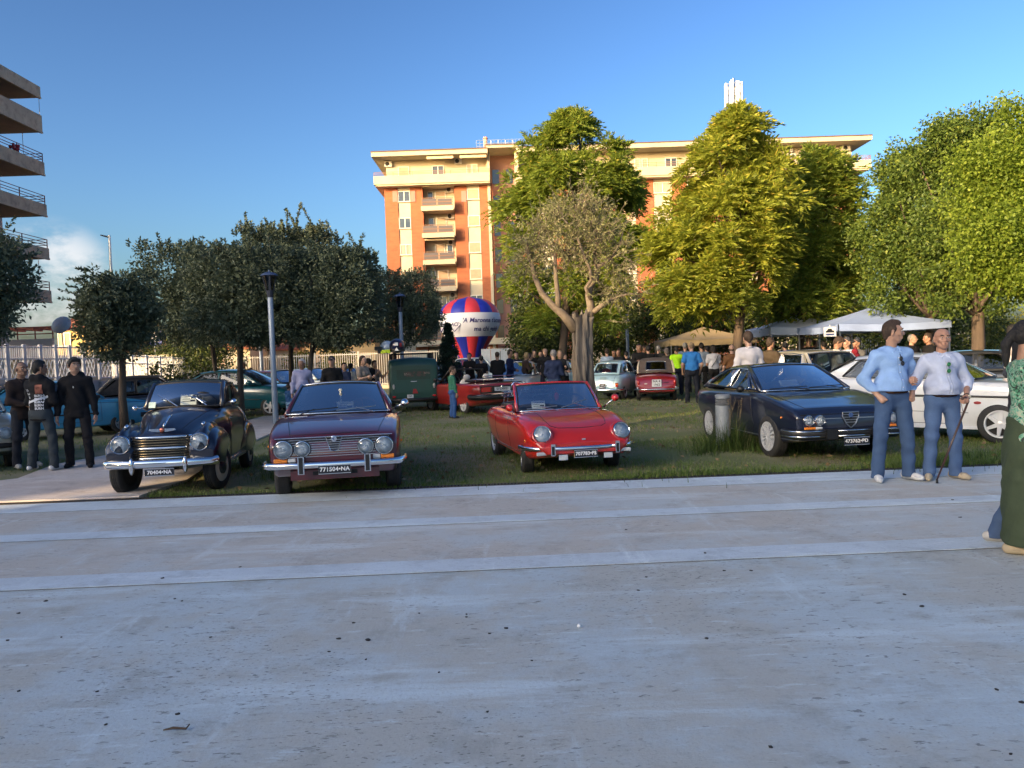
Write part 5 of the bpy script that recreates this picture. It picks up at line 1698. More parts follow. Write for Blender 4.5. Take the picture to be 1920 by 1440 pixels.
		tri = tessellate_polygon([[Vector((p[0], p[1], 0)) for p in poly] for poly in polys])
		for s in (1, -1):
			mb = MB()
			mb.add([(q.x, s * q.y, q.z) for q in (sidep(*p) for p in flat_pts)], [tuple(t) for t in tri])
			mb.add([(q.x, s * (q.y - 0.03), q.z) for q in (sidep(*p) for p in flat_pts)], [tuple(t) for t in tri])
			mb.build('side_panel', roof_m if (roof_m and G.get('soft')) else mt, self.T)
			for w_ in wins:
				d = dense(w_, 0.1)
				mb = MB(); mb.add([(q.x, s * (q.y - 0.012), q.z) for q in (sidep(*p) for p in d)], [tuple(range(len(d)))])
				so = mb.build('side_window', side_glass, self.T)
				mb = MB(); mb.tube([(q.x, s * (q.y + 0.002), q.z) for q in (sidep(*p) for p in d)], 0.009, 5, closed=True)
				mb.build('window_trim', trim or M_BLACK, so, True)
			if G.get('gutter', True):
				mb = MB(); mb.tube([(p.x, s * (p.y + 0.006), p.z - 0.004) for p in rail], 0.011, 5)
				mb.build('roof_gutter', trim or mt, self.T, True)
		self.sidep = sidep
	def headlight(self, x, y, z, r, tilt=0.0, yaw=0.0, ring=0.012, name='headlight', ring_m=M_CHROME):
		M = Matrix.Translation((x, y, z)) @ Matrix.Rotation(yaw, 4, 'Z') @ Matrix.Rotation(PI / 2 - tilt, 4, 'Y')
		m = MB()
		m.lathe([(r + ring, -0.05), (r + ring, 0.004), (r + ring * 0.5, 0.012), (r, 0.006), (r * 0.99, 0.0)], 28, M, 0)
		m.lathe([(r * 0.99, 0.0), (r * 0.85, -0.008), (r * 0.5, -0.018), (r * 0.14, -0.022), (r * 0.12, -0.002), (0, 0.002)], 28, M, 1)
		o = m.build(name, [ring_m, M_REFL], self.T, True, 50)
		m = MB(); m.lathe([(r * 0.985, 0.004), (r * 0.8, 0.016), (r * 0.45, 0.026), (0, 0.03)], 24, M)
		m.build('lens', GL_LENS, o, True)
		return o
	def lamp(self, c, s, m, name, rz=0.0, parent=None):
		mb = MB(); mb.box(c, s, rz)
		o = mb.build(name, m, parent or self.T)
		bv = o.modifiers.new('bevel', 'BEVEL'); bv.width = min(s) * 0.3; bv.segments = 2
		return o
	def bumper(self, pts, r, flat, m=M_CHROME, name='bumper'):
		mb = MB(); mb.tube(pts, r, 10, flat=flat)
		return mb.build(name, m, self.T, True, 60)
	def plate(self, text, c, size, front=True, m=M_PLATEK, lm=M_LETW, tilt=0.0, two=None, ts=0.72, yaw=0.0):
		s = 1 if front else -1
		Mr = Matrix.Translation(c) @ Matrix.Rotation(yaw, 4, 'Z')
		mb = MB(); mb.add([Mr @ Vector(p) for p in [(0.006 * s, a * size[0] / 2, b * size[1] / 2) for a in (-1, 1) for b in (-1, 1)] + [(-0.006 * s, a * size[0] / 2, b * size[1] / 2) for a in (-1, 1) for b in (-1, 1)]],
						  [(0, 1, 3, 2), (4, 6, 7, 5), (0, 2, 6, 4), (1, 5, 7, 3), (0, 4, 5, 1), (2, 3, 7, 6)])
		o = mb.build('number_plate', m, self.T)
		mb = MB(); rr = [Mr @ Vector((0.007 * s, a * size[0] / 2, b * size[1] / 2)) for a, b in ((-1, -1), (1, -1), (1, 1), (-1, 1))]
		mb.tube(rr, 0.006, 4, closed=True); mb.build('plate_frame', M_CHROME if m is M_PLATEK else M_BLACK, o)
		lines = [(text, 0.0)] if not two else [(text, size[1] * 0.23), (two, -size[1] * 0.23)]
		hgt = size[1] * ts if not two else size[1] * 0.42
		for tx, dz in lines:
			Mt = Mr @ frame_M((0.0085 * s, 0, dz), (0, s, 0), (0, 0, 1))
			text_on(tx, hgt, Mt, lm, o, spacing=1.05, bold=0.002)
		return o
	def mirror(self, c, r, m, arm, side):
		mb = MB()
		mb.ball(c, r, 8, 0, (1.3, 1.0, 0.95))
		mb.tube([c, arm], 0.01, 6, 1)
		return mb.build('wing_mirror', [m, M_CHROME], self.T, True)
	def wiper(self, a, b, arm_end, m=M_BLACK):
		mb = MB()
		mb.tube([arm_end, Vector(a).lerp(Vector(b), 0.5) + Vector((0.02, 0, 0.012))], 0.006, 5)
		mb.tube([a, b], 0.007, 5)
		return mb.build('wiper', m, self.T)
	def steering(self, c, r, tilt, m=M_BLACK):
		M = Matrix.Translation(c) @ Matrix.Rotation(-(PI / 2 - tilt), 4, 'Y')
		mb = MB()
		mb.tube([M @ Vector((r * math.cos(2 * PI * i / 24), r * math.sin(2 * PI * i / 24), 0)) for i in range(24)], 0.014, 6, closed=True)
		for a in (PI / 2 + .2, PI * 1.17, -0.25):
			mb.tube([M @ Vector((r * math.cos(a), r * math.sin(a), 0)), M @ Vector((0, 0, -0.03))], 0.009, 5)
		mb.cyl(M @ Vector((0, 0, -0.03)), M @ Vector((0, 0, -0.25)), 0.03, n=8)
		return mb.build('steering_wheel', m, self.T, True)
	def seat(self, x, y, z, w_, h, m, head=False, rows=1):
		mb = MB()
		o = len(mb.v)
		mb.ball((0, 0, h * 0.5), 1, 8, 0, (0.10, w_ / 2, h * 0.52))
		mb.ball((0.26, 0, 0.05), 1, 8, 0, (0.27, w_ / 2, 0.1))
		if head:
			mb.ball((-0.04, 0, h * 1.08), 1, 6, 0, (0.05, w_ * 0.26, 0.09))
		ob = mb.build('seat', m, self.T, True)
		ob.location = (x, y, z); ob.rotation_euler = (0, -0.2, 0)
		return ob
	def dash(self, x, y, z, m=M_BLACK):
		mb = MB(); mb.tube([(x, -y, z), (x + 0.06, 0, z + 0.02), (x, y, z)], 0.09, 8)
		return mb.build('dashboard', m, self.T, True)
	def paper(self, c, w_, h, tilt=0.5, rz=0.0):
		M = Matrix.Translation(c) @ Matrix.Rotation(rz, 4, 'Z') @ Matrix.Rotation(-tilt, 4, 'Y')
		mb = MB(); mb.add([M @ Vector(p) for p in [(0, -w_ / 2, 0), (0, w_ / 2, 0), (0, w_ / 2, h), (0, -w_ / 2, h), (-0.004, -w_ / 2, 0), (-0.004, w_ / 2, 0), (-0.004, w_ / 2, h), (-0.004, -w_ / 2, h)]],
						  [(0, 1, 2, 3), (7, 6, 5, 4), (0, 4, 5, 1), (1, 5, 6, 2), (2, 6, 7, 3), (3, 7, 4, 0)])
		o = mb.build('display_card', M_PAPER, self.T)
		mb = MB()
		for k, (a, b) in enumerate(((-0.3, 0.35), (-0.38, 0.1), (-0.38, 0.3))):
			zz = h * (0.75 - 0.22 * k)
			mb.add([M @ Vector(p) for p in [(0.002, a * w_, zz), (0.002, b * w_, zz), (0.002, b * w_, zz + h * 0.05), (0.002, a * w_, zz + h * 0.05)]], [(0, 1, 2, 3)])
		mb.add([M @ Vector(p) for p in [(0.002, 0.12 * w_, h * 0.3), (0.002, 0.42 * w_, h * 0.3), (0.002, 0.42 * w_, h * 0.48), (0.002, 0.12 * w_, h * 0.48)]], [(0, 1, 2, 3)])
		mb.build('print', M_LETK, o)
		return o
	def wells(self, xf, xr, r, y_in, y_out):
		z = self.wz
		out = []
		for x in (xf, xr):
			for s in (1, -1):
				m = MB(); m.cyl((x, s * y_in, z), (x, s * y_out, z), r, n=36)
				out.append(m)
		return out
# ------------------------------------------------------------------ the four cars in the front row
def place(front_axle, heading, xf):
	h = Vector((heading[0], heading[1], 0)).normalized()
	return Vector((front_axle[0], front_axle[1], 0)) - h * xf, h
# --- 1. small dark 1950s saloon
P_NAVY = paint('midnight_paint', (0.010, 0.011, 0.024))
pos, hd = place((-4.43, 9.90), (0.15, -0.99), 1.0)
c = Car('vintage_car', 'small dark 1950s car with chrome grille bars and separate headlamps', 'car', pos, hd)
c.wz = 0.29
H = dict(top=[(-1.62, .62), (-1.45, .86), (-1.1, 1.0), (-.6, 1.04), (.30, 1.05), (.55, 1.03), (.9, .97), (1.15, .90), (1.30, .83), (1.38, .74), (1.41, .62)],
		 w=[(-1.62, .40), (-1.3, .54), (-.7, .60), (.2, .60), (.45, .55), (.8, .46), (1.1, .40), (1.41, .34)],
		 wt=[(-1.62, .22), (-1, .40), (0, .45), (.4, .40), (.8, .24), (1.1, .17), (1.41, .14)],
		 zs=[(-1.62, .5), (0, .72), (.5, .72), (1.0, .64), (1.41, .56)], zb=[(-1.62, .36), (-1, .27), (.6, .27), (1.41, .36)],
		 ws=[(-1.62, .32), (-.7, .58), (.3, .58), (.8, .44), (1.41, .32)], crown=[(-1.62, .05), (0, .03), (.5, .05), (1.1, .06), (1.41, .04)], pw=0.9)
FF = dict(top=[(.22, .50), (.40, .66), (.62, .79), (.85, .87), (1.08, .875), (1.26, .84), (1.40, .76), (1.46, .64)],
		  w=[(.22, .05), (.40, .12), (.7, .17), (1.2, .185), (1.40, .175), (1.46, .15)], wt=[(.22, .02), (.6, .05), (1.1, .07), (1.46, .06)],
		  zs=[(.22, .42), (.6, .60), (1.1, .66), (1.46, .58)], zb=[(.22, .30), (.6, .30), (1.46, .40)], ws=[(.22, .05), (.5, .13), (1.2, .175), (1.46, .14)],
		  crown=[(.22, .04), (.8, .07), (1.46, .07)], pw=1.0, nst=34)
AP = dict(top=[(.5, .60), (1.1, .74), (1.32, .72), (1.40, .62)], w=[(.5, .50), (1.40, .46)], wt=[(.5, .40), (1.40, .34)], zs=[(.5, .5), (1.40, .52)], zb=[(.5, .32), (1.40, .38)], ws=[(.5, .48), (1.40, .42)], crown=[(.5, .03), (1.40, .05)], pw=.8, nst=20)
RF = dict(top=[(-1.60, .42), (-1.48, .60), (-1.25, .73), (-1.0, .77), (-.75, .73), (-.5, .58), (-.38, .42)], w=[(-1.60, .08), (-1.2, .12), (-.8, .12), (-.38, .06)], wt=[(-1.6, .03), (-1, .05), (-.38, .02)],
		  zs=[(-1.6, .36), (-1, .56), (-.38, .36)], zb=[(-1.6, .28), (-.38, .28)], ws=[(-1.6, .06), (-1, .12), (-.38, .05)], crown=[(-1.6, .05), (-.38, .05)], pw=1.0, nst=30)
ext = [AP]
for s in (1, -1):
	f = dict(FF); f['yoff'] = s * .485; ext.append(f)
	f = dict(RF); f['yoff'] = s * .525; ext.append(f)
cab = MB(); cab.bbox(-.95, .18, -.50, .50, .45, 1.2)
c.body(H, P_NAVY, c.wells(1.0, -1.0, .345, .36, .9), nst=56, extra=ext)
c.wheels(1.0, -1.0, 1.115, 1.09, .295, .135, 'disc', steer=-0.22)
c.glasshouse(dict(wb=(.30, .50, 1.03), wt=(-.02, .465, 1.36), rt=(-.78, .44, 1.34), rb=(-1.30, .42, .98), bulge=(.05, .05, -.10, -.12), crown=.03, rise=.035,
				  windows=[[(.17, 1.05), (-.02, 1.30), (-.56, 1.31), (-.60, 1.05)]], round=.06, rear_glass=True), P_NAVY, trim=None)
m = MB(); m.bbox(-1.25, .28, -.44, .44, 1.035, 1.05); m.build('cabin_floor', M_DARKIN, c.T)
for y in (.24, -.24):
	c.seat(-.35, y, 1.0, .40, .30, M_SEATG)
c.steering((.12, .22, 1.08), .17, .5)
for y in (.46, -.46):
	c.headlight(1.475, y, .66, .098, 0.06, ring=.018)
	m = MB(); m.ball((1.20, y, .86), .04, 8, sc=(1.5, 0.7, .8)); m.build('side_lamp', [M_CHROME], c.T, True)
	m = MB(); m.cyl((1.30, y * 1.0, .66), (1.448, y, .66), .10, .118, 24); m.build('lamp_shell', P_NAVY, c.T, True)
m = MB(); m.bbox(1.36, 1.432, -.33, .33, .46, .75); m.build('grille_recess', M_DARKIN, c.T)
for i, z in enumerate((.735, .60, .475)):
	m = MB(); m.tube([(1.40, -.36, z), (1.445, -.2, z), (1.455, 0, z), (1.445, .2, z), (1.40, .36, z)], .017, 8)
	m.build('grille_bar', M_CHROME, c.T, True)
for z in (.70, .667, .634, .567, .535, .505):
	m = MB(); m.tube([(1.432, -.335, z), (1.446, -.15, z), (1.446, .15, z), (1.432, .335, z)], .008, 6); m.build('grille_slat', mat('gold_reflection_trim', (0.30, 0.23, 0.14), 0.25, 1.0), c.T, True)  # slats coloured gold to imitate warm reflections between the bars
m = MB(); m.tube([c.top_pt(x, 0, .012) for x in (1.28, 1.2, 1.1, 1.0, .92)], [.012, .018, .02, .016, .008], 8); m.build('bonnet_ornament', M_CHROME, c.T, True)
p = c.front_pt(0, .80, .02)
m = MB(); m.prism([(-.16, -.005), (-.05, -.022), (.05, -.022), (.16, -.005), (.15, .018), (-.15, .018)], -.006, .008, 0, frame_M(p, (0, 1, 0), (0, 0, 1))); o = m.build('winged_badge', M_CHROME, c.T)
m = MB(); m.ball(p + Vector((.01, 0, 0)), .032, 8, sc=(.5, 1, 1)); m.build('badge_disc', mat('copper_badge', (0.5, 0.15, 0.10), 0.3, 0.6), o, True)
for s in (1, -1):
	pts = [c.top_pt(x, s * (.20 + .22 * (1.25 - x)), 0) for x in np.linspace(1.26, .36, 14)]
	m = MB(); m.tube(pts, .005, 4); m.build('panel_gap', M_BLACK, c.T)
c.bumper([(1.42, -.66, .42), (1.50, -.60, .42), (1.545, -.3, .42), (1.555, 0, .42), (1.545, .3, .42), (1.50, .60, .42), (1.42, .66, .42)], .030, 1.75)
for y in (.31, -.31):
	m = MB(); m.ball((1.575, y, .40), .05, 10, sc=(.8, .62, 2.1)); m.build('overrider', M_CHROME, c.T, True)
c.plate('70404\u2022NA', (1.545, .0, .315), (.34, .085), ts=.74)
c.side_line([(.28, .98), (.26, .45), (.22, .33), (-.62, .33), (-.66, .98)])
c.side_line([(.24, .86), (.12, .86)], .009, M_CHROME, 'door_handle')
for s in (1, -1):
	m = MB(); m.bbox(-.62, .25, s * .57, s * .62, .27, .30); m.build('sill_strip', mat('dull_sill', (.3, .29, .27), .4, .8), c.T)
c.mirror((.30, .66, 1.09), .042, M_CHROME, (.22, .55, 1.08), 1)
c.mirror((.42, -.60, 1.06), .036, M_CHROME, (.34, -.50, 1.05), -1)
c.wiper((.325, -.14, 1.10), (.26, -.34, 1.22), (.40, -.06, 1.06), M_CHROME)
c.wiper((.335, .30, 1.10), (.27, .05, 1.2), (.40, .32, 1.06), M_CHROME)
c.paper((.20, .03, 1.065), .21, .15, .35)
m = MB(); p = Vector((.345, -.42, 1.07)); m.box((.318, -.41, 1.085), (.004, .09, .09), 0, 0, 0, -.55); m.build('tax_disc', mat('pale_sticker', (.45, .6, .6), .6), c.T)
# --- 2. maroon coupe seen from the front
P_MAR = paint('maroon_paint', (0.085, 0.010, 0.016))
pos, hd = place((-2.19, 9.52), (0.17, -0.985), 1.175)
c = Car('classic_coupe', 'dark maroon coupe with four round headlamps and orange indicators', 'car', pos, hd)
c.wz = .31
B = dict(top=[(-2.12, .72), (-2.0, .84), (-1.5, .90), (-.8, .92), (.72, .925), (1.1, .90), (1.5, .845), (1.75, .79), (1.86, .745), (1.90, .69)],
		 w=[(-2.12, .64), (-1.9, .74), (-1.2, .785), (0, .79), (1.2, .785), (1.6, .765), (1.82, .735), (1.90, .71)],
		 wt=[(-2.12, .52), (-1, .66), (.7, .69), (1.3, .675), (1.75, .66), (1.90, .63)],
		 zs=[(-2.12, .6), (0, .66), (1.2, .66), (1.90, .57)], zb=[(-2.12, .36), (-1.4, .24), (1.3, .23), (1.75, .28), (1.90, .37)],
		 ws=[(-2.12, .58), (-1, .73), (1, .73), (1.7, .70), (1.90, .66)], crown=[(-2.12, .05), (-1, .03), (.7, .02), (1.4, .028), (1.90, .02)], pw=.62)
cab = MB(); cab.bbox(-1.15, .55, -.66, .66, .40, 1.2)
c.body(B, P_MAR, c.wells(1.175, -1.175, .365, .45, 1.0) + [cab])
c.wheels(1.175, -1.175, 1.33, 1.28, .305, .175, 'cap', steer=0.04)
c.glasshouse(dict(wb=(.66, .66, .925), wt=(-.02, .52, 1.275), rt=(-.80, .50, 1.265), rb=(-1.55, .60, .93), bulge=(.12, .10, -.06, -.12), crown=.035, rise=.02, rspan=(.10, .94, .84),
				  belt=[(-.3, .70, .93), (-1.0, .69, .935)], windows=[[(.52, .955), (.02, 1.235), (-.34, 1.25), (-.36, .955)], [(-.42, .955), (-.40, 1.25), (-.76, 1.245), (-1.12, .965)]], round=.05), P_MAR)
for y in (.32, -.32):
	c.seat(-.25, y, .58, .46, .52, M_SEATK, True)
	c.seat(-.95, y, .60, .50, .36, M_SEATK)
c.dash(.50, .60, .88)
c.steering((.32, .33, .93), .185, .45, M_WOODR)
m = MB(); m.cyl((.42, .02, 1.0), (.36, .02, 1.2), .012, n=6); m.ball((.36, .02, 1.21), .025, 5); m.build('hanging_charm', M_CREAMW, c.T)
m = MB(); m.box((.16, 0, 1.22), (.02, .2, .06)); m.build('rear_view_mirror', M_BLACK, c.T)
m = MB(); m.bbox(1.80, 1.916, -.635, .635, .50, .725); m.build('grille_recess', mat('grille_black', (.012, .008, .010), .4), c.T)
for k in range(8):
	z = .515 + k * .0275
	m = MB(); m.bbox(1.914, 1.924, -.62, .62, z, z + .006); m.build('grille_bar', M_CHROME, c.T)
m = MB(); m.tube([(1.90, -.66, .735), (1.922, -.5, .738), (1.924, .5, .738), (1.90, .66, .735)], .006, 5); m.build('grille_trim', M_CHROME, c.T)
for y, r in ((.565, .095), (-.565, .095), (.355, .082), (-.355, .082)):
	c.headlight(1.944, y, .612, r, 0, ring=.016, ring_m=M_BLACK)
	m = MB(); m.tube([(1.955, y + (r + .004) * math.cos(2 * PI * i / 24), .612 + (r + .004) * math.sin(2 * PI * i / 24)) for i in range(24)], .005, 5, closed=True); m.build('lamp_ring', M_CHROME, c.T)
sh = [(-.09, .735), (.09, .735), (.045, .585), (0, .575), (-.045, .585)]
m = MB(); m.prism([(p[0], p[1] - .66) for p in sh], 0, .012, 0, frame_M((1.922, 0, .66), (0, 1, 0), (0, 0, 1)))
o = m.build('shield_grille', mat('grille_black', (0, 0, 0)), c.T)
m = MB(); m.tube([(1.936, p[0], p[1]) for p in sh], .006, 5, closed=True)
for k in range(5):
	z = .60 + k * .025; hw = .05 + k * .010
	m.bbox(1.933, 1.939, -hw, hw, z, z + .006)
m.build('shield_trim', M_CHROME, o)
m = MB(); m.lathe([(.034, 0), (.034, .008), (.028, .01), (0, .01)], 20, frame_M((1.937, 0, .715), (0, 1, 0), (0, 0, 1)))
m.build('round_badge', M_CHROME, o)
m = MB(); M = frame_M((1.949, 0, .715), (0, 1, 0), (0, 0, 1)); m.prism([(-.022, -.004), (-.004, -.004), (-.004, -.02), (.004, -.02), (.004, .02), (-.004, .02), (-.004, .004), (-.022, .004)], 0, .001, 0, M)
m.build('badge_cross', mat('badge_blue', (.05, .10, .25), .4), o)
c.bumper([(1.62, -.81, .425), (1.80, -.80, .425), (1.93, -.73, .425), (1.975, -.4, .425), (1.98, 0, .425), (1.975, .4, .425), (1.93, .73, .425), (1.80, .80, .425), (1.62, .81, .425)], .026, 1.45)
for y in (.37, -.37):
	m = MB(); m.box((1.995, y, .43), (.05, .072, .20)); o = m.build('overrider', M_CHROME, c.T)
	m = MB(); m.box((2.021, y, .43), (.012, .045, .185)); m.build('rubber_insert', M_BLACK, o)
for s in (1, -1):
	c.lamp((1.925, s * .60, .487), (.03, .15, .045), M_AMBER, 'indicator'); c.lamp((1.925, s * .475, .487), (.03, .085, .045), M_CLEARL, 'position_lamp')
	c.lamp((1.55, s * .775, .62), (.05, .02, .03), M_AMBER, 'side_repeater')
m = MB(); m.bbox(1.78, 1.90, -.5, .5, .25, .36); m.build('front_valance', P_MAR, c.T)
m = MB(); m.bbox(1.86, 1.905, -.25, .25, .30, .345); m.build('valance_slot', M_DARKIN, c.T)
c.plate('771504\u2022NA', (2.0, -.0, .372), (.36, .095), ts=.70)
c.top_line([(1.80, .50), (1.2, .58), (.76, .62)]); c.top_line([(1.80, -.50), (1.2, -.58), (.76, -.62)]); c.top_line([(1.80, -.50), (1.83, 0), (1.80, .50)])
c.side_line([(.60, .92), (.62, .40), (.55, .30), (-.40, .30), (-.45, .60), (-.42, .92)])
c.side_line([(-.38, .80), (-.22, .80)], .012, M_CHROME, 'door_handle')
c.mirror((.62, .86, 1.02), .055, M_CHROME, (.52, .70, .94), 1)
c.wiper((.80, -.60, .965), (.72, .0, 1.0), (.86, -.48, .93)); c.wiper((.82, -.02, .968), (.70, .48, 1.0), (.86, .46, .935), M_STEEL)
c.paper((.58, .08, .95), .22, .13, .5)
for y in (-.3, -.1, .1, .3):
	m = MB(); m.box((.83, y, c.top_pt(.83, y).z + .001), (.03, .16, .004)); m.build('cowl_vent', M_BLACK, c.T)
# --- 3. red open two-seater
P_RED = paint('red_paint', (0.52, 0.018, 0.012))
pos, hd = place((.76, 10.58), (0.20, -0.98), 1.01)
c = Car('open_sports_car', 'small bright red open two-seater with round sloping headlamps', 'car', pos, hd)
c.wz = .285
B = dict(top=[(-1.98, .56), (-1.9, .70), (-1.5, .80), (-.9, .815), (0, .80), (.55, .80), (.9, .775), (1.25, .715), (1.5, .635), (1.66, .545), (1.73, .46)],
		 w=[(-1.98, .55), (-1.7, .68), (-1.0, .745), (0, .74), (1.0, .745), (1.4, .72), (1.62, .66), (1.73, .58)],
		 wt=[(-1.98, .45), (-1, .60), (0, .60), (.9, .56), (1.4, .54), (1.73, .46)],
		 zs=[(-1.98, .5), (-1, .62), (0, .56), (1.0, .62), (1.5, .52), (1.73, .40)], zb=[(-1.98, .32), (-1, .20), (1, .20), (1.5, .24), (1.73, .31)],
		 ws=[(-1.98, .48), (-1, .68), (1, .68), (1.5, .64), (1.73, .52)], crown=[(-1.98, .05), (0, .03), (.6, .015), (1.0, -.015), (1.4, -.02), (1.73, .03)], pw=.8)
cab = MB(); cab.bbox(-.85, .30, -.60, .60, .36, 1.2)
c.body(B, P_RED, c.wells(1.01, -1.01, .335, .40, 1.0) + [cab])
c.wheels(1.01, -1.01, 1.20, 1.24, .283, .165, 'cap', steer=-0.16)
c.glasshouse(dict(wb=(.52, .62, .79), wt=(.10, .555, 1.155), rt=(-.5, .5, 1.1), rb=(-1, .5, .8), bulge=(.10, .09, 0, 0), crown=.02, open=True, wbz=.015), P_RED)
for y in (.30, -.30):
	c.seat(-.42, y, .42, .44, .50, M_SEATK)
c.dash(.30, .54, .76, M_BLACK)
c.steering((.14, .30, .84), .18, .5, M_BLACK)
m = MB(); m.ball((-.98, 0, .82), 1, 8, sc=(.18, .58, .06)); m.build('folded_hood', M_BLACK, c.T, True)
rk = MB()
for z, k in ((1.0, 1), (.90, 0)):
	pass
zr = .93
loop = [(-1.05, -.50), (-1.05, .50), (-1.55, .46), (-1.55, -.46)]
rk.tube([(x, y, zr + (.0 if i < 2 else .0)) for i, (x, y) in enumerate(loop)], .009, 6, closed=True)
rk.tube([(x * .98, y, zr + .075) for x, y in loop], .008, 6, closed=True)
for i in range(9):
	y = -.46 + i * .115
	rk.tube([(-1.05, y, zr), (-1.55, y * .92, zr)], .005, 5); rk.tube([(-1.04, y, zr), (-1.03, y, zr + .075)], .005, 5); rk.tube([(-1.55, y * .92, zr), (-1.53, y * .92, zr + .075)], .005, 5)
for x, y in ((-1.1, -.42), (-1.1, .42), (-1.5, -.4), (-1.5, .4)):
	rk.tube([(x, y, zr), (x, y * 1.06, .78)], .008, 5)
rk.build('luggage_rack', M_CHROME, c.T)
m = MB(); m.tube([(-1.05, .13 + .09 * math.cos(2 * PI * i / 20) - .42, 1.04 + .13 * math.sin(2 * PI * i / 20)) for i in range(20)], .008, 5, closed=True); m.build('rack_hoop', M_CHROME, c.T)
m = MB(); m.box((.16, 0, 1.11), (.02, .18, .05)); m.build('rear_view_mirror', M_BLACK, c.T)
m = MB(); m.ball((.20, .06, .97), .045, 8, sc=(.6, .8, 1.4)); m.cyl((.20, .06, 1.02), (.17, .03, 1.10), .004, n=4); m.build('red_pendant', mat('red_felt', (.5, .02, .03), .7), c.T, True)
for s in (1, -1):
	hx = c.front_pt(s * .535, .57).x + .065
	c.headlight(hx, s * .535, .575, .098, .42, s * .10, ring=.016)
	m = MB(); m.lathe([(.150, -.14), (.140, -.05), (.122, .0), (.114, -.02)], 26, Matrix.Translation((hx - .006, s * .535, .572)) @ Matrix.Rotation(s * .10, 4, 'Z') @ Matrix.Rotation(PI / 2 - .42, 4, 'Y')); m.build('lamp_shell', P_RED, c.T, True)
c.bumper([(1.30, -.765, .385), (1.50, -.74, .385), (1.68, -.62, .385), (1.77, -.3, .385), (1.785, 0, .385), (1.77, .3, .385), (1.68, .62, .385), (1.50, .74, .385), (1.30, .765, .385)], .019, 1.35)
for s in (1, -1):
	m = MB(); m.box((1.775, s * .43, .375), (.05, .055, .15)); o = m.build('overrider', M_CHROME, c.T)
	m = MB(); m.box((1.802, s * .43, .365), (.010, .034, .11)); m.build('rubber_insert', M_BLACK, o)
	c.lamp((1.715, s * .56, .325), (.03, .15, .045), M_CLEARL, 'indicator', -s * .25)
	m = MB(); m.box((1.77, s * .30, .275), (.05, .12, .07)); o = m.build('fog_lamp', M_CHROME, c.T)
	m = MB(); m.box((1.797, s * .30, .275), (.006, .105, .056)); m.build('lens', M_CLEARL, o)
	p = c.side_pt(1.42, .47, s)
	if p: m = MB(); m.ball(p, .022, 6, sc=(1, .5, 1)); m.build('side_repeater', M_AMBER, c.T, True)
c.plate('707783\u2022PS', (1.795, 0, .312), (.31, .09), ts=.68)
m = MB(); p = c.front_pt(0, .485, .004); m.box(p, (.012, .05, .02)); m.build('nose_badge', M_CHROME, c.T)
c.top_line([(.62, .40), (.9, .42), (1.3, .415), (1.47, .38), (1.52, .30)]); c.top_line([(.62, -.40), (.9, -.42), (1.3, -.415), (1.47, -.38), (1.52, -.30)]); c.top_line([(1.52, -.30), (1.535, 0), (1.52, .30)])
c.side_line([(.42, .77), (.45, .40), (.38, .26), (-.50, .26), (-.55, .5), (-.50, .78)])
c.side_line([(.48, .765), (.2, .775), (-.4, .778), (-.9, .79)], .006, M_CHROME, 'belt_trim')
c.side_line([(1.28, .315), (.7, .27), (-.7, .27)], .006, M_CHROME, 'sill_trim')
c.mirror((.60, .83, .94), .055, P_RED, (.50, .68, .80), 1); c.mirror((.60, -.74, .86), .055, P_RED, (.52, -.66, .80), -1)
c.wiper((.655, -.5, .835), (.62, -.05, .86), (.72, -.06, .80), M_STEEL); c.wiper((.66, .0, .835), (.56, .40, .93), (.72, .42, .80), M_STEEL)
c.paper((.46, -.28, .815), .20, .13, .45)
# --- 4. dark blue wedge coupe behind the bollard
P_BLUE = paint('dark_blue_paint', (0.010, 0.014, 0.035))
pos, hd = place((4.52, 11.25), (0.10, -0.995), 1.2)
c = Car('wedge_coupe', 'dark blue wedge shaped coupe with shield grille, behind the bollard', 'car', pos, hd)
c.wz = .31
B = dict(top=[(-2.10, .80), (-2.04, .88), (-1.6, .93), (-.9, .93), (.72, .925), (1.2, .875), (1.7, .78), (1.92, .725), (1.98, .66)],
		 w=[(-2.10, .70), (-1.8, .79), (-1.0, .83), (0, .83), (1.2, .825), (1.7, .80), (1.98, .765)],
		 wt=[(-2.10, .60), (-1, .70), (.7, .74), (1.3, .73), (1.98, .69)],
		 zs=[(-2.10, .62), (0, .66), (1.2, .68), (1.98, .56)], zb=[(-2.10, .36), (-1.4, .22), (1.4, .22), (1.98, .30)],
		 ws=[(-2.10, .62), (-1, .77), (1, .77), (1.98, .72)], crown=[(-2.10, .03), (-1, .03), (.7, .015), (1.98, .015)], pw=.55)
cab = MB(); cab.bbox(-1.2, .55, -.70, .70, .40, 1.2)
c.body(B, P_BLUE, c.wells(1.2, -1.2, .375, .5, 1.0) + [cab])
c.wheels(1.2, -1.2, 1.48, 1.47, .31, .185, 'many', steer=.05)
c.glasshouse(dict(wb=(.72, .70, .925), wt=(-.05, .555, 1.285), rt=(-1.0, .53, 1.265), rb=(-1.98, .64, .90), bulge=(.12, .09, -.05, -.06), crown=.03, rise=.03, rspan=(.14, .93, .84),
				  belt=[(-.3, .735, .93), (-1.2, .72, .935)], windows=[[(.32, .955), (.03, 1.235), (-.38, 1.255), (-.42, .955)], [(.55, .955), (.37, .955), (.10, 1.215)], [(-.48, .955), (-.44, 1.255), (-.95, 1.235), (-1.50, .985)]], round=.03), P_BLUE)
for y in (.34, -.34):
	c.seat(-.25, y, .58, .48, .54, M_SEATT, True); c.seat(-1.0, y, .60, .55, .40, M_SEATT)
c.dash(.50, .62, .88); c.steering((.28, .34, .94), .18, .45)
m = MB(); m.box((.45, -.1, .985), (.02, .42, .20), .5, 0, 0, -.6); m.build('sun_shade', M_PAPER, c.T)
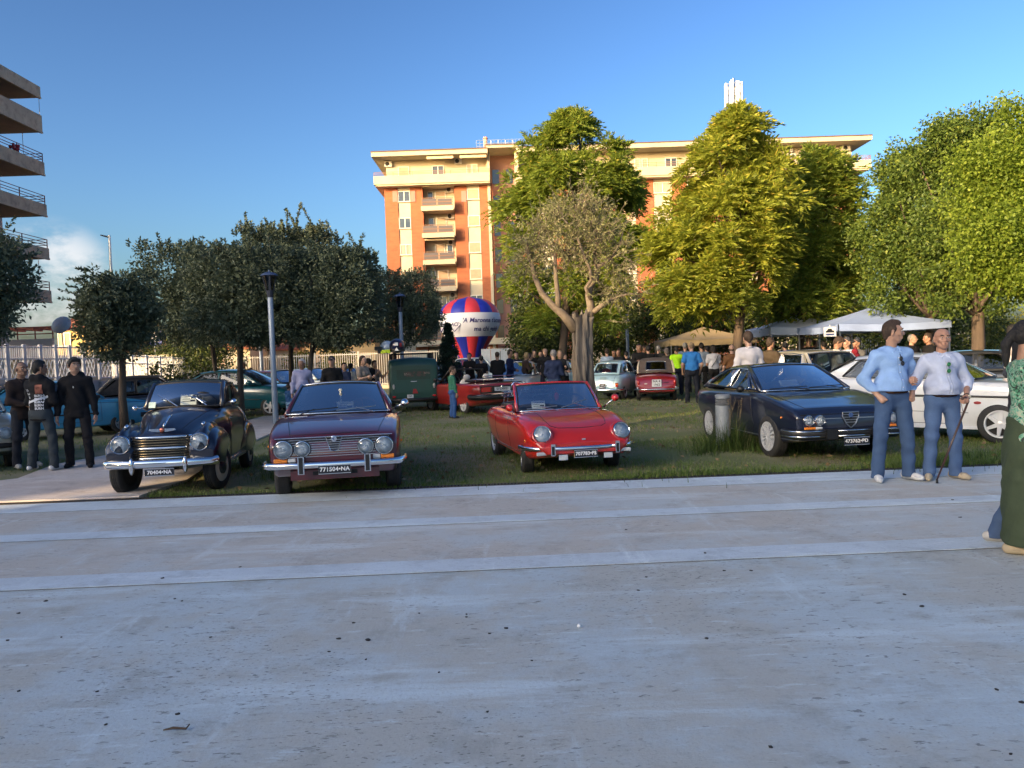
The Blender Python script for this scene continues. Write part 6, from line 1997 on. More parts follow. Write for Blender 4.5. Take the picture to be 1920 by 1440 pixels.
m = MB(); m.bbox(1.86, 1.992, -.70, .70, .475, .66); m.build('grille_recess', mat('grille_black2', (.008, .009, .012), .35), c.T)
for z in (.50, .535, .57, .605, .64):
	m = MB(); m.bbox(1.988, 1.997, -.38, .38, z, z + .007); m.build('grille_bar', M_BLACK, c.T)
m = MB(); m.bbox(1.990, 2.001, -.40, .40, .585, .600); m.build('grille_trim', M_STEEL, c.T)
for y in (.60, .445, -.60, -.445):
	c.headlight(2.022, y, .575, .063, 0, ring=.012)
sh = [(-.115, .672), (.115, .672), (.118, .62), (.07, .52), (0, .455), (-.07, .52), (-.118, .62)]
m = MB(); m.prism([(p[0], p[1] - .56) for p in sh], 0, .012, 0, frame_M((1.995, 0, .56), (0, 1, 0), (0, 0, 1))); o = m.build('shield_grille', M_BLACK, c.T)
m = MB(); m.tube([(2.012, p[0], p[1]) for p in sh], .010, 6, closed=True)
for z, hw in ((.635, .105), (.60, .10), (.565, .085), (.53, .07)):
	m.bbox(2.005, 2.014, -hw, hw, z, z + .009)
m.build('shield_trim', M_STEEL, o)
m = MB(); m.lathe([(.032, 0), (.032, .008), (.026, .01), (0, .01)], 20, frame_M((2.012, 0, .632), (0, 1, 0), (0, 0, 1))); m.build('round_badge', mat('badge_blue', (0, 0, 0)), o)
c.bumper([(1.72, -.84, .40), (1.95, -.80, .40), (2.05, -.70, .40), (2.06, 0, .40), (2.05, .70, .40), (1.95, .80, .40), (1.72, .84, .40)], .048, 1.25, M_BLACK)
for z in (.435, .365):
	m = MB(); m.tube([(1.76, -.875, z), (1.98, -.84, z), (2.095, -.72, z), (2.108, -.42, z)], .011, 6); m.tube([(2.110, -.24, z), (2.112, .24, z)], .011, 6); m.tube([(1.76, .875, z), (1.98, .84, z), (2.095, .72, z), (2.108, .42, z)], .011, 6); m.build('bumper_trim', M_CHROME, c.T, True)
for s in (1, -1):
	m = MB(); m.box((2.10, s * .33, .395), (.07, .15, .13)); m.build('overrider', M_BLACK, c.T)
	c.lamp((2.0, s * .58, .462), (.03, .16, .05), M_AMBER, 'indicator'); c.lamp((2.0, s * .455, .462), (.03, .10, .05), M_CLEARL, 'position_lamp')
	p = c.side_pt(1.62, .60, s); m = MB(); m.ball(p, .02, 6, sc=(1.3, .5, 1)); m.build('side_repeater', M_AMBER, c.T, True)
c.plate('473762\u2022PD', (2.09, 0.03, .285), (.36, .10), ts=.68)
c.top_line([(.80, .70), (1.3, .66), (1.88, .58)]); c.top_line([(.80, -.70), (1.3, -.66), (1.88, -.58)]); c.top_line([(1.88, -.58), (1.90, 0), (1.88, .58)])
c.side_line([(.62, .90), (.66, .40), (.58, .28), (-.42, .28), (-.50, .6), (-.46, .92)])
c.side_line([(1.9, .30), (.9, .28), (-.8, .28)], .008, M_STEEL, 'sill_trim')
c.side_line([(-.42, .83), (-.25, .83)], .013, M_CHROME, 'door_handle')
c.mirror((.42, -.90, .96), .06, M_BLACK, (.38, -.72, .95), -1)
c.wiper((.86, -.62, .965), (.80, .0, .985), (.90, -.02, .94)); c.wiper((.87, .0, .967), (.76, .58, .985), (.90, .52, .94))
# ------------------------------------------------------------------ the cars further back
def simple_body(L0, L1, wid, hood, cowl, deck, xf_cowl, xr_deck, zb=.22, nose=.62, tail=.66, pw=.62, crown=.025):
	hw = wid / 2
	return dict(top=[(L0, tail), (L0 + .08, deck - .05), (L0 + .25, deck), (xr_deck, deck + .01), (xf_cowl, cowl), ((xf_cowl + L1) / 2, (cowl + hood) / 2 + .03), (L1 - .15, hood), (L1 - .04, hood - .05), (L1, nose)],
				w=[(L0, hw * .86), (L0 + .3, hw * .96), (0, hw), (L1 - .3, hw * .97), (L1, hw * .88)], wt=[(L0, hw * .74), (0, hw * .88), (L1, hw * .78)],
				zs=[(L0, .55), (0, .64), (L1, .54)], zb=[(L0, .33), (L0 + .5, zb), (L1 - .5, zb), (L1, .32)], ws=[(L0, hw * .8), (0, hw * .94), (L1, hw * .82)],
				crown=[(L0, crown), (0, crown), (L1, crown)], pw=pw)
def dark_floor(c, x0, x1, y, z):
	m = MB(); m.bbox(x0, x1, -y, y, z, z + .012); m.build('cabin_floor', M_DARKIN, c.T)
def fit_ends(c, L0, L1, wid, zbump=.42, bm=M_CHROME, lights=True, tail=True, br=.035, bf=1.3, ltype='round'):
	hw = wid / 2
	c.bumper([(L1 - .35, hw * .99, zbump), (L1 - .02, hw * .93, zbump), (L1 + .05, hw * .5, zbump), (L1 + .06, 0, zbump), (L1 + .05, -hw * .5, zbump), (L1 - .02, -hw * .93, zbump), (L1 - .35, -hw * .99, zbump)], br, bf, bm)
	c.bumper([(L0 + .35, hw * .99, zbump + .02), (L0 + .02, hw * .93, zbump + .02), (L0 - .05, hw * .5, zbump + .02), (L0 - .06, 0, zbump + .02), (L0 - .05, -hw * .5, zbump + .02), (L0 + .02, -hw * .93, zbump + .02), (L0 + .35, -hw * .99, zbump + .02)], br, bf, bm)
	for s in (1, -1):
		if lights:
			if ltype == 'round': c.headlight(L1 + .05, s * hw * .72, .62, .085)
			else: c.lamp((L1, s * hw * .68, .62), (.05, hw * .36, .13), M_CLEARL, 'headlight')
		if tail:
			c.lamp((L0, s * hw * .72, .62), (.05, .18, .14), M_TAILRED, 'tail_light')
# --- sky blue boxy hatchback at the left, nose to the right
P_SKY = paint('sky_blue_paint', (0.05, 0.30, 0.52))
fa = gp(230, 812); ra = gp(30, 830)
hd = Vector((.76, .65, 0))
pos = (fa.x - .72 * .76 - .65 * -.0 - hd.x * 0 + (-hd.y) * .63 - hd.x * .35, fa.y + hd.x * .63 - hd.y * .35 - .72 * .65)
pos = Vector((fa.x, fa.y, 0)) + Vector((-hd.y, hd.x, 0)) * .62 - hd * 1.11
c = Car('hatchback_car', 'sky blue boxy 1970s hatchback parked behind the three young men', 'car', pos, hd)
c.wz = .28
c.body(simple_body(-1.72, 1.88, 1.53, .80, .90, .86, .70, -1.3, pw=.5), P_SKY, c.wells(1.11, -1.11, .335, .4, 1.0))
c.wheels(1.11, -1.11, 1.28, 1.29, .285, .15, 'steel', 0.1)
c.glasshouse(dict(wb=(.72, .66, .90), wt=(.05, .55, 1.34), rt=(-1.15, .54, 1.32), rb=(-1.68, .62, .90), bulge=(.06, .05, -.03, -.04), crown=.03, rise=.02,
				  windows=[[(.56, .93), (.05, 1.29), (-.38, 1.30), (-.40, .93)], [(-.48, .93), (-.46, 1.30), (-1.05, 1.28), (-1.25, .94)]], round=.04), P_SKY, trim=M_BLACK)
dark_floor(c, -1.5, .7, .6, .915)
fit_ends(c, -1.72, 1.88, 1.5, .44, M_BLACK, ltype='box', br=.05, bf=1.2)
m = MB(); m.bbox(1.87, 1.90, -.5, .5, .55, .70); m.build('grille', M_BLACK, c.T)
c.side_line([(.62, .88), (.64, .35), (-.44, .35), (-.44, .88)]); c.side_line([(1.8, .76), (.6, .80), (-1.6, .80)], .005); c.side_line([(.55, .55), (-1.2, .55)], .03, M_BLACK, 'rubbing_strip', flat=.6)
c.top_line([(.8, .62), (1.75, .55)]); c.top_line([(.8, -.62), (1.75, -.55)])
for y in (.3, -.3): c.seat(-.2, y, .72, .44, .42, M_SEATK, True)
c.mirror((.55, -.80, .95), .05, M_BLACK, (.5, -.68, .92), -1)
c.wiper((.74, -.5, .94), (.62, .05, 1.0), (.78, -.1, .92))
# --- dark open-top car with a black fabric roof
P_INK = paint('ink_paint', (0.012, 0.014, 0.022))
M_CLOTHK = mat('black_hood_cloth', (0.022, 0.021, 0.024), 0.9, col2=(0.035, 0.033, 0.036), vscale=12)
pos = Vector((at(292, 740, 21.3).x, 21.3, 0)); hd = Vector((.86, .50, 0))
c = Car('cabriolet_car', 'dark car with black fabric roof between the blue hatchback and teal car', 'car', pos, hd)
c.wz = .29
c.body(simple_body(-1.75, 1.75, 1.55, .82, .92, .90, .62, -1.1), P_INK, c.wells(1.15, -1.1, .34, .4, 1.0))
c.wheels(1.15, -1.1, 1.32, 1.32, .295, .17, 'steel')
c.glasshouse(dict(wb=(.62, .66, .92), wt=(.06, .55, 1.36), rt=(-1.0, .54, 1.34), rb=(-1.45, .62, .93), bulge=(.06, .05, -.05, -.05), crown=.03, rise=.04, soft=True, gutter=False,
				  windows=[[(.46, .95), (.03, 1.30), (-.50, 1.30), (-.52, .95)], [(-.56, .95), (-.55, 1.28), (-.85, 1.26), (-.95, .97)]], round=.06), P_INK, trim=M_BLACK, roof_m=M_CLOTHK)
dark_floor(c, -1.4, .6, .6, .935)
fit_ends(c, -1.75, 1.75, 1.5, .44, M_BLACK, br=.05)
for y in (.3, -.3): c.seat(-.3, y, .72, .44, .44, M_SEATK, True)
m = MB(); m.ball((0.25, -.6, 1.02), .06, 6, sc=(.8, 1.2, .8)); m.build('wing_mirror', P_INK, c.T, True)
# --- teal hatchback
P_TEAL = paint('teal_paint', (0.006, 0.085, 0.115))
pos = Vector((at(445, 770, 24.2).x, 24.2 + .6, 0)); hd = Vector((.99, -.13, 0))
c = Car('hatchback_car', 'teal rounded modern hatchback with silver six spoke wheels', 'car', pos, hd)
c.wz = .31
c.body(simple_body(-1.95, 2.02, 1.72, .80, .98, .98, 1.0, -1.5, pw=.85, crown=.05, nose=.55), P_TEAL, c.wells(1.27, -1.27, .36, .45, 1.1))
c.wheels(1.27, -1.27, 1.48, 1.46, .31, .19, 'five', 0.05)
c.glasshouse(dict(wb=(.98, .74, .97), wt=(.12, .57, 1.42), rt=(-1.15, .56, 1.38), rb=(-1.85, .68, .98), bulge=(.16, .10, -.06, -.08), crown=.04, rise=.045,
				  windows=[[(.72, 1.0), (.12, 1.355), (-.42, 1.385), (-.45, 1.0)], [(-.53, 1.0), (-.50, 1.385), (-1.05, 1.34), (-1.45, 1.08)]], round=.09), P_TEAL, trim=M_BLACK)
dark_floor(c, -1.7, .95, .66, .985)
fit_ends(c, -1.95, 2.02, 1.7, .40, P_TEAL, ltype='box', br=.07, bf=1.3)
c.side_line([(.78, .96), (.86, .50), (.75, .30), (-.42, .30), (-.48, .97)]); c.side_line([(1.0, .52), (-.9, .54)], .022, M_BLACK, 'rubbing_strip', flat=.6)
c.side_line([(-.40, .86), (-.22, .86)], .014, M_BLACK, 'door_handle')
for y in (.34, -.34): c.seat(-.2, y, .75, .46, .48, M_SEATK, True)
c.mirror((.66, -.90, 1.05), .08, P_TEAL, (.62, -.76, 1.0), -1)
# --- dark green van seen from behind
P_GRN = paint('bottle_green_paint', (0.014, 0.062, 0.048), coat=.3, rough=.45)
vb = at(778, 770, 23.0)
hd = Vector((-.17, .985, 0));
pos = Vector((vb.x, 23.0, 0)) + hd * 1.75
c = Car('delivery_van', 'dark green vintage van seen from behind with worn lettering', 'van', pos, hd)
c.wz = .28
VB = dict(top=[(-1.72, 1.50), (-1.68, 1.60), (-1.5, 1.66), (1.2, 1.66), (1.6, 1.58), (1.78, 1.1), (1.85, .9)], w=[(-1.72, .70), (-1.6, .73), (1.6, .73), (1.85, .66)], wt=[(-1.72, .60), (-1.5, .62), (1.4, .62), (1.85, .5)],
		  zs=[(-1.72, 1.15), (1.5, 1.15), (1.85, .6)], zb=[(-1.72, .34), (-1.2, .28), (1.85, .34)], ws=[(-1.72, .68), (0, .71), (1.85, .62)], crown=[(-1.72, .05), (1.85, .05)], pw=.5)
c.body(VB, P_GRN, c.wells(1.0, -1.0, .33, .4, 1.0))
c.wheels(1.0, -1.0, 1.25, 1.25, .28, .15, 'steel')
def vanplate(y0, y1, z0, z1, name, m, x=-1.735, t=.012):
	mb = MB(); mb.bbox(x - t, x + .02, y0, y1, z0, z1)
	return mb.build(name, m, c.T)
td = vanplate(-.56, .56, .62, 1.42, 'tailgate', P_GRN, -1.742)
for z in (1.32, 1.38, .98, .86):
	mb = MB(); mb.bbox(-1.764, -1.75, -.52 if z > 1.1 else -.50, .52 if z > 1.1 else .50, z, z + .016); mb.build('pressing', P_GRN, td)
mb = MB(); mb.bbox(-1.760, -1.752, -.50, .50, 1.00, 1.30); mb.build('tailgate_panel', paint('worn_green', (0.018, 0.055, 0.042), coat=.1, rough=.6, dirt=.6), td)
mb = MB(); mb.bbox(-1.766, -1.758, -.36, .30, 1.09, 1.24); mb.build('lettering_band', mat('worn_brown_patch', (.07, .05, .045), .8, col2=(.03, .05, .04), vscale=9, lo=.45, hi=.55), td)
text_on('BNC', .10, frame_M((-1.770, .18, 1.165), (0, -1, 0), (0, 0, 1)), mat('faded_letters', (.33, .26, .22), .8, col2=(.12, .1, .09), vscale=14), td)
text_on('SITO', .085, frame_M((-1.770, -.40, 1.18), (0, -1, 0), (0, 0, 1)), mat('faded_letters', (0, 0, 0)), td)
mb = MB(); mb.bbox(-1.79, -1.75, -.09, .09, .935, .955); mb.build('tailgate_handle', M_CHROME, td)
for s in (1, -1):
	mb = MB(); mb.ball((-1.76, s * .60, .80), .1, 8, sc=(.25, .32, .8)); mb.build('tail_light', mat('pale_lamp', (.45, .45, .42), .3), c.T, True)
	c.lamp((-1.75, s * .60, .50), (.04, .10, .06), M_TAILRED, 'reflector')
mb = MB(); mb.prism([(-.05, .58), (.12, .58), (.06, .72), (-.02, .72)], 0, .006, 0, frame_M((-1.757, 0, 0), (0, -1, 0), (0, 0, 1))); mb.build('red_sticker', mat('dull_red', (.25, .02, .02), .6), c.T)
c.plate('NA', (-1.77, .12, .47), (.19, .17), False, M_PLATEW, M_LETK, two='521', ts=.6)
c.bumper([(-1.55, .74, .40), (-1.76, .66, .40), (-1.80, 0, .40), (-1.76, -.66, .40), (-1.55, -.74, .40)], .04, 1.2, M_BLACK)
c.side_line([(-1.62, 1.2), (1.5, 1.2)], .008, M_BLACK)
for x in (-.9, .1):
	for s in (1, -1):
		mb = MB(); mb.bbox(x - .36, x + .36, s * .70, s * .742, 1.0, 1.45); mb.build('side_pane', P_GRN, c.T)
VT = c.T
mb = MB()
for y in (-.62, .62): mb.tube([(-1.5, y, 1.78), (1.2, y, 1.78)], .015, 6)
for i in range(9):
	x = -1.5 + 2.7 * i / 8
	mb.tube([(x, -.62, 1.78), (x, .62, 1.78)], .013, 5)
	mb.tube([(x, -.62, 1.62), (x, -.62, 1.80)], .012, 5); mb.tube([(x, .62, 1.62), (x, .62, 1.80)], .012, 5)
mb.build('roof_rack', M_BLACK, VT)
def on_van(p):
	h = hd; l = Vector((-h.y, h.x, 0))
	return Vector((pos.x, pos.y, 0)) + h * p[0] + l * p[1] + Vector((0, 0, p[2]))
hp = at(742, 662, 22.6)
for nm, px, py, col, lab, r in (('helmet', 745, 661, (.012, .014, .05), 'dark blue crash helmet with white emblem on the van roof', .22), ('helmet', 726, 660, (.40, .50, .62), 'pale blue crash helmet behind the dark one on the van roof', .20)):
	q = at(px, py, 22.0 if col[0] < .1 else 22.4)
	q.z = 1.795 + r * .93
	t = thing('helmet', lab, 'helmet', q, 0, 'helmets on the van roof')
	mb = MB(); mb.ball((0, 0, 0), r, 12, 0, (1, 1.1, .95)); mb.build('shell', paint('helmet_%d' % px, col), t, True)
	mb = MB(); mb.lathe([(r * 1.0, -.03), (r * 1.03, 0), (r * 1.0, .03)], 24, Matrix.Translation((0, 0, -r * .55))); mb.build('rim', M_BLACK, t, True)
	if col[0] < .1:
		mb = MB(); mb.box((.02, -r * 1.09, .05), (.085, .02, .085), 0, 0); mb.build('emblem', M_WHITE, t)
		mb = MB(); mb.box((.13, -r * 1.0, .03), (.05, .03, .10), .5); mb.build('red_stripe', mat('dull_red', (0, 0, 0)), t)
		mb = MB(); mb.prism([(-.06, -.02), (.06, -.02), (0, .08)], 0, .012, 0, frame_M((.02, -r * 1.04, -.12), (1, 0, 0), (0, 0, 1))); mb.build('triangle_mark', M_WHITE, t)
q = at(716, 674, 22.2); q.z = 1.795
mb = MB(); mb.box((q.x, q.y, q.z + .06), (.22, .2, .12), .2); mb.box((q.x - .1, q.y, q.z + .16), (.2, .14, .09), .3)
tag(mb.build('camera_bag', M_BLACK), 'small black bag lying on the roof rack of the green van', 'bag')
q = at(724, 678, 21.9); q.z = 1.795
mb = MB(); mb.tube([(q.x - .14, q.y, q.z + .03), (q.x, q.y - .02, q.z + .05), (q.x + .13, q.y, q.z + .03)], .035, 6); mb.tube([(q.x - .1, q.y - .05, q.z + .09), (q.x + .12, q.y - .05, q.z + .09)], .02, 5)
tag(mb.build('yellow_strap', mat('neon_yellow', (.55, .75, .03), .6)), 'bright yellow strap bundle on the roof rack of the green van', 'strap')
# --- red open car with black tail, seen from behind
P_RED2 = paint('deep_red_paint', (0.30, 0.016, 0.014))
tail = at(945, 760, 21.3)
hd = Vector((-.50, .866, 0))
pos = Vector((tail.x - .05, 21.3, 0)) + hd * 2.1
c = Car('open_sports_car', 'red open car with black tail panel and luggage rack seen from behind', 'car', pos, hd)
c.wz = .30
cab = MB(); cab.bbox(-.95, .40, -.62, .62, .42, 1.2)
c.body(dict(top=[(-2.1, .80), (-2.05, .86), (-1.7, .88), (-.9, .89), (.5, .87), (1.2, .80), (1.9, .68), (2.05, .55)], w=[(-2.1, .72), (-1.8, .79), (0, .81), (1.6, .78), (2.05, .6)], wt=[(-2.1, .62), (0, .70), (2.05, .45)],
			zs=[(-2.1, .66), (0, .64), (2.05, .48)], zb=[(-2.1, .34), (-1.5, .22), (1.6, .22), (2.05, .36)], ws=[(-2.1, .66), (0, .76), (2.05, .55)], crown=[(-2.1, .03), (2.05, .03)], pw=.6), P_RED2, c.wells(1.1, -1.15, .37, .45, 1.0) + [cab])
c.wheels(1.1, -1.15, 1.34, 1.30, .305, .18, 'eight')
c.glasshouse(dict(wb=(.50, .66, .87), wt=(.05, .56, 1.24), rt=(-.5, .5, 1.2), rb=(-1, .5, .88), bulge=(.10, .08, 0, 0), crown=.02, open=True), M_BLACK, trim=M_STEEL)
m = MB(); m.bbox(-2.135, -2.09, -.68, .68, .60, .80); m.build('tail_panel', M_BLACK, c.T)
m = MB(); m.tube([(-2.06, -.66, .875), (-2.16, -.4, .885), (-2.18, 0, .89), (-2.16, .4, .885), (-2.06, .66, .875)], .03, 6, flat=.6); m.build('tail_spoiler', M_BLACK, c.T)
for s in (1, -1):
	c.lamp((-2.14, s * .50, .70), (.03, .32, .13), M_TAILRED, 'tail_light'); c.lamp((-2.142, s * .36, .70), (.03, .07, .11), mat('smoke_lens', (.12, .02, .02), .15), 'reverse_lamp')
c.plate('SI\u00b7530021', (-2.145, 0, .71), (.50, .115), False, M_PLATEW, M_LETK, ts=.8)
c.bumper([(-1.7, .81, .50), (-2.10, .76, .50), (-2.20, .4, .50), (-2.21, 0, .50), (-2.20, -.4, .50), (-2.10, -.76, .50), (-1.7, -.81, .50)], .07, 1.1, M_BLACK)
m = MB(); m.tube([(-1.7, .835, .56), (-2.14, .80, .56), (-2.262, .42, .57), (-2.27, 0, .57), (-2.262, -.42, .57), (-2.14, -.80, .56), (-1.7, -.835, .56)], .010, 5); m.build('bumper_trim', M_CHROME, c.T)
for y in (.32, -.32): c.seat(-.45, y, .50, .46, .50, mat('white_upholstery', (.5, .48, .45), .7), True)
m = MB(); m.ball((-1.05, 0, .93), 1, 7, sc=(.22, .62, .07)); m.build('folded_hood', M_CLOTHK, c.T, True)
m = MB(); zr = .97
m.tube([(-1.35, -.5, zr), (-1.35, .5, zr), (-1.95, .5, zr), (-1.95, -.5, zr)], .012, 6, closed=True)
for i in range(6): m.tube([(-1.35, -.4 + .16 * i, zr), (-1.95, -.4 + .16 * i, zr)], .008, 5)
for x, y in ((-1.4, .45), (-1.4, -.45), (-1.9, .45), (-1.9, -.45)): m.tube([(x, y, zr), (x, y, .87)], .01, 5)
m.tube([(-1.95, -.5, zr), (-1.98, -.5, zr + .1), (-1.98, .5, zr + .1), (-1.95, .5, zr)], .01, 5)
m.build('luggage_rack', M_CHROME, c.T)
c.side_line([(.38, .84), (.42, .40), (-.55, .35), (-.60, .86)])
c.mirror((.42, .86, .96), .06, M_BLACK, (.38, .74, .90), 1); c.steering((.22, .32, .92), .18, .5)
m = MB(); p = c.front_pt(0, .76, .02, -1); m.ball(p, .035, 6, sc=(.3, 1, 1.1)); m.build('tail_badge', M_CHROME, c.T)
# --- small white saloon facing the camera behind the red car
P_WHT = paint('white_car_paint', (0.62, 0.63, 0.62), coat=.8)
pos = Vector((at(975, 720, 27.5).x, 28.6, 0)); hd = Vector((-.22, -.97, 0))
c = Car('small_saloon_car', 'small white saloon with a domed roof behind the red open car', 'car', pos, hd)
c.wz = .28
c.body(simple_body(-1.8, 1.75, 1.50, .78, .90, .88, .62, -1.2, pw=.8, crown=.04), P_WHT, c.wells(1.05, -1.05, .33, .4, 1.0))
c.wheels(1.05, -1.05, 1.24, 1.24, .285, .15, 'steel')
c.glasshouse(dict(wb=(.66, .64, .90), wt=(.12, .52, 1.33), rt=(-.85, .50, 1.31), rb=(-1.40, .58, .90), bulge=(.12, .10, -.06, -.1), crown=.05, rise=.04,
				  windows=[[(.50, .93), (.10, 1.28), (-.35, 1.29), (-.37, .93)], [(-.43, .93), (-.42, 1.29), (-.80, 1.27), (-1.05, .95)]], round=.06), P_WHT)
dark_floor(c, -1.3, .6, .58, .91)
fit_ends(c, -1.8, 1.75, 1.48)
for y in (.3, -.3): c.seat(-.2, y, .72, .42, .40, M_SEATK)
m = MB(); m.bbox(1.74, 1.77, -.4, .4, .55, .62); m.build('grille', M_BLACK, c.T)
c.mirror((.45, .82, .96), .06, M_CHROME, (.42, .68, .92), 1)
# --- pale blue egg-shaped small car, rear three-quarter view
P_PALE = paint('pale_blue_paint', (0.42, 0.60, 0.64), coat=.7)
rw = gp(1171, 748)
hd = Vector((.42, .905, 0))
pos = Vector((rw.x, rw.y, 0)) + Vector((-hd.y, hd.x, 0)) * .58 + hd * .92
c = Car('small_rounded_car', 'pale blue egg shaped small car parked right behind the olive trunk', 'car', pos, hd)
c.wz = .26
c.body(dict(top=[(-1.48, .52), (-1.46, .66), (-1.38, .80), (-1.2, .88), (-.8, .92), (.45, .88), (.9, .82), (1.2, .72), (1.38, .58), (1.42, .48)], w=[(-1.48, .50), (-1.3, .60), (-.8, .655), (0, .66), (.9, .64), (1.25, .58), (1.42, .45)],
			wt=[(-1.48, .32), (-1.2, .44), (-.6, .54), (.4, .54), (.9, .40), (1.42, .22)], zs=[(-1.48, .45), (-1, .56), (.8, .56), (1.42, .42)], zb=[(-1.48, .30), (-1, .22), (1, .22), (1.42, .30)], ws=[(-1.48, .46), (-.8, .60), (.8, .60), (1.42, .42)],
			crown=[(-1.48, .06), (-1, .06), (0, .03), (1.0, .07), (1.42, .06)], pw=.95), P_PALE, c.wells(.92, -.92, .30, .36, .9))
c.wheels(.92, -.92, 1.12, 1.13, .26, .125, 'steel')
c.glasshouse(dict(wb=(.52, .55, .86), wt=(.18, .46, 1.28), rt=(-.72, .44, 1.24), rb=(-1.16, .50, .86), bulge=(.08, .05, -.10, -.14), crown=.04, rise=.045, rspan=(.16, .86, .78), rpush=-.05,
				  windows=[[(.40, .90), (.16, 1.22), (-.28, 1.24), (-.32, .90)], [(-.39, .90), (-.36, 1.24), (-.64, 1.20), (-.86, .95)]], round=.07), P_PALE)
dark_floor(c, -1.0, .45, .48, .90)
c.bumper([(-1.25, .64, .34), (-1.45, .56, .34), (-1.53, .2, .34), (-1.53, -.2, .34), (-1.45, -.56, .34), (-1.25, -.64, .34)], .028, 1.6)
for s in (1, -1):
	m = MB(); m.bbox(-1.50, -1.44, s * .44, s * .53, .44, .51); m.bbox(-1.50, -1.44, s * .44, s * .53, .55, .58); o = m.build('tail_light', M_TAILRED, c.T)
	m = MB(); m.bbox(-1.502, -1.442, s * .44, s * .53, .512, .548); m.build('amber_section', M_AMBER, o)
c.plate('NA', (-1.535, 0, .47), (.20, .18), False, M_PLATEK, M_LETW, two='48217', ts=.6)
m = MB()
for i in range(5):
	p = c.front_pt(0, .70 + i * .018, .006, -1); m.box(p, (.012, .22, .008))
m.build('engine_vent', mat('vent_grey', (.22, .32, .34), .6), c.T)
c.front_line([(-.36, .42), (-.40, .84)], .005, s=-1); c.front_line([(.36, .42), (.40, .84)], .005, s=-1); c.front_line([(-.40, .84), (.40, .84)], .005, s=-1)
c.side_line([(.38, .84), (.42, .34), (-.36, .34), (-.40, .84)], .005)
c.mirror((.45, -.70, .96), .05, M_CHROME, (.40, -.58, .92), -1)
for y in (.26, -.26): c.seat(-.2, y, .70, .38, .36, mat('red_upholstery', (.25, .03, .025), .7))
# --- dark red small car with a brown fabric roof, seen from behind
P_CRIM = paint('crimson_paint', (0.24, 0.010, 0.018))
M_CLOTHB = mat('brown_hood_cloth', (0.075, 0.055, 0.045), 0.95, col2=(0.10, 0.075, 0.06), vscale=10)
rb_ = at(1232, 752, 24.6)
hd = Vector((.16, .987, 0))
pos = Vector((rb_.x, 24.6, 0)) + hd * 1.5
c = Car('soft_top_car', 'crimson 1950s small car with a brown fabric roof seen from behind', 'car', pos, hd)
c.wz = .27
c.body(dict(top=[(-1.55, .58), (-1.52, .70), (-1.35, .82), (-1.0, .88), (-.6, .90), (.5, .90), (1.0, .85), (1.4, .74), (1.55, .60)], w=[(-1.55, .60), (-1.3, .67), (0, .69), (1.2, .67), (1.55, .52)],
			wt=[(-1.55, .46), (-1, .55), (.5, .58), (1.55, .35)], zs=[(-1.55, .60), (0, .62), (1.55, .5)], zb=[(-1.55, .30), (-1, .21), (1.1, .21), (1.55, .3)], ws=[(-1.55, .55), (0, .64), (1.55, .48)], crown=[(-1.55, .04), (1.55, .05)], pw=.7), P_CRIM, c.wells(.95, -.95, .31, .38, .9))
c.wheels(.95, -.95, 1.15, 1.15, .27, .13, 'cap')
c.glasshouse(dict(wb=(.58, .57, .90), wt=(.22, .50, 1.30), rt=(-.60, .50, 1.30), rb=(-1.02, .56, .88), bulge=(.08, .06, -.05, -.09), crown=.045, rise=.05, soft=True, gutter=False, rspan=(.26, .80, .58),
				  windows=[[(.46, .93), (.20, 1.24), (-.34, 1.25), (-.38, .93)]], round=.06), P_CRIM, trim=M_CHROME, roof_m=M_CLOTHB, glass=glass_mat('plastic_window', (.30, .27, .24), .12, .8))
dark_floor(c, -.95, .5, .5, .91)
for s in (1, -1):
	m = MB(); m.tube([(-.62, s * .53, 1.28), (-.85, s * .57, 1.10), (-1.02, s * .585, .90)], [.03, .035, .03], 7); m.build('cream_pillar', mat('cream_trim', (.55, .46, .34), .5), c.T, True)
	m = MB(); m.ball((-1.54, s * .57, .60), .055, 8, sc=(.5, .8, 1.5)); m.build('tail_light', M_TAILRED, c.T, True)
	m = MB(); m.ball((-1.60, s * .60, .44), .035, 6); m.build('overrider', M_CHROME, c.T, True)
m = MB(); m.tube([(-1.04, -.56, .905), (-1.14, 0, .92), (-1.04, .56, .905)], .013, 6); m.build('hood_trim', M_CHROME, c.T)
c.bumper([(-1.3, .69, .385), (-1.55, .60, .385), (-1.62, .3, .385), (-1.63, 0, .385), (-1.62, -.3, .385), (-1.55, -.60, .385), (-1.3, -.69, .385)], .016, 1.4)
c.plate('NA 4', (-1.585, .0, .585), (.30, .24), False, M_PLATEW, M_LETK, two='1962', ts=.6)
p = c.front_pt(.34, .56, .004, -1); m = MB(); m.ball(p, .05, 8, sc=(.2, 1, .62)); m.build('oval_badge', M_CREAMW, c.T, True)
m = MB(); p = c.front_pt(-.30, .60, .01, -1); m.box(p, (.012, .16, .012)); m.build('script_trim', M_CHROME, c.T)
c.side_line([(.44, .88), (.48, .36), (-.42, .36), (-.45, .88)], .005)
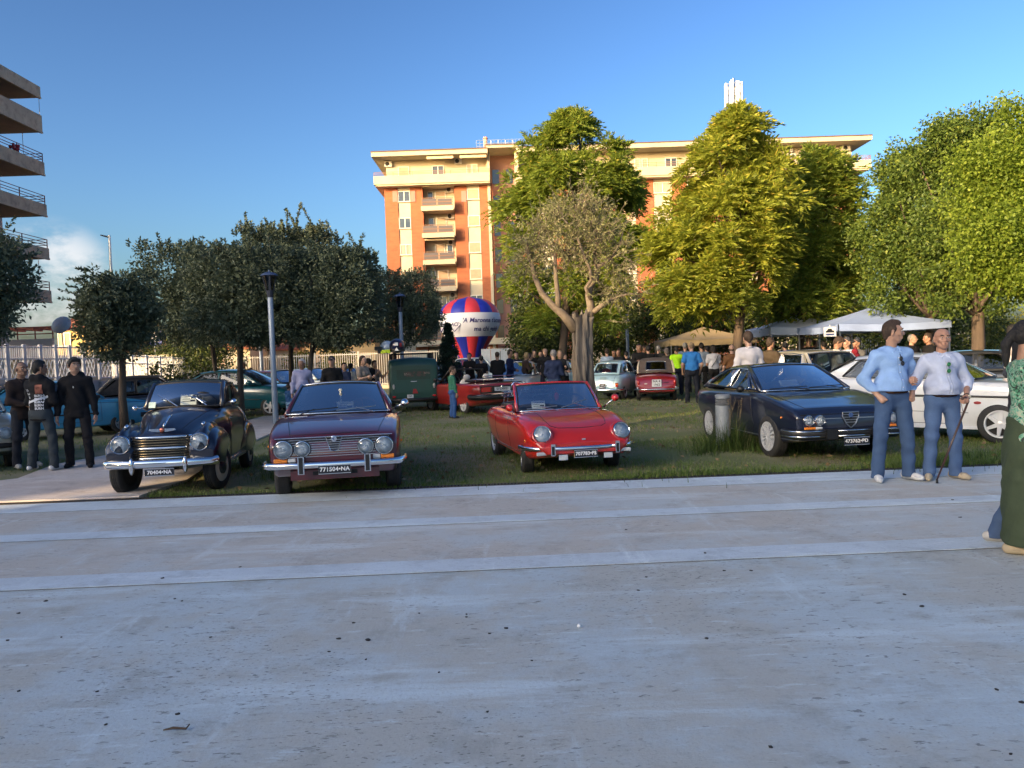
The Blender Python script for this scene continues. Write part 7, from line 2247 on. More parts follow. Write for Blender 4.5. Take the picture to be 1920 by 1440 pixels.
# --- white saloon behind the two standing men, nose to the right
P_WHT2 = paint('bright_white_paint', (0.66, 0.68, 0.70), coat=.9)
fw = gp(1878, 830)
hd = Vector((.72, -.694, 0))
pos = Vector((fw.x, fw.y, 0)) + Vector((-hd.y, hd.x, 0)) * .70 - hd * 1.27
c = Car('saloon_car', 'white saloon with black waist strip behind the two standing men', 'car', pos, hd)
c.wz = .31
WB = simple_body(-2.05, 2.10, 1.68, .86, .97, 1.02, .85, -1.35, pw=.5)
c.body(WB, P_WHT2, c.wells(1.27, -1.25, .365, .5, 1.1))
c.wheels(1.27, -1.25, 1.50, 1.48, .31, .185, 'five', 0.1)
c.glasshouse(dict(wb=(.90, .70, .97), wt=(.12, .57, 1.37), rt=(-.95, .56, 1.35), rb=(-1.55, .64, 1.0), bulge=(.12, .09, -.06, -.08), crown=.03, rise=.025,
				  windows=[[(.68, 1.0), (.12, 1.31), (-.30, 1.325), (-.32, 1.0)], [(-.39, 1.0), (-.37, 1.325), (-.88, 1.30), (-1.15, 1.03)]], round=.03), P_WHT2, trim=M_BLACK)
dark_floor(c, -1.45, .8, .62, .985)
fit_ends(c, -2.05, 2.10, 1.66, .42, M_BLACK, ltype='box', br=.07, bf=1.3)
m = MB(); m.bbox(-2.02, -1.92, -.74, .74, 1.005, 1.045); m.build('tail_spoiler', mat('grey_trim', (.2, .21, .22), .5), c.T)
c.side_line([(2.0, .70), (.9, .72), (-2.0, .74)], .032, M_BLACK, 'waist_strip', flat=.55)
c.side_line([(.70, .96), (.78, .45), (.70, .28), (-.33, .28), (-.36, .97)]); c.side_line([(-.40, .97), (-.40, .30), (-1.0, .45), (-1.20, .98)])
c.side_line([(.85, .46), (-1.9, .50)], .004)
p = c.side_pt(.98, .62, -1); m = MB(); m.ball(p, .03, 6, sc=(1.8, .4, .8)); m.build('side_repeater', mat('dull_red', (0, 0, 0)), c.T, True)
p = c.side_pt(-1.55, .90, -1); m = MB(); m.lathe([(0, .004), (.07, .004), (.085, 0)], 18, frame_M(p, (1, 0, 0), (0, 0, 1))); m.build('fuel_cap', M_BLACK, c.T)
for y in (.34, -.34): c.seat(-.15, y, .75, .46, .46, mat('yellow_upholstery', (.42, .33, .03), .8), True)
c.wiper((1.0, -.60, 1.0), (.92, .0, 1.03), (1.06, -.02, .98))
for s in (1, -1):
	m = MB(); m.bbox(-1.0, 1.0, s * .785, s * .80, .20, .26); m.build('sill_strip', P_WHT2, c.T)
# --- silver car at the very left edge
P_SIL = paint('silver_green_paint', (0.26, 0.28, 0.26), metal=.3)
pos = Vector((at(-60, 860, 12.6).x - .9, 13.6, 0)); hd = Vector((.62, -.78, 0))
c = Car('saloon_car', 'silver grey car of which one wing shows at the left edge', 'car', pos, hd)
c.wz = .29
c.body(simple_body(-1.9, 1.9, 1.60, .82, .94, .92, .7, -1.2), P_SIL, c.wells(1.2, -1.2, .34, .45, 1.0))
c.wheels(1.2, -1.2, 1.36, 1.36, .30, .165, 'steel')
c.glasshouse(dict(wb=(.75, .67, .94), wt=(.1, .55, 1.36), rt=(-.9, .54, 1.34), rb=(-1.5, .62, .93), crown=.03, windows=[[(.55, .97), (.1, 1.31), (-.35, 1.32), (-.36, .97)], [(-.43, .97), (-.42, 1.32), (-.85, 1.3), (-1.1, .99)]]), P_SIL)
dark_floor(c, -1.3, .65, .6, .95); fit_ends(c, -1.9, 1.9, 1.58, .42, M_BLACK)
# --- background cars
BGC = 'cars parked along the far side of the lawn'
def back_car(label, px, Y, hd, col, shape='sedan', trim=M_BLACK, L=3.9, wid=1.6, h=1.36):
	hd = Vector((hd[0], hd[1], 0)).normalized()
	c = Car('parked_car', label, 'car', Vector((at(px, 720, Y).x, Y, 0)), hd, BGC)
	c.wz = .29
	p = paint('car_paint_%d' % px, col)
	a, b = -L / 2, L / 2
	c.body(simple_body(a, b, wid, .78, .90, .88 if shape == 'sedan' else .92, .65, a + .5, pw=.65), p, c.wells(b - .72, a + .72, .33, .4, 1.0), nst=36)
	c.wheels(b - .72, a + .72, wid - .24, wid - .24, .29, .16, 'steel')
	rb = a + (.45 if shape == 'sedan' else .06)
	c.glasshouse(dict(wb=(.70, wid / 2 - .1, .90), wt=(.05, .54, h - .03), rt=(rb + .55, .53, h - .05), rb=(rb, wid / 2 - .14, .90), crown=.03, rise=.03,
					  windows=[[(.50, .93), (.05, h - .08), (-.36, h - .07), (-.38, .93)], [(-.45, .93), (-.43, h - .07), (rb + .62, h - .10), (rb + .42, .95)]]), p, trim=trim)
	dark_floor(c, rb + .1, .6, wid / 2 - .18, .915)
	fit_ends(c, a, b, wid - .04, .43, trim)
	return c
back_car('maroon red small car behind the teal hatchback', 528, 29.0, (.85, -.53), (.20, .012, .022), 'hatch')
back_car('pale silver car behind the man in lavender shirt', 590, 33.5, (.9, -.4), (.38, .45, .48))
back_car('light blue car beyond the people left of the green van', 640, 31.0, (.3, -.95), (.16, .32, .42), 'hatch')
back_car('pale blue car behind the group left of the olive tree', 1062, 33.0, (.95, -.3), (.22, .38, .50), 'hatch')
back_car('dark grey car at the right beyond the white saloon', 1862, 18.0, (.9, -.43), (.02, .024, .032))
back_car('white car parked under the fence far right', 1690, 33.0, (1, 0), (.5, .52, .54))
back_car('white van-like car beyond the balloon crowd', 905, 38.0, (1, 0.1), (.40, .50, .58), 'hatch', h=1.6)
back_car('dark car half hidden between the van and the fir tree', 835, 33.0, (.9, .3), (.14, .24, .34), 'hatch')
c = back_car('cream rounded classic car behind the wedge coupe roof', 1495, 17.6, (-.12, .99), (.50, .46, .36), 'hatch', M_CHROME, 3.9, 1.54, 1.50)
# ------------------------------------------------------------------ people
def blend_field(prims, lo, res, shape, k):
	D = np.full(shape, 0.5, dtype=np.float32)
	ax = [lo[i] + res * np.arange(shape[i]) for i in range(3)]
	for pr in prims:
		a, b, ra, rb = np.asarray(pr[0], float), np.asarray(pr[1], float), pr[2], pr[3]
		ky = pr[4] if len(pr) > 4 else 1.0
		m = max(ra, rb) * max(1.0, ky) + k + 3 * res
		i0 = np.maximum(0, np.floor((np.minimum(a, b) - m - lo) / res).astype(int)); i1 = np.minimum(shape, np.ceil((np.maximum(a, b) + m - lo) / res).astype(int) + 1)
		if (i1 <= i0).any():
			continue
		X = ax[0][i0[0]:i1[0], None, None]; Y = ax[1][None, i0[1]:i1[1], None]; Z = ax[2][None, None, i0[2]:i1[2]]
		ab = b - a; L2 = float(ab @ ab)
		if L2 > 1e-10:
			t = np.clip(((X - a[0]) * ab[0] + (Y - a[1]) * ab[1] + (Z - a[2]) * ab[2]) / L2, 0, 1)
		else:
			t = 0.0
		qx = X - a[0] - ab[0] * t; qy = (Y - a[1] - ab[1] * t) / ky; qz = Z - a[2] - ab[2] * t
		d = np.sqrt(qx * qx + qy * qy + qz * qz) - (ra + (rb - ra) * t)
		sub = D[i0[0]:i1[0], i0[1]:i1[1], i0[2]:i1[2]]
		h = np.clip(0.5 + 0.5 * (sub - d) / k, 0, 1)
		sub[...] = sub * (1 - h) + d * h - k * h * (1 - h)
	return D, ax
def surface_nets(D, lo, res):
	s = D < 0
	nx, ny, nz = D.shape
	c = [s[i:nx - 1 + i, j:ny - 1 + j, l:nz - 1 + l] for i in (0, 1) for j in (0, 1) for l in (0, 1)]
	n_in = sum(x.astype(np.int8) for x in c)
	cell = (n_in > 0) & (n_in < 8)
	ci = np.argwhere(cell)
	if len(ci) == 0:
		return np.zeros((0, 3)), np.zeros((0, 4), int)
	idx = np.full(cell.shape, -1, dtype=np.int64); idx[cell] = np.arange(len(ci))
	P = np.zeros((len(ci), 3)); W = np.zeros((len(ci), 1))
	corners = [np.array(q) for q in ((0, 0, 0), (1, 0, 0), (0, 1, 0), (1, 1, 0), (0, 0, 1), (1, 0, 1), (0, 1, 1), (1, 1, 1))]
	for e0, e1 in ((0, 1), (2, 3), (4, 5), (6, 7), (0, 2), (1, 3), (4, 6), (5, 7), (0, 4), (1, 5), (2, 6), (3, 7)):
		p0, p1 = ci + corners[e0], ci + corners[e1]
		d0 = D[p0[:, 0], p0[:, 1], p0[:, 2]]; d1 = D[p1[:, 0], p1[:, 1], p1[:, 2]]
		x = (d0 < 0) != (d1 < 0)
		t = np.where(x, d0 / np.where(x, d0 - d1, 1), 0)[:, None]
		P += np.where(x[:, None], p0 + (p1 - p0) * t, 0); W += x[:, None]
	V = lo + res * P / W
	Fs = []
	for axis in range(3):
		a = [slice(None)] * 3; b = [slice(None)] * 3
		a[axis] = slice(0, -1); b[axis] = slice(1, None)
		x = s[tuple(a)] != s[tuple(b)]
		e = np.argwhere(x)
		o1, o2 = (axis + 1) % 3, (axis + 2) % 3
		e = e[(e[:, o1] > 0) & (e[:, o2] > 0) & (e[:, o1] < D.shape[o1] - 1) & (e[:, o2] < D.shape[o2] - 1)]
		if not len(e): continue
		q = []
		for da, db in ((1, 1), (0, 1), (0, 0), (1, 0)):
			p = e.copy(); p[:, o1] -= da; p[:, o2] -= db
			q.append(idx[p[:, 0], p[:, 1], p[:, 2]])
		q = np.stack(q, 1)
		flip = ~s[e[:, 0], e[:, 1], e[:, 2]]
		q[flip] = q[flip][:, ::-1]
		Fs.append(q)
	return V, np.concatenate(Fs)
def blob(prims, res, k=0.03, fold=0.0, cuts=(), seed=0):
	A = np.array([np.minimum(p[0], p[1]) - max(p[2], p[3]) * max(1, p[4] if len(p) > 4 else 1) for p in prims]).min(0) - 3 * res - 0.01
	B = np.array([np.maximum(p[0], p[1]) + max(p[2], p[3]) * max(1, p[4] if len(p) > 4 else 1) for p in prims]).max(0) + 3 * res + 0.01
	shape = np.ceil((B - A) / res).astype(int) + 1
	D, ax = blend_field(prims, A, res, shape, k)
	X, Y, Z = ax[0][:, None, None], ax[1][None, :, None], ax[2][None, None, :]
	if fold:
		ph = seed * 1.7
		w1 = np.sin(31 * Z + 14 * X + 3 * np.sin(9 * X + 7 * Y + ph) + ph)
		w2 = np.sin(23 * Z - 19 * X + 11 * Y + 2.5 * np.sin(13 * Z + ph))
		w3 = np.sin(47 * X + 17 * Z + 29 * Y + ph * 2)
		D = D + fold * (0.5 * w1 + 0.45 * w2 + 0.25 * w3)
	for p, n in cuts:
		d = -((X - p[0]) * n[0] + (Y - p[1]) * n[1] + (Z - p[2]) * n[2])
		D = np.maximum(D, d)
	return surface_nets(D, A, res)
def join_arrays(parts):
	V, F, o = [], [], 0
	for v, f in parts:
		V.append(v); F.append(f + o); o += len(v)
	return np.concatenate(V), np.concatenate(F)
SKIN_MATS = {}
def skin_mat(c):
	return mat('skin_%02d%02d%02d' % tuple(int(x * 99) for x in c), c, 0.5, col2=tuple(x * 0.86 for x in c), vscale=9)
def cloth_mat(c, var=0.82, name='cloth'):
	return mat('%s_%03d%03d%03d' % ((name,) + tuple(int(x * 999) for x in c)), c, 0.88, col2=tuple(x * var for x in c), vscale=7, detail=7, bump=0.25, bscale=60, spec=0.25)
SKIN = (0.43, 0.25, 0.17); TAN = (0.30, 0.16, 0.10); DARKSKIN = (0.11, 0.06, 0.04)
BLK, BRN, GRY, WHT, BLD = (0.012, 0.010, 0.009), (0.045, 0.026, 0.015), (0.22, 0.21, 0.20), (0.5, 0.49, 0.47), (0.35, 0.24, 0.11)
def V3(*a): return np.array(a, float)
def hand_prims(w, d, side, curl, res):
	d = d / np.linalg.norm(d)
	n = V3(-side, 0, 0)
	n = n - d * (n @ d); n /= np.linalg.norm(n)      # palm normal, towards the thigh
	s = np.cross(d, n)
	if s[1] > 0: s = -s                              # thumb side to the front
	pr = [(w, w + d * 0.085, 0.026, 0.024, 1.0), (w + d * 0.03 + s * 0.018, w + d * 0.085 + s * 0.028, 0.017, 0.015), (w + d * 0.03 - s * 0.014, w + d * 0.082 - s * 0.026, 0.018, 0.014)]
	for i, (off, ln) in enumerate(((0.030, 0.070), (0.010, 0.080), (-0.010, 0.074), (-0.029, 0.058))):
		p0 = w + d * (0.088 - 0.004 * abs(i - 1)) + s * off
		c1 = curl * 0.6; c2 = curl * 1.3
		p1 = p0 + (d * math.cos(c1) + n * math.sin(c1)) * ln * 0.5
		p2 = p1 + (d * math.cos(c2) + n * math.sin(c2)) * ln * 0.5
		pr += [(p0 - d * 0.02, p1, 0.0105, 0.0095), (p1, p2, 0.0095, 0.008)]
	t0 = w + d * 0.025 + s * 0.022
	t1 = t0 + (s * 0.65 + d * 0.7 + n * 0.25) * 0.042
	pr += [(t0, t1, 0.014, 0.0115), (t1, t1 + (d * 0.9 + n * (0.3 + curl * 0.5) + s * 0.15) * 0.034, 0.0115, 0.009)]
	return pr
def person(label, x, y, yaw, h=1.75, top=(0.3, 0.3, 0.3), legs=(0.05, 0.06, 0.1), skin=SKIN, hair=BRN, style='short', sleeve='long', pose='down', lod=2, head_yaw=0.0, girth=1.0,
		   group=None, shoes=(0.03, 0.03, 0.03), stance=0.11, wear='shirt', arms=None, foot_yaw=0.2, walk=0.0, tuck=False, female=False, head_tilt=0.0, cat='person', z0=0.0, tmat=None, lean=0.0, fullface=None):
	T = thing('person', label, cat, (x, y, z0), yaw, group)
	S = h / 1.75
	res_b = (0.011, 0.017, 0.028)[lod]; res_h = (0.0062, 0.012, 0.020)[lod]; res_c = (0.0105, 0.016, 0.026)[lod]
	g = girth
	child = h < 1.45
	hs = 1.22 if child else 1.0
	sw = 0.146 if female else 0.168
	if child: sw = 0.145
	ln = lambda z: V3(0, -lean * (z - 0.9), 0) if z > 0.9 else V3(0, 0, 0)
	sh = [V3(s * sw, 0.005, 1.378) + ln(1.4) for s in (-1, 1)]
	hip = [V3(s * 0.092, 0, 0.92) for s in (-1, 1)]
	st = stance
	knee = [V3(s * (0.10 + st * 0.25), -0.02 - s * walk * 0.12, 0.50) for s in (-1, 1)]
	ank = [V3(s * (0.09 + st * 0.42), 0.02 - s * walk * 0.26 + (0.0 if s * walk >= 0 else 0.02), 0.085) for s in (-1, 1)]
	P = {'down': [(0.075, -0.01, -0.29), (0.03, -0.05, -0.245)], 'pocket': [(0.125, 0.07, -0.26), (-0.10, -0.13, -0.185)], 'hip': [(0.19, 0.06, -0.23), (-0.16, -0.10, -0.10)],
		 'front': [(0.05, -0.04, -0.28), (-0.14, -0.17, -0.05)], 'behind': [(0.07, 0.08, -0.27), (-0.15, 0.08, -0.17)], 'phone': [(0.05, -0.16, -0.20), (0.02, -0.18, 0.16)],
		 'fold': [(0.06, -0.09, -0.25), (-0.22, -0.12, 0.04)], 'out': [(0.13, -0.08, -0.22), (0.16, -0.18, -0.06)], 'swing': [(0.08, 0.10, -0.26), (0.03, -0.02, -0.24)], 'hold': [(0.07, -0.06, -0.25), (-0.08, -0.2, 0.05)],
		 'linked': [(0.15, 0.04, -0.24), (0.16, -0.15, -0.0)], 'cane': [(0.13, 0.03, -0.27), (-0.13, -0.24, -0.15)], 'akimbo_low': [(0.11, 0.05, -0.27), (-0.03, -0.14, -0.20)]}
	ps = pose if isinstance(pose, (tuple, list)) else (pose, pose)      # (right arm, left arm)
	if arms: P.update(arms)
	elb, wri = [], []
	for i, s in enumerate((-1, 1)):
		e, w_ = P[ps[i]]
		E_ = sh[i] + V3(s * e[0], e[1], e[2]); elb.append(E_); wri.append(E_ + V3(s * w_[0], w_[1], w_[2]))
	hc = V3(0, -0.025, 1.615) + ln(1.6)
	cy_, sy_ = math.cos(head_yaw), math.sin(head_yaw)
	def hd_(px, py, pz):
		py2 = py * math.cos(head_tilt) - pz * math.sin(head_tilt); pz2 = pz * math.cos(head_tilt) + py * math.sin(head_tilt)
		return hc + V3(px * cy_ - py2 * sy_, px * sy_ + py2 * cy_, pz2) * hs
	HP = [(hd_(0, 0.010, 0.045), hd_(0, 0.025, 0.035), 0.080 * hs, 0.078 * hs), (hd_(0, -0.02, 0.035), hd_(0, -0.02, 0.0), 0.070 * hs, 0.066 * hs), (hd_(0, -0.025, -0.01), hd_(0, -0.038, -0.065), 0.060 * hs, 0.042 * hs),
		  (hd_(0, -0.050, -0.086), hd_(0, -0.050, -0.086), 0.026 * hs, 0.026 * hs), (hd_(-0.045, 0.0, -0.045), hd_(-0.03, -0.04, -0.075), 0.030 * hs, 0.024 * hs), (hd_(0.045, 0.0, -0.045), hd_(0.03, -0.04, -0.075), 0.030 * hs, 0.024 * hs)]
	nk = [(hd_(0, 0.015, -0.05), V3(0, 0.01, 1.43) + ln(1.43), 0.052, 0.058 * (0.85 if female else 1))]
	if lod < 2:
		HP += [(hd_(0, -0.086, 0.028), hd_(0, -0.108, -0.012), 0.009, 0.014), (hd_(-0.012, -0.094, -0.015), hd_(0.012, -0.094, -0.015), 0.011, 0.011),
			   (hd_(-0.038, -0.078, 0.042), hd_(0.038, -0.078, 0.042), 0.013, 0.013), (hd_(-0.042, -0.066, -0.008), hd_(-0.03, -0.072, -0.016), 0.020, 0.018), (hd_(0.042, -0.066, -0.008), hd_(0.03, -0.072, -0.016), 0.020, 0.018),
			   (hd_(-0.020, -0.082, -0.045), hd_(0.020, -0.082, -0.045), 0.012, 0.012), (hd_(-0.016, -0.079, -0.060), hd_(0.016, -0.079, -0.060), 0.012, 0.012)]
		for s in (-1, 1):
			HP += [(hd_(s * 0.080, 0.012, 0.022), hd_(s * 0.084, 0.02, -0.022), 0.014, 0.010, 1.5)]
	parts = [blob(HP + nk, res_h, 0.016 if lod < 2 else 0.03)]
	LP = [(V3(0, 0.0, 1.30) + ln(1.3), V3(0, 0.0, 1.0), 0.09 * g, 0.085 * g, 0.7), nk[0], (sh[0], sh[1], 0.043, 0.043)]
	for i in (0, 1):
		LP += [(sh[i], elb[i], 0.043 * (0.85 if female else 1), 0.036), (elb[i], wri[i], 0.038, 0.026), (hip[i], knee[i], 0.065, 0.048), (knee[i], ank[i], 0.048, 0.033), (V3(0, 0, 1.0), hip[i], 0.075, 0.065)]
	parts.append(blob(LP, res_b, 0.03))
	for i, s in enumerate((-1, 1)):
		if ps[i] in ('pocket', 'behindhide'):
			d = wri[i] - elb[i]; d /= np.linalg.norm(d)
			parts.append(blob([(wri[i] - d * 0.02, wri[i] + d * 0.055, 0.030, 0.034, 0.8), (wri[i] + V3(-s * 0.02, -0.028, 0), wri[i] + d * 0.05 + V3(-s * 0.035, -0.030, 0), 0.012, 0.010)], res_h, 0.02)); continue
		d = wri[i] - elb[i]; d /= np.linalg.norm(d)
		if ps[i] in ('down', 'swing'): d = d * 0.4 + V3(0, 0.0, -0.9); d /= np.linalg.norm(d)
		cu = 1.5 if ps[i] in ('cane', 'phone', 'hold', 'linked') else 0.45
		if lod == 0:
			parts.append(blob(hand_prims(wri[i], d, s, cu, 0.004), 0.0048, 0.008))
		else:
			parts.append(blob(hand_prims(wri[i], d, s, cu, 0.01), 0.011 if lod == 1 else 0.019, 0.012))
	Vb, Fb = join_arrays(parts)
	link('body', np_mesh('body', Vb * S, Fb, skin_mat(skin), smooth=True), T)
	def cloth(name, prims, c, k=0.04, fold=0.005, cuts=(), m=None, sm=True, res=None):
		v, f = blob(prims, res or res_c, k, fold * (1.0 if lod < 2 else 0.8), cuts, seed=len(label))
		return link(name, np_mesh(name, v * S, f, m or cloth_mat(c), smooth=sm), T)
	hem = 0.985 if tuck else 0.86
	if wear in ('jacket', 'hoodie'): hem = 0.80
	ch = 0.135 if not female else 0.120
	wv = (0.130 if not female else 0.110) * g
	TP = [(V3(-0.075, 0.0, 1.34) + ln(1.34), V3(0.075, 0.0, 1.34) + ln(1.34), ch * 0.86, ch * 0.86, 0.86), (V3(0, 0, 1.30) + ln(1.3), V3(0, -0.01, 1.08) + ln(1.08), ch * 1.12, wv, 0.82 * g ** 0.5), (V3(0, -0.01, 1.08) + ln(1.08), V3(0, 0, hem), wv * 1.06, 0.142 * (0.5 + 0.5 * g), 0.80),
		  (V3(-0.06, 0, 1.05), V3(-0.06, 0, hem), wv * 0.82, 0.115, 0.95), (V3(0.06, 0, 1.05), V3(0.06, 0, hem), wv * 0.82, 0.115, 0.95)]
	if tuck: TP += [(V3(-0.05, 0.0, 1.04), V3(0.05, 0.0, 1.04), 0.125 * g ** .7, 0.125 * g ** .7, 0.88)]
	if g > 1.05: TP.append((V3(0, -0.05 * g, 1.06), V3(0, -0.045 * g, 1.0), 0.125 * g, 0.12 * g))
	if female: TP += [(V3(-0.06, -0.075, 1.27) + ln(1.27), V3(-0.06, -0.075, 1.26) + ln(1.27), 0.062, 0.062), (V3(0.06, -0.075, 1.27) + ln(1.27), V3(0.06, -0.075, 1.26) + ln(1.27), 0.062, 0.062)]
	thick = 1.18 if wear in ('jacket', 'hoodie') else 1.14
	for i, s in enumerate((-1, 1)):
		TP += [(V3(s * 0.035, 0.012, 1.435) + ln(1.42), sh[i] + V3(0, 0, -0.005), 0.046, 0.056 * thick)]
		if sleeve == 'long':
			TP += [(sh[i], elb[i], 0.060 * thick, 0.052 * thick), (elb[i], wri[i] - (wri[i] - elb[i]) * 0.06, 0.051 * thick, 0.037 * thick)]
		elif sleeve == 'half':
			TP += [(sh[i], elb[i], 0.062 * thick, 0.056 * thick), (elb[i], elb[i] + (wri[i] - elb[i]) * 0.25, 0.058 * thick, 0.056 * thick)]
		elif sleeve == 'short':
			e2 = sh[i] + (elb[i] - sh[i]) * 0.62
			TP += [(sh[i], e2, 0.062 * thick, 0.060 * thick)]
	if wear == 'hoodie':
		TP += [(V3(-0.07, 0.05, 1.47), V3(0.07, 0.05, 1.47), 0.055, 0.055), (V3(-0.075, -0.03, 1.45), V3(-0.05, 0.05, 1.49), 0.035, 0.04), (V3(0.075, -0.03, 1.45), V3(0.05, 0.05, 1.49), 0.035, 0.04)]
	if wear == 'dress':
		TP += [(V3(0, 0, 0.95), V3(0, 0, 0.5), 0.16, 0.24, 0.8)]
		hem = 0.45
	cuts = [(V3(0, 0, hem), V3(0, 0, 1)), (V3(0, 0, 1.475) + ln(1.47), V3(0, -0.35, -1))] if wear != 'hoodie' else [(V3(0, 0, hem), V3(0, 0, 1))]
	if wear == 'dress' and hem < 0.6: cuts[0] = (V3(0, 0, hem), V3(0, 0, 1))
	topo = cloth({'shirt': 'shirt', 'jacket': 'jacket', 'hoodie': 'hooded_top', 'dress': 'dress', 'tee': 'shirt'}[wear], TP, top, 0.045, 0.009 if lod < 2 else 0.004, cuts, tmat)
	if lod == 0 and wear == 'shirt' and not female:
		bv = BVHTree.FromPolygons([v.co.copy() for v in topo.data.vertices], [tuple(p.vertices) for p in topo.data.polygons])
		pl_ = MB(); bt_ = MB()
		for dx in (-0.016, 0.016):
			q = [bv.ray_cast(Vector((dx * S, -1, z * S)), Vector((0, 1, 0)))[0] for z in np.linspace(1.0, 1.37, 22)]
			q = [p for p in q if p is not None]
			if len(q) > 2: pl_.tube(q, 0.0035, 4)
		for z in np.linspace(1.03, 1.35, 5):
			h_ = bv.ray_cast(Vector((0, -1, z * S)), Vector((0, 1, 0)))[0]
			if h_ is not None: bt_.ball(h_ + Vector((0, -0.001, 0)), 0.006, 4, 0, (1, .4, 1))
		for s in (-1, 1):
			q = [bv.ray_cast(Vector((s * x_ * S, -1, (1.30 if x_ in (0.055, 0.115) else 1.295) * S)), Vector((0, 1, 0)))[0] for x_ in (0.055, 0.075, 0.095, 0.115)]
			if s > 0 and all(p is not None for p in q): pl_.tube(q, 0.003, 4)
		pl_.build('placket', cloth_mat(tuple(c * 0.7 for c in top)), T); bt_.build('shirt_button', M_WHITE, T)
	if wear in ('shirt', 'jacket') and lod < 2 and not female:
		CP = []
		for i in range(13):
			a = PI * (-0.38 + 1.76 * i / 12)
			a2 = PI * (-0.38 + 1.76 * (i + 1) / 12)
			if i == 12: break
			q = lambda t: V3(0.066 * math.cos(t), 0.012 + 0.062 * math.sin(t), 1.468 - 0.02 * (1 - math.sin(t)) * 0.5) + ln(1.46)
			CP.append((q(a), q(a2), 0.013, 0.013))
		for s in (-1, 1):
			CP.append((V3(s * 0.055, -0.045, 1.455) + ln(1.46), V3(s * 0.045, -0.098, 1.405) + ln(1.42), 0.012, 0.010)); CP.append((V3(s * 0.018, -0.085, 1.435) + ln(1.42), V3(s * 0.045, -0.098, 1.405) + ln(1.42), 0.010, 0.008))
		cloth('collar', CP, top, 0.012, 0.0, (), tmat, res=0.008 if lod == 0 else 0.013)
	if wear != 'dress' and legs is not None:
		th_ = 0.088 * (0.55 + 0.45 * g)
		GP = [(V3(-0.05, 0.01, 0.93), V3(0.05, 0.01, 0.93), 0.122 * (0.5 + 0.5 * g), 0.122 * (0.5 + 0.5 * g), 0.86), (V3(-0.055, 0.03, 0.88), V3(0.055, 0.03, 0.88), 0.105, 0.105)]
		for i in (0, 1):
			GP += [(hip[i], knee[i], th_ * 1.05, 0.071), (knee[i], ank[i] + V3(0, 0, -0.03), 0.070, 0.066)]
		cloth('trousers', GP, legs, 0.025, 0.008, [(V3(0, 0, 0.995), V3(0, 0, -1)), (V3(0, 0, 0.032), V3(0, 0, 1))])
		if tuck:
			BP = [(V3(0.137 * g ** .5 * math.cos(2 * PI * i / 16), 0.0 + 0.113 * g ** .5 * math.sin(2 * PI * i / 16), 0.978), V3(0.137 * g ** .5 * math.cos(2 * PI * (i + 1) / 16), 0.113 * g ** .5 * math.sin(2 * PI * (i + 1) / 16), 0.978), 0.019, 0.019) for i in range(16)]
			cloth('belt', BP, (0.05, 0.025, 0.015), 0.01, 0.0, res=0.012)
	for i, s in enumerate((-1, 1)):
		a = s * foot_yaw
		f = V3(math.sin(a), -math.cos(a), 0)
		p = ank[i] * V3(1, 1, 0)
		SP = [(p + V3(0, 0.02, 0.045) - f * 0.035, p + f * 0.11 + V3(0, 0, 0.040), 0.042, 0.038), (p + f * 0.11 + V3(0, 0, 0.036), p + f * 0.155 + V3(0, 0, 0.03), 0.038, 0.030), (p + V3(0, 0.01, 0.06), p + V3(0, 0.0, 0.09), 0.044, 0.042)]
		v, ff = blob(SP, res_h if lod < 2 else 0.02, 0.02, 0, [(V3(0, 0, 0.004), V3(0, 0, 1))])
		link('shoe', np_mesh('shoe', v * S, ff, cloth_mat(shoes, 0.85, 'shoe'), smooth=True), T)
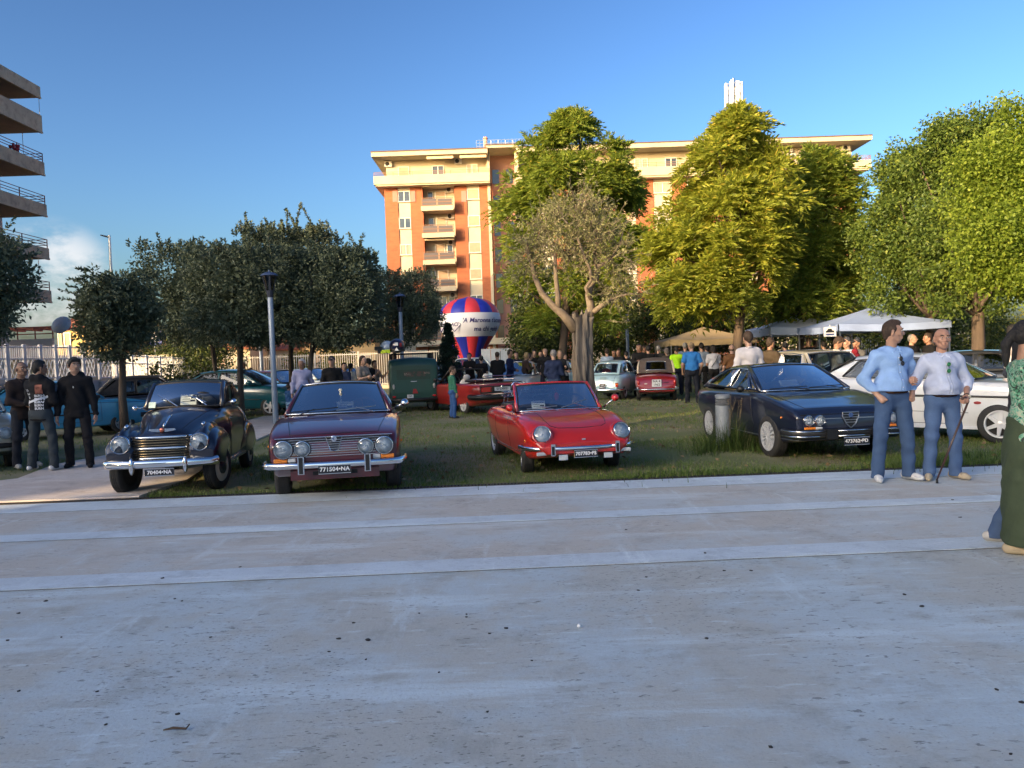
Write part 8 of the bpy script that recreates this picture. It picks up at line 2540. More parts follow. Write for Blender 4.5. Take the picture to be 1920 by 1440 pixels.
	if style != 'none':
		rr = hs
		HS = {'short': [(hd_(0, 0.022, 0.060), hd_(0, 0.028, 0.030), 0.083 * rr, 0.082 * rr), (hd_(0, -0.035, 0.092), hd_(0, 0.0, 0.095), 0.050 * rr, 0.055 * rr), (hd_(-0.062, 0.0, 0.045), hd_(-0.066, 0.02, 0.0), 0.026, 0.020), (hd_(0.062, 0.0, 0.045), hd_(0.066, 0.02, 0.0), 0.026, 0.020), (hd_(0, 0.06, 0.0), hd_(0, 0.065, -0.04), 0.048, 0.036)],
			  'buzz': [(hd_(0, 0.024, 0.050), hd_(0, 0.030, 0.030), 0.080 * rr, 0.079 * rr), (hd_(0, 0.06, 0.0), hd_(0, 0.06, -0.03), 0.042, 0.034)],
			  'bald': [(hd_(-0.072, 0.03, -0.005), hd_(-0.06, 0.065, -0.02), 0.020, 0.024), (hd_(0.072, 0.03, -0.005), hd_(0.06, 0.065, -0.02), 0.020, 0.024), (hd_(-0.06, 0.065, -0.02), hd_(0.06, 0.065, -0.02), 0.026, 0.026)],
			  'long': [(hd_(0, 0.020, 0.055), hd_(0, 0.03, 0.02), 0.090 * rr, 0.088 * rr), (hd_(0, 0.06, 0.0), hd_(0, 0.085, -0.24), 0.080, 0.060, 0.7), (hd_(-0.075, 0.01, 0.0), hd_(-0.085, 0.03, -0.18), 0.032, 0.03), (hd_(0.075, 0.01, 0.0), hd_(0.085, 0.03, -0.18), 0.032, 0.03)],
			  'bob': [(hd_(0, 0.020, 0.055), hd_(0, 0.03, 0.02), 0.092 * rr, 0.090 * rr), (hd_(-0.07, 0.02, 0.0), hd_(-0.07, 0.03, -0.08), 0.04, 0.04), (hd_(0.07, 0.02, 0.0), hd_(0.07, 0.03, -0.08), 0.04, 0.04), (hd_(0, 0.06, 0.0), hd_(0, 0.07, -0.09), 0.065, 0.05)],
			  'pony': [(hd_(0, 0.022, 0.055), hd_(0, 0.03, 0.03), 0.086 * rr, 0.084 * rr), (hd_(0, 0.105, 0.04), hd_(0, 0.15, -0.04), 0.03, 0.034), (hd_(0, 0.15, -0.04), hd_(0, 0.15, -0.2), 0.034, 0.018)],
			  'cap': [(hd_(0, 0.018, 0.060), hd_(0, 0.025, 0.045), 0.089 * rr, 0.088 * rr), (hd_(-0.03, -0.09, 0.055), hd_(0.03, -0.09, 0.055), 0.024, 0.024), (hd_(-0.03, -0.125, 0.045), hd_(0.03, -0.125, 0.045), 0.014, 0.014)]}[style if style != 'flop' else 'short']
		if style == 'flop':
			HS = HS + [(hd_(-0.05, -0.070, 0.088), hd_(0.05, -0.064, 0.094), 0.022, 0.028), (hd_(-0.068, -0.045, 0.065), hd_(-0.076, -0.01, 0.01), 0.018, 0.018), (hd_(0.068, -0.045, 0.065), hd_(0.076, -0.01, 0.01), 0.018, 0.018)]
		fl = hd_(0, -1, 0) - hc
		c_ = [(hd_(0, -0.052, 0.062), -np.array([fl[0], fl[1], -0.75]) / 1.25)] if style in ('short', 'buzz', 'long', 'bob', 'pony') else []
		v, ff = blob(HS, res_h, 0.02, 0.003 if lod < 2 else 0, c_)
		if len(ff):
			link('cap' if style == 'cap' else 'hair', np_mesh('hair', v * S, ff, mat('hair_%03d%03d%03d' % tuple(int(q * 999) for q in hair), hair, 0.7, col2=tuple(q * 0.6 for q in hair), vscale=30, bump=0.5, bscale=90), smooth=True), T)
	if (lod == 0 or fullface):
		e = MB(); br = MB(); mo = MB()
		for s in (-1, 1):
			p = hd_(s * 0.032, -0.0835, 0.020)
			e.ball(Vector(p * S), 0.0115 * S * hs, 6, 0, (1.25, 0.7, 0.6)); q = hd_(s * 0.032, -0.0905, 0.020)
			e.ball(Vector(q * S), 0.0060 * S, 6, 1)
			br.tube([Vector(hd_(s * 0.014, -0.097, 0.041) * S), Vector(hd_(s * 0.034, -0.0955, 0.047) * S), Vector(hd_(s * 0.054, -0.080, 0.040) * S)], [0.005, 0.006, 0.004], 6)
		e.build('eye', [mat('eye_white', (0.55, 0.53, 0.5), 0.3), mat('eye_dark', (0.02, 0.012, 0.008), 0.2)], T, True)
		br.build('eyebrow', mat('brow_hair', tuple(0.7 * q for q in (hair if style != 'bald' else GRY)), 0.8), T, True)
		mo.tube([Vector(hd_(-0.024, -0.086, -0.0525) * S), Vector(hd_(0, -0.0955, -0.051) * S), Vector(hd_(0.024, -0.086, -0.0525) * S)], [0.003, 0.0055, 0.003], 6)
		mo.build('mouth', mat('lip', tuple(skin[i] * f_ for i, f_ in enumerate((0.62, 0.42, 0.42))), 0.5), T, True)
	T_info[T.name] = dict(S=S, sh=sh, elb=elb, wri=wri, hd=hd_, T=T)
	return T
T_info = {}
def info(T): return T_info[T.name]
def local_pt(T, p):
	return Matrix.Translation(T.location) @ Matrix.Rotation(T.rotation_euler.z, 4, 'Z') @ Vector(p)
# --- the two men standing on the plaza edge
STEP = 0.006
m1 = person('tall man in light blue shirt and jeans with hands in pockets, looking right', 4.37, 8.82, 0.12, 1.84, (0.26, 0.42, 0.72), (0.055, 0.10, 0.20), SKIN, BRN, 'short', 'long', ('pocket', 'pocket'), 0, head_yaw=1.15, girth=1.10,
			shoes=(0.62, 0.63, 0.64), stance=0.23, tuck=True, foot_yaw=0.35, z0=STEP)
I = info(m1); S = I['S']
gl = MB()
for dz, dx in ((1.335, 0.012), (1.285, 0.03)):
	gl.ball((0.0 * S + dx * S, -0.145 * S, dz * S), 0.024 * S, 8, 0, (0.9, 0.35, 1.15))
gl.tube([(0.0, -0.14 * S, 1.39 * S), (0.01 * S, -0.155 * S, 1.34 * S), (0.03 * S, -0.15 * S, 1.26 * S)], 0.004, 5)
o = gl.build('sunglasses', mat('dark_lens', (0.01, 0.01, 0.014), 0.1, coat=0.5), None, True)
o.location = m1.location; o.rotation_euler = m1.rotation_euler
tag(o, 'black sunglasses hanging from the collar of the taller man', 'sunglasses')
m2 = person('elderly bald man in pale shirt leaning on a wooden cane', 4.93, 8.80, -0.05, 1.74, (0.44, 0.50, 0.66), (0.075, 0.13, 0.26), (0.40, 0.22, 0.15), GRY, 'bald', 'half', ('linked', 'cane'), 0, head_yaw=-0.15, girth=1.22,
			shoes=(0.42, 0.36, 0.27), stance=0.14, tuck=True, foot_yaw=0.5, z0=STEP, arms={'linked': [(0.12, 0.06, -0.24), (0.10, -0.17, 0.02)]})
I = info(m2); S = I['S']
gl = MB()
for z in (1.33, 1.255):
	gl.tube([(0.0 + 0.026 * math.cos(2 * PI * i / 14) * S, -0.160 * S, z * S + 0.028 * S * math.sin(2 * PI * i / 14)) for i in range(14)], 0.004, 5, closed=True)
	gl.lathe([(0.024 * S, 0), (0, 0.006)], 12, frame_M((0, -0.160 * S, z * S), (1, 0, 0), (0, 0, 1)), 1)
o = gl.build('sunglasses', [M_STEEL, mat('green_lens', (0.02, 0.16, 0.05), 0.12, coat=0.5)], None, True)
o.location = m2.location; o.rotation_euler = m2.rotation_euler
tag(o, 'round green tinted glasses hanging on the old man\'s shirt front', 'glasses')
wr = I['wri'][1] * S; dd = (I['wri'][1] - I['elb'][1]); dd /= np.linalg.norm(dd)
hp_ = wr + dd * 0.075 * S
wt_ = MB(); wt_.tube([tuple(wr - dd * 0.005 + 0.034 * (V3(0, 0, 1) * math.cos(2 * PI * i / 12) + np.cross(dd, V3(0, 0, 1)) * math.sin(2 * PI * i / 12))) for i in range(12)], 0.009, 5, closed=True)
wt_.ball(tuple(wr + V3(0.012, -0.034, 0.010)), 0.019, 7, 1, (1, 0.5, 1))
o = wt_.build('wrist_watch', [M_BLACK, mat('watch_face', (0.6, 0.55, 0.4), 0.3, 0.3)], None, True)
o.location = m2.location; o.rotation_euler = m2.rotation_euler
tag(o, 'wrist watch with pale face on the old man\'s left arm', 'watch')
foot = gp(1757, 906, STEP)
hw_ = local_pt(m2, hp_)
cn = MB()
top_ = hw_ + Vector((0.0, -0.012, 0.012))
cn.tube([top_ + Vector((-0.075, -0.015, 0.012)), top_ + Vector((-0.03, -0.01, 0.022)), top_ + Vector((0.0, 0, 0.016)), top_ + Vector((0.012, 0, -0.02)), top_.lerp(Vector((foot.x, foot.y, 0)), 0.5), Vector((foot.x, foot.y, STEP + 0.04))], [0.013, 0.015, 0.014, 0.012, 0.0115, 0.010], 10)
o = cn.build('walking_cane', mat('dark_cane_wood', (0.055, 0.02, 0.014), 0.35, col2=(0.03, 0.012, 0.01), vscale=20, coat=0.3), None, True)
tip = MB(); tip.cyl((foot.x, foot.y, STEP), (foot.x, foot.y, STEP + 0.045), 0.014, 0.012, 10); tip.build('rubber_tip', M_BLACK, o)
tag(o, 'dark wooden walking cane held by the elderly man', 'cane')
# --- woman cut by the right edge
M_FLOWER = bpy.data.materials.new('green_floral_cloth'); M_FLOWER.use_nodes = True
t_ = M_FLOWER.node_tree; b_ = t_.nodes['Principled BSDF']; tc_ = t_.nodes.new('ShaderNodeTexCoord')
nz_ = t_.nodes.new('ShaderNodeTexNoise'); nz_.inputs['Scale'].default_value = 15; nz_.inputs['Detail'].default_value = 3; nz_.inputs['Distortion'].default_value = 2.2
t_.links.new(tc_.outputs['Object'], nz_.inputs['Vector'])
cr_ = t_.nodes.new('ShaderNodeValToRGB'); cr_.color_ramp.interpolation = 'CONSTANT'
for i, (p_, c_) in enumerate(((0, (0.03, 0.035, 0.03)), (0.40, (0.06, 0.22, 0.12)), (0.47, (0.18, 0.40, 0.26)), (0.54, (0.42, 0.40, 0.30)), (0.60, (0.05, 0.30, 0.22)), (0.66, (0.035, 0.03, 0.03)))):
	e_ = cr_.color_ramp.elements[i] if i < 2 else cr_.color_ramp.elements.new(p_)
	e_.position = p_; e_.color = _rgb(c_)
t_.links.new(nz_.outputs[0], cr_.inputs[0]); t_.links.new(cr_.outputs[0], b_.inputs['Base Color']); b_.inputs['Roughness'].default_value = 0.8
wx, wy = gp(1893, 1043).x + 0.17, gp(1893, 1043).y + 0.06
wm = person('woman in green floral blouse and long olive skirt at the right edge', wx, wy, 1.25, 1.72, (0.2, 0.4, 0.25), None, (0.36, 0.2, 0.13), BLK, 'pony', 'half', ('front', 'front'), 0, female=True, girth=1.05, stance=-0.1, tmat=M_FLOWER, shoes=(0.50, 0.40, 0.26), walk=0.15)
S = info(wm)['S']
v, f = blob([(V3(0, 0, 0.98), V3(0, 0, 0.80), 0.155, 0.17, 0.8), (V3(0, 0, 0.80), V3(0, -0.02, 0.12), 0.17, 0.205, 0.9), (V3(0, -0.02, 0.4), V3(0.0, -0.10, 0.08), 0.17, 0.18)], 0.012, 0.05, 0.010, [(V3(0, 0, 0.075), V3(0, 0, 1)), (V3(0, 0, 1.03), V3(0, 0, -1))], 3)
link('skirt', np_mesh('skirt', v * S, f, cloth_mat((0.055, 0.075, 0.042)), smooth=True), wm)
v, f = blob([(V3(-0.09, 0.16, 0.75), V3(-0.10, 0.24, 0.14), 0.085, 0.055)], 0.012, 0.03, 0.005, [(V3(0, 0, 0.10), V3(0, 0, 1))])
pw = person('person in blue jeans walking hidden behind the woman in the skirt', wx + 0.28, wy + 0.42, 1.3, 1.66, (0.03, 0.03, 0.035), (0.06, 0.10, 0.19), SKIN, BLK, 'long', 'long', ('down', 'down'), 1, female=True, walk=0.9, shoes=(0.5, 0.48, 0.45))
# --- three young men at the left
tr = 'three men standing on the path at the left'
a1 = gp(70, 886)
y1 = person('man with cropped grey hair in dark brown jacket, behind his friend', at(45, 800, 12.6).x, 12.6, 1.05, 1.74, (0.030, 0.020, 0.018), (0.02, 0.022, 0.03), TAN, (0.05, 0.045, 0.042), 'buzz', 'long', ('front', 'front'), 0, wear='jacket', group=tr, girth=1.05, z0=0.034, head_yaw=0.1, shoes=(0.3, 0.3, 0.3))
y2 = person('young man seen from behind in black top with white printed lettering', at(78, 800, 12.15).x, 12.15, PI - 0.12, 1.74, (0.012, 0.012, 0.014), (0.045, 0.055, 0.062), TAN, BLK, 'short', 'long', ('front', 'front'), 0, wear='hoodie', group=tr, stance=0.26, z0=0.034, shoes=(0.60, 0.60, 0.60), head_yaw=-0.5)
y3 = person('young man in plain black hooded top looking to the right', at(146, 800, 12.35).x, 12.35, 0.30, 1.77, (0.010, 0.010, 0.012), (0.014, 0.014, 0.017), SKIN, BLK, 'flop', 'long', ('down', 'down'), 0, wear='hoodie', group=tr, stance=0.16, z0=0.034, head_yaw=0.55, walk=0.25, shoes=(0.012, 0.012, 0.014))
S = info(y2)['S']
bt = [ch for ch in y2.children if ch.name.startswith('hooded_top')][0]
bv = BVHTree.FromPolygons([v.co.copy() for v in bt.data.vertices], [tuple(p.vertices) for p in bt.data.polygons])
def on_back(x, z, off=0.004):
	h_ = bv.ray_cast(Vector((x, 1.0, z)), Vector((0, -1, 0)))
	return (h_[0] + Vector((0, off, 0))) if h_[0] is not None else None
def back_patch(x0, x1, z0, z1, m, name, skew=0.0, off=0.005, n=8):
	mb = MB(); V_ = []; ok = True
	for i in range(n + 1):
		for j in range(n + 1):
			u, v_ = i / n, j / n
			p = on_back(x0 + (x1 - x0) * u, z0 + (z1 - z0) * v_ + skew * u, off)
			if p is None: return
			V_.append(p)
	F_ = [(i * (n + 1) + j, i * (n + 1) + j + 1, (i + 1) * (n + 1) + j + 1, (i + 1) * (n + 1) + j) for i in range(n) for j in range(n)]
	mb.add(V_, F_); return mb.build(name, m, y2)
def back_text(s, size, cx, cz, m):
	me = text_mesh(s, size, 0, 0, 'CENTER', 1.0, 0.002)
	for v in me.vertices:
		p = on_back(cx - v.co.x, cz + v.co.y, 0.008)
		v.co = p if p is not None else Vector((cx - v.co.x, 0.15, cz + v.co.y))
	me.materials.clear(); me.materials.append(m); link('lettering', me, y2)
M_PRINT = mat('white_print', (0.62, 0.63, 0.66), 0.8); M_PRB = mat('blue_grey_print', (0.10, 0.14, 0.24), 0.8)
back_patch(-.12, -.02, 1.22, 1.36, mat('orange_print', (0.45, 0.16, 0.10), 0.8, col2=(0.10, 0.03, 0.02), vscale=14), 'print')
back_patch(-.17, .14, 1.155, 1.19, M_PRINT, 'print', -0.10, 0.009)
for k in range(6):
	back_text('LA', 0.050, .135, 0.985 + k * 0.058, M_PRINT)
for k in range(5):
	back_text('BURN', 0.050, -.06, 0.985 + k * 0.050, M_PRINT)
pd = MB(); pd.ball((0.0, -0.165, 1.30), 0.010, 5, sc=(.8, .6, 1.6)); pd.build('pendant', M_WHITE, y3)
# --- people among the cars
CR = 'visitors among the parked cars'
def crowd(px, py, Y, yaw, label, top, legs=(0.02, 0.022, 0.03), hair=BLK, style='short', sleeve='long', pose='down', skin=SKIN, lod=2, h=None, wear='shirt', **k):
	p = at(px, py, Y)
	hh = h or min(1.92, max(1.5, p.z))
	z0 = max(-0.25, p.z - hh) if h is None else 0.0
	return person(label, p.x, Y, math.radians(yaw), hh, top, legs, skin, hair, style, sleeve, pose, lod, group=CR, wear=wear, z0=min(0.0, z0), **k)
NAVY = (0.012, 0.015, 0.03); BLACK = (0.010, 0.010, 0.011)
crowd(565, 673, 19.5, 15, 'white haired man in lavender shirt and sunglasses beside the lamp', (0.36, 0.36, 0.52), (0.03, 0.035, 0.05), WHT, 'short', 'long', ('down', 'swing'), TAN, 1, girth=1.08, head_yaw=-.5)
b_ = crowd(541, 722, 20.5, 150, 'small boy in denim jacket and pale jeans beside the lamp post', (0.05, 0.13, 0.28), (0.25, 0.38, 0.52), BRN, 'short', 'long', 'front', SKIN, 1, h=1.05, shoes=(.3, .3, .3))
crowd(621, 668, 19.0, 20, 'man in flat cap and black jacket behind the maroon coupe', BLACK, BLACK, (0.03, 0.03, 0.032), 'cap', 'long', 'down', SKIN, 1, wear='jacket', girth=1.05, head_yaw=-.4)
crowd(646, 680, 22.0, -30, 'dark haired woman in navy print dress behind the maroon coupe', (0.02, 0.03, 0.07), None, BLK, 'bob', 'short', 'front', SKIN, 1, wear='dress', female=True, head_yaw=.8)
crowd(657, 681, 25.0, 170, 'woman in white top with shoulder strap near the van', (0.5, 0.52, 0.55), (0.1, 0.1, 0.12), BLK, 'pony', 'short', 'down', female=True)
crowd(679, 667, 20.5, 60, 'woman with long brown hair in beige top beside the van', (0.30, 0.24, 0.19), (0.03, 0.03, 0.04), BRN, 'long', 'short', 'hold', SKIN, 1, female=True)
crowd(691, 672, 22.5, -120, 'dark haired person in black standing next to the van', BLACK, BLACK, BLK, 'short', 'long', 'front')
crowd(701, 676, 23.2, 60, 'bare armed person half hidden by the green van', (0.34, 0.25, 0.20), (0.2, 0.2, 0.22), BRN, 'short', 'short', 'phone', SKIN)
crowd(464, 690, 27.0, 60, 'man in white t-shirt bending behind the teal car', (0.55, 0.56, 0.58), (0.05, 0.07, 0.12), BLK, 'short', 'short', 'hold', TAN, lean=.25)
crowd(455, 678, 29.0, 80, 'man in dark clothes next to a trunk behind the teal car', BLACK, BLACK, BLK, 'buzz', 'long', 'down', DARKSKIN)
crowd(477, 705, 27.5, 20, 'small dark haired child behind the teal car bonnet', (0.12, 0.10, 0.14), (0.04, 0.04, 0.06), BLK, 'short', 'short', 'front', TAN, h=1.25)
crowd(847, 697, 20.4, 115, 'boy in green sweater and blue trousers watching the red car', (0.035, 0.15, 0.10), (0.035, 0.09, 0.24), BRN, 'short', 'long', 'down', SKIN, 1, h=1.36, head_tilt=.25, head_yaw=-.3)
crowd(851, 665, 25.5, -25, 'balding man in dark blazer and open white shirt behind the red car windscreen', (0.014, 0.016, 0.028), BLACK, BRN, 'buzz', 'long', 'front', SKIN, 1, wear='jacket', girth=1.1)
crowd(880, 662, 29.0, -15, 'man in black polo shirt before the balloon', BLACK, BLACK, BRN, 'short', 'short', 'hold', SKIN, girth=1.1)
crowd(902, 667, 28.0, 170, 'person in black seen from behind under the balloon', (0.014, 0.012, 0.014), BLACK, BLK, 'short', 'short', 'front', SKIN, girth=1.1)
crowd(932, 659, 26.5, 180, 'broad bald man in black sweater seen from behind', BLACK, BLACK, BRN, 'buzz', 'long', 'front', TAN, girth=1.25)
crowd(955, 656, 27.5, 75, 'man in navy tracksuit with white sleeve stripe', (0.015, 0.02, 0.06), NAVY, BLK, 'short', 'long', 'front', TAN, wear='jacket')
crowd(968, 660, 30.0, -10, 'man in dark navy shirt with small white print', NAVY, NAVY, BRN, 'short', 'short', 'front')
crowd(980, 661, 28.0, 110, 'blond woman in brown jacket bending forward', (0.055, 0.033, 0.024), BLACK, BLD, 'bob', 'long', 'hold', SKIN, female=True, lean=.2, wear='jacket')
crowd(993, 662, 29.0, 100, 'person with dark curly hair in grey top', (0.10, 0.08, 0.08), BLACK, BLK, 'bob', 'long', 'front', SKIN, female=True)
crowd(1001, 656, 30.5, 20, 'young man in black t-shirt left of the olive', BLACK, (0.04, 0.05, 0.08), BLK, 'short', 'short', 'front')
crowd(1014, 658, 31.0, -20, 'man in grey shirt behind the group by the olive', (0.25, 0.26, 0.30), BLACK, BRN, 'short', 'short', 'down')
crowd(1022, 653, 27.0, -15, 'man in black hooded top facing the olive tree', BLACK, NAVY, BRN, 'buzz', 'long', 'pocket', SKIN, wear='hoodie')
crowd(1037, 656, 20.5, 165, 'grey haired man in navy jacket and jeans behind the red two-seater', (0.014, 0.024, 0.065), (0.03, 0.05, 0.10), GRY, 'short', 'long', 'front', SKIN, 1, wear='jacket', girth=1.08, head_yaw=.5)
crowd(1049, 657, 26.0, 15, 'blond woman in sunglasses with black patterned top', (0.02, 0.02, 0.022), BLACK, BLD, 'long', 'long', 'hold', SKIN, female=True)
crowd(1058, 664, 29.0, 40, 'person in white patterned dress by the olive trunk', (0.35, 0.33, 0.32), BLACK, BRN, 'long', 'short', 'front', SKIN, female=True)
crowd(1138, 654, 29.5, 175, 'man in pale blue shirt leaning over behind the small blue car', (0.34, 0.42, 0.52), (0.08, 0.09, 0.12), BRN, 'short', 'short', 'hold', SKIN, lean=.45, girth=1.15)
crowd(1160, 655, 29.0, -40, 'man with glasses in black behind the small blue car', BLACK, BLACK, BRN, 'short', 'long', 'down', TAN, girth=1.1)
crowd(1150, 657, 31.5, 20, 'man mostly hidden behind the pale blue car roof', (0.05, 0.04, 0.04), BLACK, BRN, 'buzz', 'long', 'down', TAN)
crowd(1174, 659, 30.0, 190, 'dark haired person in black between the small cars', BLACK, BLACK, BLK, 'short', 'long', 'down')
crowd(1197, 645, 28.0, 5, 'bearded man in black with folded arms', BLACK, BLACK, BLK, 'short', 'long', 'fold', TAN)
crowd(1206, 648, 31.0, 60, 'man in dark shirt turned to his bearded neighbour', BLACK, BLACK, BRN, 'short', 'long', 'down', TAN)
crowd(1215, 648, 29.0, 170, 'man in black jacket seen from behind at the soft top car', BLACK, BLACK, BLK, 'short', 'long', 'down', SKIN, wear='jacket', girth=1.15)
crowd(1234, 648, 29.5, 150, 'grey haired man in dark jacket behind the brown fabric roof', (0.02, 0.02, 0.02), BLACK, GRY, 'short', 'long', 'down', SKIN, wear='jacket', girth=1.1)
crowd(1250, 652, 28.5, 200, 'woman with curly grey hair behind the brown fabric roof', (0.06, 0.05, 0.045), BLACK, (0.12, 0.10, 0.09), 'bob', 'long', 'down', SKIN, female=True)
v_ = crowd(1268, 649, 27.5, 180, 'person in neon yellow vest right of the soft top car', (0.36, 0.72, 0.02), NAVY, BLK, 'short', 'short', 'down', TAN)
crowd(1284, 643, 29.0, 160, 'grey haired man in slate shirt beside the yellow vest', (0.10, 0.14, 0.22), BLACK, GRY, 'short', 'short', 'down')
crowd(1296, 641, 22.9, 178, 'stout man in bright blue polo shirt seen from behind', (0.03, 0.17, 0.46), (0.012, 0.014, 0.022), (0.26, 0.18, 0.10), 'buzz', 'short', 'akimbo_low', SKIN, 1, girth=1.2, walk=.3)
crowd(1315, 643, 27.0, 185, 'man in pale grey blue shirt walking under the beige gazebo', (0.24, 0.30, 0.40), BLACK, BLK, 'short', 'short', 'down', SKIN)
crowd(1326, 649, 29.0, 200, 'man in blue shirt under the beige gazebo', (0.05, 0.10, 0.20), BLACK, BLK, 'short', 'short', 'down')
w2 = crowd(1337, 647, 25.5, 185, 'person in white shirt with dark strap across the back', (0.44, 0.45, 0.50), BLACK, BLK, 'bob', 'short', 'front', TAN, 1, girth=1.1)
S = info(w2)['S']
m = MB(); m.tube([(-.12 * S, .135 * S, 1.40 * S), (-.02, .165 * S, 1.22 * S), (.12 * S, .145 * S, 1.02 * S)], .012, 5); m.build('shoulder_strap', M_BLACK, w2)
crowd(1372, 646, 22.0, 170, 'bald man in brown shirt seen from behind', (0.16, 0.075, 0.03), (0.03, 0.025, 0.022), BRN, 'bald', 'short', 'down', SKIN, 1, girth=1.1, head_yaw=-.4)
crowd(1403, 621, 15.0, 185, 'man in white shirt seen from behind above the wedge coupe', (0.66, 0.62, 0.62), (0.03, 0.035, 0.05), BRN, 'short', 'long', 'down', SKIN, 1, girth=1.08)
ph = crowd(1443, 633, 17.5, 120, 'man in olive brown t-shirt holding up a phone', (0.075, 0.055, 0.035), (0.04, 0.04, 0.05), BRN, 'short', 'short', ('down', 'phone'), TAN, 1)
I = info(ph); p = local_pt(ph, (I['wri'][1] + V3(0.0, -0.03, 0.09)) * I['S'])
m = MB(); m.box((0, 0, 0), (.075, .010, .15)); o = m.build('mobile_phone', M_BLACK); o.location = p; o.rotation_euler = (0, 0, math.radians(120)); tag(o, 'mobile phone held up by the man in olive t-shirt', 'phone')
crowd(1425, 650, 26.0, 160, 'dark haired person in black left of the phone holder', BLACK, BLACK, BLK, 'short', 'long', 'down')
crowd(1472, 642, 24.5, 190, 'person in dark clothes left of the slim trunk', (0.03, 0.03, 0.035), BLACK, BLK, 'short', 'long', 'down')
crowd(1487, 652, 27.0, 180, 'person in whitish top under the first white gazebo', (0.35, 0.35, 0.36), BLACK, BLK, 'short', 'short', 'down')
crowd(1515, 634, 26.5, 10, 'man in black facing forward under the white gazebo', BLACK, BLACK, BRN, 'short', 'long', 'front')
crowd(1528, 638, 29.0, 90, 'person in dark shirt in the shade of the white gazebo', (0.02, 0.025, 0.04), BLACK, BRN, 'buzz', 'short', 'down')
crowd(1545, 640, 25.0, 190, 'person in grey blue jacket under the white gazebo edge', (0.06, 0.075, 0.11), BLACK, BLK, 'short', 'long', 'down', wear='jacket', girth=1.15)
wp = crowd(1569, 631, 16.5, 70, 'man in white polo shirt looking down at a red bag', (0.66, 0.62, 0.56), (0.30, 0.27, 0.22), BRN, 'flop', 'short', 'hold', TAN, 1, head_tilt=.45, girth=1.05)
I = info(wp); p = local_pt(wp, (I['wri'][0] * .5 + I['wri'][1] * .5 + V3(0, -0.10, 0.12)) * I['S'])
m = MB(); m.ball((0, 0, 0), .13, 8, sc=(.75, .6, 1.0)); m.ball((-.02, -.02, .12), .07, 6); m.tube([(-.06, 0, .12), (0, 0, .24), (.06, 0, .12)], .012, 5)
o = m.build('shoulder_bag', cloth_mat((0.20, 0.012, 0.025)), None, True); o.location = p; tag(o, 'dark red cloth bag held by the man in white polo', 'bag')
m = MB(); q = p + Vector((.02, 0.03, -.22)); m.box(q, (.20, .12, .16), .3); m.tube([q + Vector((-.08, 0, .08)), q + Vector((0, 0, .2)), q + Vector((.08, 0, .08))], .01, 5)
tag(m.build('handbag', mat('brown_leather', (.10, .04, .025), .5)), 'small brown leather bag below the red bag', 'bag')
crowd(1588, 632, 17.5, -60, 'man in pale printed shirt and cap beside the white polo', (0.40, 0.42, 0.52), (0.2, 0.2, 0.2), (0.05, 0.05, 0.06), 'cap', 'short', 'hold', SKIN, 1)
crowd(1607, 634, 19.0, -70, 'man in dark cap and grey waistcoat with folded arms', (0.10, 0.095, 0.09), (0.05, 0.05, 0.055), (0.03, 0.032, 0.04), 'cap', 'long', 'fold', TAN, 1, girth=1.1)
crowd(1709, 626, 19.5, 25, 'grey haired man in black seen between the two standing men', BLACK, BLACK, GRY, 'buzz', 'long', 'down', SKIN, 1, head_yaw=.5)
crowd(1741, 625, 19.5, -95, 'man in black facing left behind the old man', BLACK, BLACK, BRN, 'short', 'long', 'down', TAN, 1)
crowd(1897, 609, 15.0, 75, 'man in pale t-shirt at the far right behind the cars', (0.50, 0.46, 0.46), (0.05, 0.06, 0.09), BLK, 'short', 'short', 'down', TAN, 1, head_yaw=-.2)
# ------------------------------------------------------------------ street furniture, fences, tents, balloon
M_GREYP = mat('grey_lamp_paint', (0.27, 0.31, 0.36), 0.45, 0.3)
M_DKLAMP = mat('dark_lamp_metal', (0.035, 0.04, 0.06), 0.45, 0.4)
def lamp_post(px, Y, label, cap_z=4.0):
	x = at(px, 700, Y).x
	T = thing('lamp_post', label, 'lamp post', (x, Y, 0), 0, 'park lamp posts')
	m = MB(); m.lathe([(.10, 0), (.10, .02), (.075, .03), (.07, cap_z - .62), (.055, cap_z - .60)], 16); m.build('pole', M_GREYP, T, True, 40)
	m = MB(); m.lathe([(.075, cap_z - .66), (.085, cap_z - .58), (.095, cap_z - .48), (0, cap_z - .48)], 14)
	for i in range(4):
		a = i * PI / 2 + .4
		m.tube([(.09 * math.cos(a), .09 * math.sin(a), cap_z - .48), (.17 * math.cos(a), .17 * math.sin(a), cap_z - .08)], .014, 5)
	m.build('lantern_frame', M_DKLAMP, T)
	m = MB(); m.lathe([(.085, cap_z - .47), (.15, cap_z - .09)], 16); m.build('lantern_glass', glass_mat('lantern_glass', (.35, .38, .42), .05), T, True)
	m = MB(); m.lathe([(.23, cap_z - .10), (.225, cap_z - .085), (.17, cap_z - .04), (.09, cap_z - .01), (.03, cap_z), (.02, cap_z + .05), (0, cap_z + .055)], 20); m.lathe([(.23, cap_z - .10), (0, cap_z - .07)], 20); m.build('cap', mat('lamp_cap_blue', (.06, .09, .17), .35, .3), T, True, 50)
lamp_post(513, 20.1, 'lamp post between the dark small car and the maroon coupe')
lamp_post(755, 28.0, 'lamp post rising behind the green van')
lamp_post(491, 30.5, 'lamp post half hidden behind the nearest lamp post')
lamp_post(1178, 35.0, 'lamp post under the trees behind the small pale blue car')
p = at(205, 441, 45); T = thing('street_light', 'tall street light with a flat head above the small oak', 'street light', (p.x, 45, 0))
m = MB(); m.tube([(0, 0, 0), (0, 0, p.z)], [.11, .07], 10); m.build('pole', M_STEEL, T)
